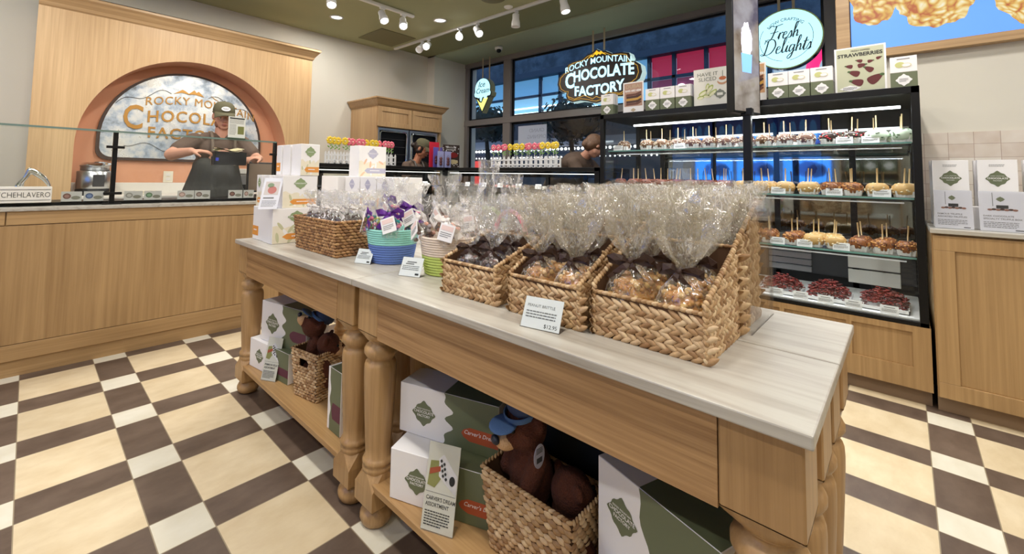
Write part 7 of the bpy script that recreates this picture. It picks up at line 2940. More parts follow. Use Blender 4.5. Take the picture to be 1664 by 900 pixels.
def product_card(y0, x, w, h, z, l1, label, group, seed):
    t = thing('product_card', (x, y0 - w / 2, z), label, 'card', group=group)
    b = MB(T(0, 0, 0.001) @ RY(10))
    b.box(-0.001, 0.001, -w / 2, w / 2, 0, h, 0)
    b.at(T(0, 0, 0.001) @ RY(10) @ plane_m((-0.0012, w / 2, 0), (0, -1, 0), (0, 0, 1)))
    b.rect(w * 0.30, w * 0.315, h * 0.62, h * 0.96, 0, 2, 0.0003)
    b.prism([(a + w * 0.48, c + h * 0.80) for a, c in badge(w * 0.20, h * 0.13)], (0, 0.0004), 1)
    b.rect(w * 0.38, w * 0.64, h * 0.57, h * 0.65, 0.0005, 3, 0.0004)
    for k in range(7):
        b.prism(ellipse(w * (0.24 + k * 0.09), h * (0.535 + 0.01 * (k % 2)), w * 0.06, h * 0.026, 10), (0, 0.0004 + 0.00005 * k), 4 if k % 2 else 5)
    if l1:
        b.text(l1[0], h * 0.055, w * 0.08, h * 0.36, 0, 0.0003, align='LEFT', mat=2, bold=0.01)
        b.text(l1[1], h * 0.055, w * 0.08, h * 0.29, 0, 0.0003, align='LEFT', mat=2, bold=0.01)
    lines(b, w * 0.08, w * 0.85, h * 0.23, 4, h * 0.04, h * 0.014, 2, 0, seed)
    b.rect(w * 0.75, w * 0.92, h * 0.035, h * 0.055, 0, 3, 0.0003)
    b.build('card', [plain_cache('card_cool', (214, 216, 226), 0.5), 'olive', 'ink', 'inkd', 'brown', plain_cache('cocoa', (140, 96, 80), 0.5)], t)
    MB(T(0, 0, 0.001)).box(-0.004, 0.06, -w / 2, w / 2, 0, 0.0015).at(T(0, 0, 0.001) @ RY(10)).box(-0.0045, -0.003, -w / 2 - 0.001, w / 2 + 0.001, 0, h + 0.001).build('acrylic_holder', 'acrylic', t)


product_card(-3.263, 3.30, 0.136, 0.200, 0.9185, ('FAMOUS TRUFFLE', 'ASSORTED TRUFFLES'), 'grey product card in the acrylic holder closest to the tall case', 'product cards on the right counter', 3)
product_card(-3.42, 3.30, 0.15, 0.200, 0.9185, ('DARK CHOCOLATE', 'SPECIALTY TRUFFLE BOX'), 'grey product card in the acrylic holder at the edge of the photo', 'product cards on the right counter', 9)
for i, y in enumerate((-3.262, -3.40)):
    tag(MB(T(3.44, y - 0.06, 0.9187)).bbox(-0.05, 0.05, -0.058, 0.058, 0, 0.115, 0.0015).build('plain_carton', 'whitecard', None, True),
        'plain white low carton behind the %s product card on the right counter' % ('first', 'second')[i], 'box', 'plain cartons on the right counter')


# ================================================================== UNDER THE TABLE
SZ = 0.1525


def olive_box(x0, x1, y0, y1, z, h, label, tagtext=None, group='olive and white badge boxes on the low shelves', rzz=0, plum=False, face='x', badge_at=0.26, split=0.47, bv=0.48):
    """large gift box: white wavy end with an olive badge, olive body, coloured name tag"""
    t = thing('badge_gift_box', ((x0 + x1) / 2, (y0 + y1) / 2, z), label, 'box', rz=rzz, group=group)
    W, D = x1 - x0, y1 - y0
    MB().bbox(-W / 2, W / 2, -D / 2, D / 2, 0.0005, h, 0.0015).build('carton', 'whitecard', t)
    # art on the -x face (u towards -y)
    b = MB(plane_m((-W / 2 - 0.0003, D / 2 - 0.001, 0.001), (0, -1, 0), (0, 0, 1)))
    w, hh = D - 0.002, h - 0.002
    wav = []
    n = 24
    for k in range(n + 1):
        v = k / n
        s = split + 0.06 * math.sin(v * PI) + (0.05 * math.cos(v * 6 * PI) * math.sin(v * PI))
        wav.append((w * s, hh * v))
    pts = [(w, 0), (w, hh)] + wav[::-1]
    b.prism(pts, (0, 0.0003), 0)
    bs = min(w * 0.34, hh * 0.5) * (0.75 if bv > 0.6 else 1)
    b.prism([(x + w * badge_at, y + hh * bv) for x, y in badge(bs * 1.15, bs * 1.05)], (0.0003, 0.0007), 0)
    b.text('CHOCOLATE', bs * 0.16, w * badge_at, hh * bv, 0.0007, 0.0003, mat=1, bold=0.01)
    b.text('FACTORY', bs * 0.14, w * badge_at, hh * bv - bs * 0.15, 0.0007, 0.0003, mat=1, bold=0.01)
    b.text('ROCKY MOUNTAIN', bs * 0.075, w * badge_at, hh * bv + bs * 0.15, 0.0007, 0.0003, mat=1)
    tx = split + 0.20
    b.prism([(w, hh * 0.20), (w, hh * 0.46), (w * (tx + 0.06), hh * 0.46), (w * tx, hh * 0.40), (w * (tx - 0.02), hh * 0.33), (w * tx, hh * 0.26), (w * (tx + 0.06), hh * 0.20)][::-1], (0.0003, 0.0007), 2)
    if tagtext:
        b.text(tagtext, hh * 0.11, w * 0.985, hh * 0.33, 0.0007, 0.0003, mat=1, align='RIGHT', shear=0.3)
    b.build('side_print', ['olive', 'whitecard', 'plum' if plum else 'rust'], t)
    # olive top beyond the white end
    b = MB(plane_m((-W / 2 + 0.001, D / 2 - 0.001, h + 0.0002), (0, -1, 0), (1, 0, 0)).copy())
    m_ = plane_m((W / 2 - 0.001, D / 2 - 0.001, h + 0.0002), (-1, 0, 0), (0, -1, 0))
    b = MB(m_)
    b.rect(0, W - 0.002, w * split, w, 0, 0, 0.0003)
    b.build('top_print', ['olive'], t)
    return t


def info_card(x, y, w, h, rz, lean, title, label, seed):
    t = thing('info_card', (x, y, SZ), label, 'card', rz=rz)
    m0 = T(0, 0, 0.0008) @ RX(-lean)
    b = MB(m0)
    b.bbox(-w / 2, w / 2, -0.001, 0.001, 0, h, 0.0004, 0)
    b.at(m0 @ plane_m((-w / 2, -0.0012, 0), (1, 0, 0), (0, 0, 1)))
    # open chocolate box picture
    b.poly([(w * 0.06, h * 0.50), (w * 0.30, h * 0.48), (w * 0.48, h * 0.60), (w * 0.44, h * 0.80), (w * 0.10, h * 0.78)][::1], 0.0, 1)
    b.poly([(w * 0.10, h * 0.62), (w * 0.44, h * 0.68), (w * 0.43, h * 0.74), (w * 0.10, h * 0.69)], 0.0008, 2)
    b.poly([(w * 0.40, h * 0.62), (w * 0.98, h * 0.44), (w * 0.98, h * 0.66), (w * 0.50, h * 0.88), (w * 0.36, h * 0.82)], 0.0004, 3)
    for k in range(8):
        cx, cy_ = w * (0.44 + 0.10 * (k % 2) + 0.03 * (k // 2)), h * (0.80 - 0.055 * (k // 2) - 0.03 * (k % 2))
        b.prism([(cx + a, cy_ + c) for a, c in badge(w * 0.08, h * 0.042, 2)], (0.0012, 0.002), 4)
    b.prism(ellipse(w * 0.83, h * 0.60, w * 0.09, h * 0.055), (0.0012, 0.0018), 4)
    if title:
        b.text(title[0], h * 0.062, w * 0.07, h * 0.34, 0, 0.0004, align='LEFT', mat=4, bold=0.01, sx=0.86)
        b.text(title[1], h * 0.062, w * 0.07, h * 0.27, 0, 0.0004, align='LEFT', mat=4, bold=0.01, sx=0.86)
    lines(b, w * 0.07, w * 0.86, h * 0.22, 6, h * 0.030, h * 0.012, 4, 0, seed)
    b.rect(w * 0.03, w * 0.97, h * 0.425, h * 0.43, 0, 5, 0.0003)
    b.build('card', [plain_cache('card_sagewhite', (226, 226, 212), 0.5), plain_cache('box_lime', (150, 152, 84), 0.5), 'rust', 'whitecard', 'inkd', 'ink'], t)
    MB(m0).box(-w / 2 - 0.0015, w / 2 + 0.0015, -0.003, -0.0022, -0.0003, h + 0.002).at(Matrix.Identity(4)).box(-w / 2, w / 2, -0.004, 0.04, 0, 0.0015).build('acrylic_holder', 'acrylic', t)


olive_box(0.863, 0.993, -2.308, -1.948, SZ, 0.148, 'large olive and white box at the bottom of the pair under the near table', 'Carver\'s Dream', rzz=22)
olive_box(0.928, 1.058, -2.252, -1.896, SZ + 0.1485, 0.155, 'large olive and white box resting on another under the near table', 'Carver\'s Dream', rzz=18.6)
info_card(0.815, -2.19, 0.098, 0.215, -66, 14, ("CARVER'S DREAM", 'ASSORTMENT'), "white CARVER'S DREAM ASSORTMENT card leaning on the olive boxes under the table", 3)
olive_box(0.844, 0.974, -1.049, -0.689, SZ, 0.140, 'lower olive and white box under the far table behind the small card', None, plum=True, rzz=8)
olive_box(0.883, 1.013, -1.106, -0.746, SZ + 0.1405, 0.197, 'upper olive and white box beside the bear basket under the far table', None, plum=True, rzz=12)
info_card(0.822, -0.945, 0.083, 0.19, -62, 14, ('PRIMROSE SELECT', 'ASSORTMENT'), 'white assortment card leaning on the boxes under the far table', 6)
box_basket(0.86, 1.02, -1.305, -1.125, 0.205, SZ, 'small woven basket with a hand slot holding a bear under the far table', flare=0.015, mat='wicker', hole=True, rh=0.0125, L=0.024, seed=21, rz=11)
box_basket(0.872, 1.035, -2.59, -2.305, 0.208, SZ, 'woven basket with a capped bear under the near table', flare=0.02, mat='wicker', rh=0.0145, L=0.027, seed=22)
olive_box(0.84, 0.93, -1.60, -1.50, SZ, 0.235, 'narrow upright box with a plum band beside the far table leg', None, plum=True, split=0.15, badge_at=2.0)
olive_box(0.885, 1.005, -2.931, -2.631, SZ, 0.347, 'tall olive and white box with a badge under the table end nearest the camera', None, badge_at=0.24, split=0.40, rzz=-17.8, bv=0.74)
tag(MB(T(0.868, -2.672, SZ) @ RZ(-18)).bbox(-0.035, 0.035, -0.045, 0.045, 0.0005, 0.135, 0.0015).build('small_white_box', 'whitecard', None, True), 'small plain white box in front of the tall olive box under the table', 'box')
plush(0.953, -2.40, SZ + 0.105, -112, 'brown bear with pale blue engineer cap and oval hang tag in the basket', s=1.05, pitchd=8, tagged=True)
plush(0.965, -2.52, SZ + 0.005, 60, 'dark brown bear deep in the near basket behind the capped bear', s=0.95, cap_on=False)
plush(0.94, -1.18, SZ + 0.09, -118, 'brown bear with its head thrown back in the hand-slot basket', s=0.98, pitchd=-42)
plush(0.95, -1.26, SZ + 0.04, 50, 'second bear slumped behind the one in the hand-slot basket', s=0.9, cap_on=False, pitchd=20)


# ================================================================== HANGING SIGNS
def straps(t, y0, y1, z0, z1, x=0.0, w=0.022):
    for y in (y0, y1):
        MB().box(x - 0.002, x + 0.002, y - w / 2, y + w / 2, z0, z1).build('strap', plain_cache('strap_beige', (188, 172, 140), 0.6), t)


M['signglow'] = emis('sign_glow', srgb(176, 232, 246), 0.9)
# ice-cream cone: faces the room (-x) turned a little
ic = thing('cone_sign', (4.70, 1.36, 2.36), 'hanging ice cream cone shaped light sign in the narrow window', 'sign')
ptm = plane_m((-0.04, 0, 0), (0, -1, 0), (0, 0, 1))
top = [(0.165 * math.cos(a), 0.10 + 0.165 * math.sin(a)) for a in [math.radians(-15 + 210 * k / 24) for k in range(25)]]
bump = [(-0.19, 0.03), (-0.175, -0.02), (-0.14, -0.035), (-0.0, -0.265), (0.14, -0.035), (0.175, -0.02), (0.19, 0.03)]
MB(ptm).prism(top + bump, (-0.10, 0.0)).build('case', plain_cache('sign_side', (166, 172, 140), 0.35), ic)
b = MB(ptm)
b.prism([(x * 1.0, y) for x, y in top + bump], (0.0, 0.004), 2)
b.prism([(x * 0.93, 0.01 + y * 0.93) for x, y in top] + [(-0.17, 0.03), (-0.155, -0.01), (-0.11, -0.02), (-0.08, -0.035), (-0.055, -0.02), (-0.045, -0.08), (-0.02, -0.09), (0.0, -0.03), (0.03, -0.02), (0.05, -0.055), (0.085, -0.05), (0.10, -0.015), (0.155, -0.01), (0.17, 0.03)], (0.004, 0.007), 0)
b.prism([(-0.115, -0.045), (0.0, -0.235), (0.115, -0.045), (0.03, -0.04), (-0.01, -0.11), (-0.055, -0.1)], (0.004, 0.006), 1)
b.build('face', ['signglow', emis('cone_yellow', srgb(226, 234, 130), 0.85), 'inkd'], ic)
b = MB(ptm)
b.text('Ice', 0.12, -0.02, 0.13, 0.007, 0.003, shear=0.3)
b.text('Cream', 0.115, 0.0, 0.035, 0.007, 0.003, shear=0.3, sx=0.85)
b.build('lettering', 'inkd', ic)
straps(ic, -0.07, 0.07, 0.25, 0.595, 0.03)

# main shop sign
ms = thing('shop_sign', (4.70, -0.54, 2.36), 'hanging dark shop sign with mountain emblem reading ROCKY MOUNTAIN CHOCOLATE FACTORY', 'sign')
ptm = plane_m((-0.05, 0, 0), (0, -1, 0), (0, 0, 1))


def sign_outline(s=1.0, o=0.0):
    half = [(0.0, 0.335), (0.06, 0.30), (0.12, 0.29), (0.20, 0.245), (0.33, 0.235), (0.40, 0.215), (0.42, 0.16), (0.40, 0.125), (0.47, 0.11), (0.53, 0.06), (0.545, -0.02), (0.52, -0.09), (0.46, -0.13),
            (0.41, -0.135), (0.42, -0.18), (0.40, -0.235), (0.33, -0.265), (0.22, -0.255), (0.12, -0.275), (0.05, -0.30), (0.0, -0.31)]
    pts = [(x, y) for x, y in half] + [(-x, y) for x, y in half[-2:0:-1]]
    return [(x * s + (o if x > 0 else -o if x < 0 else 0), y * s) for x, y in pts][::-1]


MB(ptm).prism(sign_outline(1.03), (-0.12, -0.012)).build('case', emis('sign_edge', srgb(196, 226, 222), 0.55), ms)
b = MB(ptm)
b.prism(sign_outline(1.02), (-0.012, 0.0), 0)
b.build('panel', [plain_cache('sign_brown', (58, 46, 42), 0.4)], ms)
b = MB(ptm)
o = [Vector((x * 0.955, y * 0.94, 0.003)) for x, y in sign_outline(1.0)]
b.tube(o, 0.0035, 5, closed=True)
o = [Vector((x, y, 0.003)) for x, y in [(-0.40, -0.19), (-0.30, -0.235), (-0.16, -0.205), (-0.05, -0.26), (0.0, -0.235), (0.05, -0.26), (0.16, -0.205), (0.30, -0.235), (0.40, -0.19)]]
b.tube(o, 0.004, 5)
b.build('gold_line', emis('sign_gold', srgb(206, 160, 60), 0.6), ms)
b = MB(ptm)
b.prism([(-0.13, 0.235), (-0.07, 0.275), (-0.045, 0.27), (0.0, 0.325), (0.035, 0.295), (0.06, 0.305), (0.13, 0.245), (0.07, 0.275), (0.045, 0.262), (0.03, 0.28), (0.0, 0.262), (-0.02, 0.285), (-0.045, 0.25), (-0.075, 0.26)][::-1], (0.0, 0.004))
b.build('mountain', emis('sign_yellow', srgb(240, 190, 40), 0.85), ms)
b = MB(ptm)
b.text('ROCKY MOUNTAIN', 0.105, 0, 0.135, 0, 0.004, bold=0.008, bend=lambda x, y: (x, y + 0.035 - 0.35 * x * x), sx=0.93)
b.text('C', 0.26, -0.37, -0.085, 0, 0.004, bold=0.03, sx=0.75)
b.text('HOCOLATE', 0.185, 0.075, -0.03, 0, 0.004, bold=0.03, sx=0.80, bend=lambda x, y: (x, y + 0.02 - 0.1 * x * x))
b.text('FACTORY', 0.165, 0.02, -0.19, 0, 0.004, bold=0.03, sx=0.88, bend=lambda x, y: (x, y - 0.02 + 0.2 * x * x))
b.build('lettering', emis('sign_letters', srgb(190, 236, 250), 0.95), ms)
straps(ms, -0.075, 0.075, 0.33, 0.595, 0.0)

# round sign
rs = thing('round_sign', (4.70, -2.425, 2.43), 'round pale blue hanging light sign reading Fresh Delights', 'sign')
ptm = plane_m((-0.05, 0, 0), (0, -1, 0), (0, 0, 1))
MB(ptm).prism(ellipse(0, 0, 0.272, 0.272, 64), (-0.09, 0.0)).build('drum', 'chrome', rs)
MB(ptm).prism(ellipse(0, 0, 0.262, 0.262, 64), (0.0, 0.004)).build('face', 'signglow', rs)
MB(ptm).tube([(0.268 * math.cos(a), 0.268 * math.sin(a), 0.0) for a in [2 * PI * k / 64 for k in range(64)]], 0.006, 6, closed=True).build('rim', plain_cache('rim_lime', (200, 214, 150), 0.3), rs)
b = MB(ptm)
b.text('NOW CRAFTING', 0.038, 0, 0, 0.004, 0.002, bend=lambda x, y: ((0.165 + y) * math.sin(x / 0.165 * 0.95), (0.165 + y) * math.cos(x / 0.165 * 0.95)))
for s in (-1, 1):
    b.tube([(0.20 * math.sin(s * (1.0 + 2.0 * k / 24)), 0.20 * math.cos(s * (1.0 + 2.0 * k / 24)), 0.005) for k in range(25)], 0.0018, 4)


# brush script drawn stroke by stroke
def script(b, strokes, ox, oy, s, r=0.0045, sl=0.22):
    for st in strokes:
        pts = []
        P = [Vector((x, y, 0)) for x, y in st]
        n = len(P)
        for i in range(n - 1):
            p0, p1, p2, p3 = P[max(i - 1, 0)], P[i], P[i + 1], P[min(i + 2, n - 1)]
            for k in range(5):
                t_ = k / 5
                q = 0.5 * ((2 * p1) + (p2 - p0) * t_ + (2 * p0 - 5 * p1 + 4 * p2 - p3) * t_ ** 2 + (3 * p1 - p0 - 3 * p2 + p3) * t_ ** 3)
                pts.append(q)
        pts.append(P[-1])
        pts = [Vector((ox + (q.x + q.y * sl) * s, oy + q.y * s, 0.006)) for q in pts]
        rr = []
        for i in range(len(pts)):
            d = pts[min(i + 1, len(pts) - 1)] - pts[max(i - 1, 0)]
            dn = abs(d.y) / (d.length + 1e-6) if d.y < 0 else 0.25
            rr.append(r * (0.45 + 0.75 * dn))
        b.tube(pts, rr, 5)


GL = {
    'F': ([[(0.0, 0.85), (0.1, 1.0), (0.35, 0.93), (0.75, 1.02)], [(0.42, 0.95), (0.35, 0.5), (0.25, 0.1), (0.05, -0.05), (-0.1, 0.08)], [(0.12, 0.5), (0.38, 0.52), (0.58, 0.56)]], 0.62),
    'r': ([[(0.0, 0.1), (0.08, 0.45), (0.07, 0.0)], [(0.08, 0.3), (0.2, 0.46), (0.27, 0.4)]], 0.27),
    'e': ([[(0.0, 0.22), (0.18, 0.3), (0.2, 0.42), (0.1, 0.45), (0.03, 0.25), (0.08, 0.02), (0.25, 0.06), (0.32, 0.16)]], 0.30),
    's': ([[(0.0, 0.1), (0.14, 0.47), (0.2, 0.2), (0.14, 0.02), (0.03, 0.05)], [(0.14, 0.02), (0.26, 0.12)]], 0.27),
    'h': ([[(0.0, 0.15), (0.16, 0.85), (0.12, 1.0), (0.06, 0.8), (0.05, 0.0)], [(0.06, 0.25), (0.2, 0.45), (0.25, 0.3), (0.24, 0.05), (0.34, 0.1)]], 0.36),
    'D': ([[(0.2, 0.92), (0.18, 0.5), (0.12, 0.05), (-0.02, 0.0), (-0.12, 0.1)], [(0.0, 0.75), (0.1, 1.0), (0.5, 0.95), (0.66, 0.55), (0.5, 0.12), (0.2, 0.0), (-0.05, 0.12)]], 0.74),
    'l': ([[(0.0, 0.15), (0.17, 0.85), (0.12, 1.0), (0.06, 0.7), (0.08, 0.05), (0.22, 0.1)]], 0.22),
    'i': ([[(0.0, 0.12), (0.08, 0.45), (0.07, 0.05), (0.2, 0.1)], [(0.1, 0.62), (0.11, 0.66)]], 0.20),
    'g': ([[(0.25, 0.4), (0.1, 0.46), (0.02, 0.2), (0.1, 0.02), (0.24, 0.3)], [(0.27, 0.45), (0.22, -0.2), (0.08, -0.42), (0.0, -0.3), (0.15, -0.1), (0.36, 0.1)]], 0.36),
    't': ([[(0.0, 0.12), (0.12, 0.8), (0.07, 0.05), (0.22, 0.1)], [(-0.02, 0.55), (0.25, 0.58)]], 0.21),
}


def write(b, word, ox, oy, s, r):
    x = 0
    for ch in word:
        st, w = GL[ch]
        script(b, [[(px + x, py) for px, py in q] for q in st], ox, oy, s, r)
        x += w


write(b, 'Fresh', -0.145, 0.005, 0.132, 0.005)
write(b, 'Delights', -0.185, -0.125, 0.138, 0.005)
b.build('lettering', plain_cache('sign_ink', (50, 66, 70), 0.5), rs)
straps(rs, -0.055, 0.055, 0.26, 0.525, 0.0)

# paper notice on the window, printed on its far side so the words read backwards
pn = thing('window_notice', (4.892, 0.60, 1.58), 'white paper notice taped to the window, its words showing through backwards', 'notice')
MB().box(-0.001, 0.0, -0.25, 0.25, -0.06, 0.30).build('paper', plain_cache('notice_paper', (206, 214, 232), 0.7), pn)
b = MB(plane_m((-0.0012, 0, 0), (0, -1, 0), (0, 0, 1)) @ SC(-1, 1, 1))
b.text('GRAND', 0.075, -0.08, 0.20, 0, 0.0003)
b.text('OPENING', 0.075, -0.08, 0.11, 0, 0.0003)
b.text('MAY 4', 0.05, -0.08, 0.03, 0, 0.0003)
b.build('faint_print', plain_cache('notice_ink', (166, 174, 196), 0.7), pn)


# ================================================================== SHOP SIDE BEHIND THE CAMERA (seen in the mirror doors)
for i, (ya, yb) in enumerate(((-2.2, -1.42), (-1.38, -0.60), (-0.56, 0.22))):
    t = thing('menu_screen', (-2.58, (ya + yb) / 2, 1.10), 'wide blue menu screen on the wall facing the tall case, %s from the shelving' % ORD[i], 'screen', group='menu screens')
    MB().bbox(-2.6, -2.56, ya, yb, 1.10, 1.68, 0.004).build('housing', 'black', t, True)
    MB().box(-2.56, -2.558, ya + 0.015, yb - 0.015, 1.115, 1.665).build('display', emis('menu_blue_%d' % i, srgb(60, 140, 246), 2.6), t, True)
    b = MB(plane_m((-2.5578, (ya + yb) / 2, 1.38), (0, 1, 0), (0, 0, 1)))
    b.prism(blob(-0.05, 0.02, 0.24, 0.15, 3 + i), 0.001, 0)
    b.prism(blob(-0.16, -0.01, 0.15, 0.13, 7 + i), (0.001, 0.002), 1)
    b.build('picture', [emis('pic_navy', srgb(52, 96, 196), 1.4), emis('pic_darknavy', srgb(34, 48, 110), 0.8)], t, True)
    t = thing('menu_screen', (-2.58, (ya + yb) / 2, 1.78), 'dim upper menu screen on the wall facing the tall case, %s from the shelving' % ORD[i], 'screen', group='menu screens')
    MB().bbox(-2.6, -2.56, ya, yb, 1.78, 2.32, 0.004).build('housing', 'black', t, True)
    MB().box(-2.56, -2.558, ya + 0.015, yb - 0.015, 1.795, 2.305).build('display', emis('menu_violet', srgb(70, 90, 190), 1.2), t, True)
    b = MB(plane_m((-2.5578, (ya + yb) / 2, 2.05), (0, 1, 0), (0, 0, 1)))
    for k in range(5):
        b.prism(ellipse(-0.28 + k * 0.14, 0.02 * (k % 2), 0.05, 0.14, 16), 0.001, 0)
    b.build('picture', [emis('pic_brightblue', srgb(90, 170, 250), 2.0)], t, True)
sh = thing('gift_shelving', (-2.45, -2.75, 0), 'oak wall shelving with olive gift boxes facing the tall case', 'shelf')
for z in (0.0, 0.95, 1.32, 1.68):
    MB().box(-2.6, -2.3, -3.1, -2.35, z, z + 0.02).build('board', 'oak_y', sh, True)
for y in (-3.12, -2.35):
    MB().box(-2.6, -2.3, y, y + 0.02, 0, 1.7).build('upright', 'oak_v', sh, True)
for i in range(6):
    y, z = -2.98 + (i % 3) * 0.235, 0.971 if i < 3 else 1.341
    t = thing('badge_gift_box', (-2.40, y, z), 'olive box with white badge on the %s wall shelf board, %s from the shop front' % (('lower', 'upper')[i // 3], ORD[i % 3]), 'box', group='boxes on the wall shelving')
    MB().bbox(-0.08, 0.08, -0.10, 0.10, 0, 0.22, 0.002).build('carton', 'olive', t)
    MB(plane_m((0.0802, 0, 0.11), (0, 1, 0), (0, 0, 1))).prism(badge(0.15, 0.15), 0.0006).build('badge_print', 'whitecard', t)


# ================================================================== STREET OUTSIDE
struct('pavement', MB().box(6.0, 40, -25, 30, -0.06, -0.01), plain('pavement_mat', srgb(120, 122, 126), 0.7, noise_amt=0.2, nscale=3))


def facade_mat():
    m, nt, b = new_mat('facade_panels')
    tc = nt.nodes.new('ShaderNodeTexCoord')
    n = nt.nodes.new('ShaderNodeTexNoise')
    n.inputs['Scale'].default_value = 3
    n.inputs['Detail'].default_value = 8
    n.inputs['Roughness'].default_value = 0.7
    nt.links.new(tc.outputs['Object'], n.inputs['Vector'])
    r = ramp(nt, [(0.4, srgb(40, 58, 76)), (0.6, srgb(72, 92, 112))])
    nt.links.new(n.outputs['Fac'], r.inputs[0])
    nt.links.new(r.outputs[0], b.inputs['Base Color'])
    b.inputs['Roughness'].default_value = 0.8
    return m


FM = facade_mat()
fb = thing('street_building', (9.3, 2.0, 0), 'dark blue-grey shop building across the street with rows of lit upper windows', 'building')
b = MB()
b.box(9.0, 9.4, -7, 12, 3.78, 7.5).box(9.0, 9.4, -7, -2.0, 0, 3.78) if False else b.box(9.0, 9.4, -7, 12, 3.86, 7.5)
b.build('upper_wall', FM, fb, True)
MB().box(8.85, 9.4, -7, 12, 3.72, 3.86).build('cornice', plain_cache('cornice_blue', (44, 66, 90), 0.6), fb, True)
MB().box(8.98, 9.4, -7, 12, 2.58, 2.70).build('sill_band', plain_cache('cornice_blue', (44, 66, 90), 0.6), fb, True)
ys = [7.4, 6.2, 5.5, 4.7, 3.5, 2.9, 1.6, 1.16, 0.66, 0.15, -0.46, -0.95, -1.5]
for i in range(len(ys)):
    MB().box(9.0, 9.06, ys[i] - 0.035, ys[i] + 0.035, 2.70, 3.72).build('mullion', plain_cache('cornice_blue', (44, 66, 90), 0.6), fb, True)
MB().box(9.0, 9.06, -7, 12, 3.22, 3.28).build('transom', plain_cache('cornice_blue', (44, 66, 90), 0.6), fb, True)
cols = {'blue': emis('pane_blue', srgb(130, 182, 212), 0.8), 'teal': emis('pane_teal', srgb(96, 150, 190), 0.65), 'red': emis('pane_red', srgb(186, 44, 76), 0.42), 'rose': emis('pane_rose', srgb(126, 62, 92), 0.42), 'pale': emis('pane_pale', srgb(168, 186, 196), 0.7)}


def pane(y0, y1, z0, z1, c):
    MB().box(9.08, 9.10, y0, y1, z0, z1).build('lit_pane', cols[c], fb, True)


for i in range(len(ys) - 1):
    up = 'teal'
    lo = 'blue'
    if 0.15 <= ys[i] <= 0.7 or -0.5 < ys[i] < 0.2 or -0.95 <= ys[i] < -0.4:
        up, lo = 'red', 'rose'
    if -1.5 <= ys[i] <= -0.95:
        up, lo = 'pale', 'blue'
    pane(ys[i + 1] + 0.035, ys[i] - 0.035, 3.28, 3.72, up)
    pane(ys[i + 1] + 0.035, ys[i] - 0.035, 2.70, 3.22, lo)
pane(-7, -1.55, 2.70, 3.72, 'pale')
pane(7.45, 12, 2.70, 3.72, 'teal')
MB().box(9.02, 9.4, -7, 12, 0, 2.58).build('ground_floor_wall', plain_cache('stall_grey', (92, 90, 96), 0.8), fb, True)
MB().box(9.06, 9.075, 1.6, 6.9, 2.95, 2.98).box(9.06, 9.075, 1.9, 5.9, 2.82, 2.84).build('ceiling_strip_light', emis('strip_white', (0.95, 0.98, 1, 1), 2.5), fb, True)
MB().ball((9.05, 0.02, 3.05), (0.02, 0.07, 0.04), 12, 8).build('round_lamp', emis('dot_white', (1, 1, 1, 1), 4), fb, True)

# shop front with marquee bulbs and a red poster, lower window
mq = thing('marquee_front', (8.2, 2.2, 0), 'white bulb-lit marquee shop front across the street', 'shop front')
MB().box(8.4, 8.6, -3.2, 6.6, 1.86, 2.06).build('fascia', plain_cache('marquee_grey', (150, 150, 158), 0.6), mq, True)
MB().box(8.5, 8.9, -3.2, 6.6, 0.0, 1.84).build('wall', plain_cache('marquee_dark', (74, 84, 100), 0.7), mq, True)
b = MB()
for z in (1.80, 1.62):
    for k in range(90):
        b.ball((8.35, 6.5 - k * 0.108, z), 0.032 if z > 1.7 else 0.018, 8, 6)
b.build('bulbs', emis('bulb_white', (1, 0.97, 0.92, 1), 3.0), mq, True)
MB().box(8.33, 8.42, -3.2, 6.6, 1.69, 1.73).build('bulb_rail', plain_cache('marquee_dark', (74, 84, 100), 0.7), mq, True)
tag(MB().box(8.28, 8.32, 4.9, 5.7, 0.6, 1.55).build('red_poster', emis('poster_red', srgb(230, 70, 60), 0.8), None, True), 'glowing red poster across the street seen left of the lollipops', 'poster')
t = thing('target_poster', (8.2, -1.55, 0.6), 'poster with red and white concentric rings across the street behind the tall case', 'poster')
pm_ = plane_m((8.46, -1.25, 1.05), (0, -1, 0), (0, 0, 1))
MB(pm_).box(-0.5, 0.5, -0.45, 0.5, -0.03, 0).build('board', plain_cache('poster_bd', (200, 200, 204), 0.6), t, True)
b = MB(pm_)
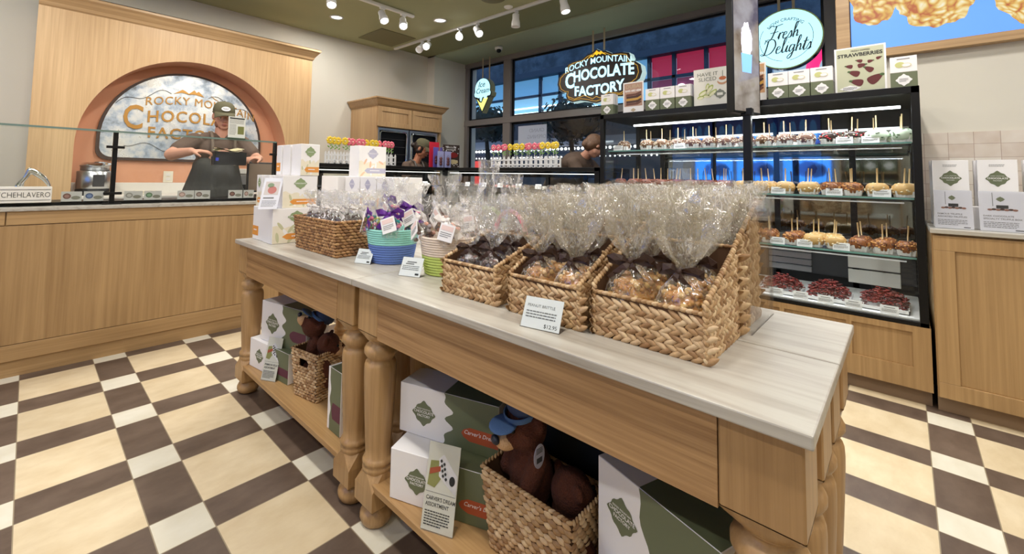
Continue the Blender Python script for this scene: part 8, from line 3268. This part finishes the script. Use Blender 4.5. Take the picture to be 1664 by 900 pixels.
for i, r in enumerate((0.42, 0.33, 0.24, 0.15)):
    b.prism(ellipse(0, -0.05, r, r, 32), (0, 0.004 + i * 0.003), i % 2)
b.build('rings', [emis('ring_red', srgb(180, 50, 60), 0.6), emis('ring_white', srgb(220, 220, 224), 0.6)], t, True)
t = thing('neon_ring', (7.5, -2.3, 2.0), 'glowing pink ring sign outside the window near the round hanging sign', 'sign')
MB(plane_m((0, 0, 0), (0, -1, 0), (0, 0, 1))).tube([(0.34 * math.cos(a), 0.34 * math.sin(a), 0) for a in [2 * PI * k / 48 for k in range(48)]], 0.075, 10, closed=True).build('ring', emis('neon_pink', srgb(252, 44, 110), 1.1), t)
t.location = (7.5, -2.62, 2.70)
MB().box(-0.02, 0.02, -0.02, 0.02, -2.71, -0.36).build('pole', 'dark', t)


def street_tree(x, y, h, r, label, seed):
    t = thing('street_tree', (x, y, -0.01), label, 'tree', group='trees outside the window')
    MB().tube([(0, 0, 0), (0.05, 0, h * 0.5), (0, 0.05, h * 0.85)], [0.09, 0.07, 0.04], 10).build('trunk', plain_cache('bark', (46, 42, 42), 0.9), t)
    rnd = random.Random(seed)
    b = MB()
    for _ in range(1500):
        u = Vector((rnd.gauss(0, 1), rnd.gauss(0, 1), rnd.gauss(0, 1))).normalized()
        rr = r * rnd.uniform(0.5, 1.0) * (1 + 0.3 * noise.noise(u * 2 + Vector((seed, 0, 0))))
        c = u * rr
        c.z = c.z * 0.7 + h
        n1 = u.orthogonal().normalized() * 0.07
        n2 = u.cross(n1).normalized() * 0.045
        b.add([c - n1, c + n2 * 0.8, c + n1, c - n2 * 0.8], [(0, 1, 2, 3)])
    b.build('foliage', plain_cache('dark_leaves', (34, 58, 62), 0.9), t)


street_tree(7.2, 3.6, 2.35, 0.62, 'dark leafy street tree seen through the narrow window', 1)
street_tree(7.4, 1.5, 2.30, 0.70, 'dark leafy street tree above the paper notice on the window', 2)
lamp('sky_glow', 'AREA', (7.4, 1.0, 6.5), 160, (0.55, 0.75, 1.0), (0, math.radians(0), 0), shape='RECTANGLE', size=3.0, size_y=14)
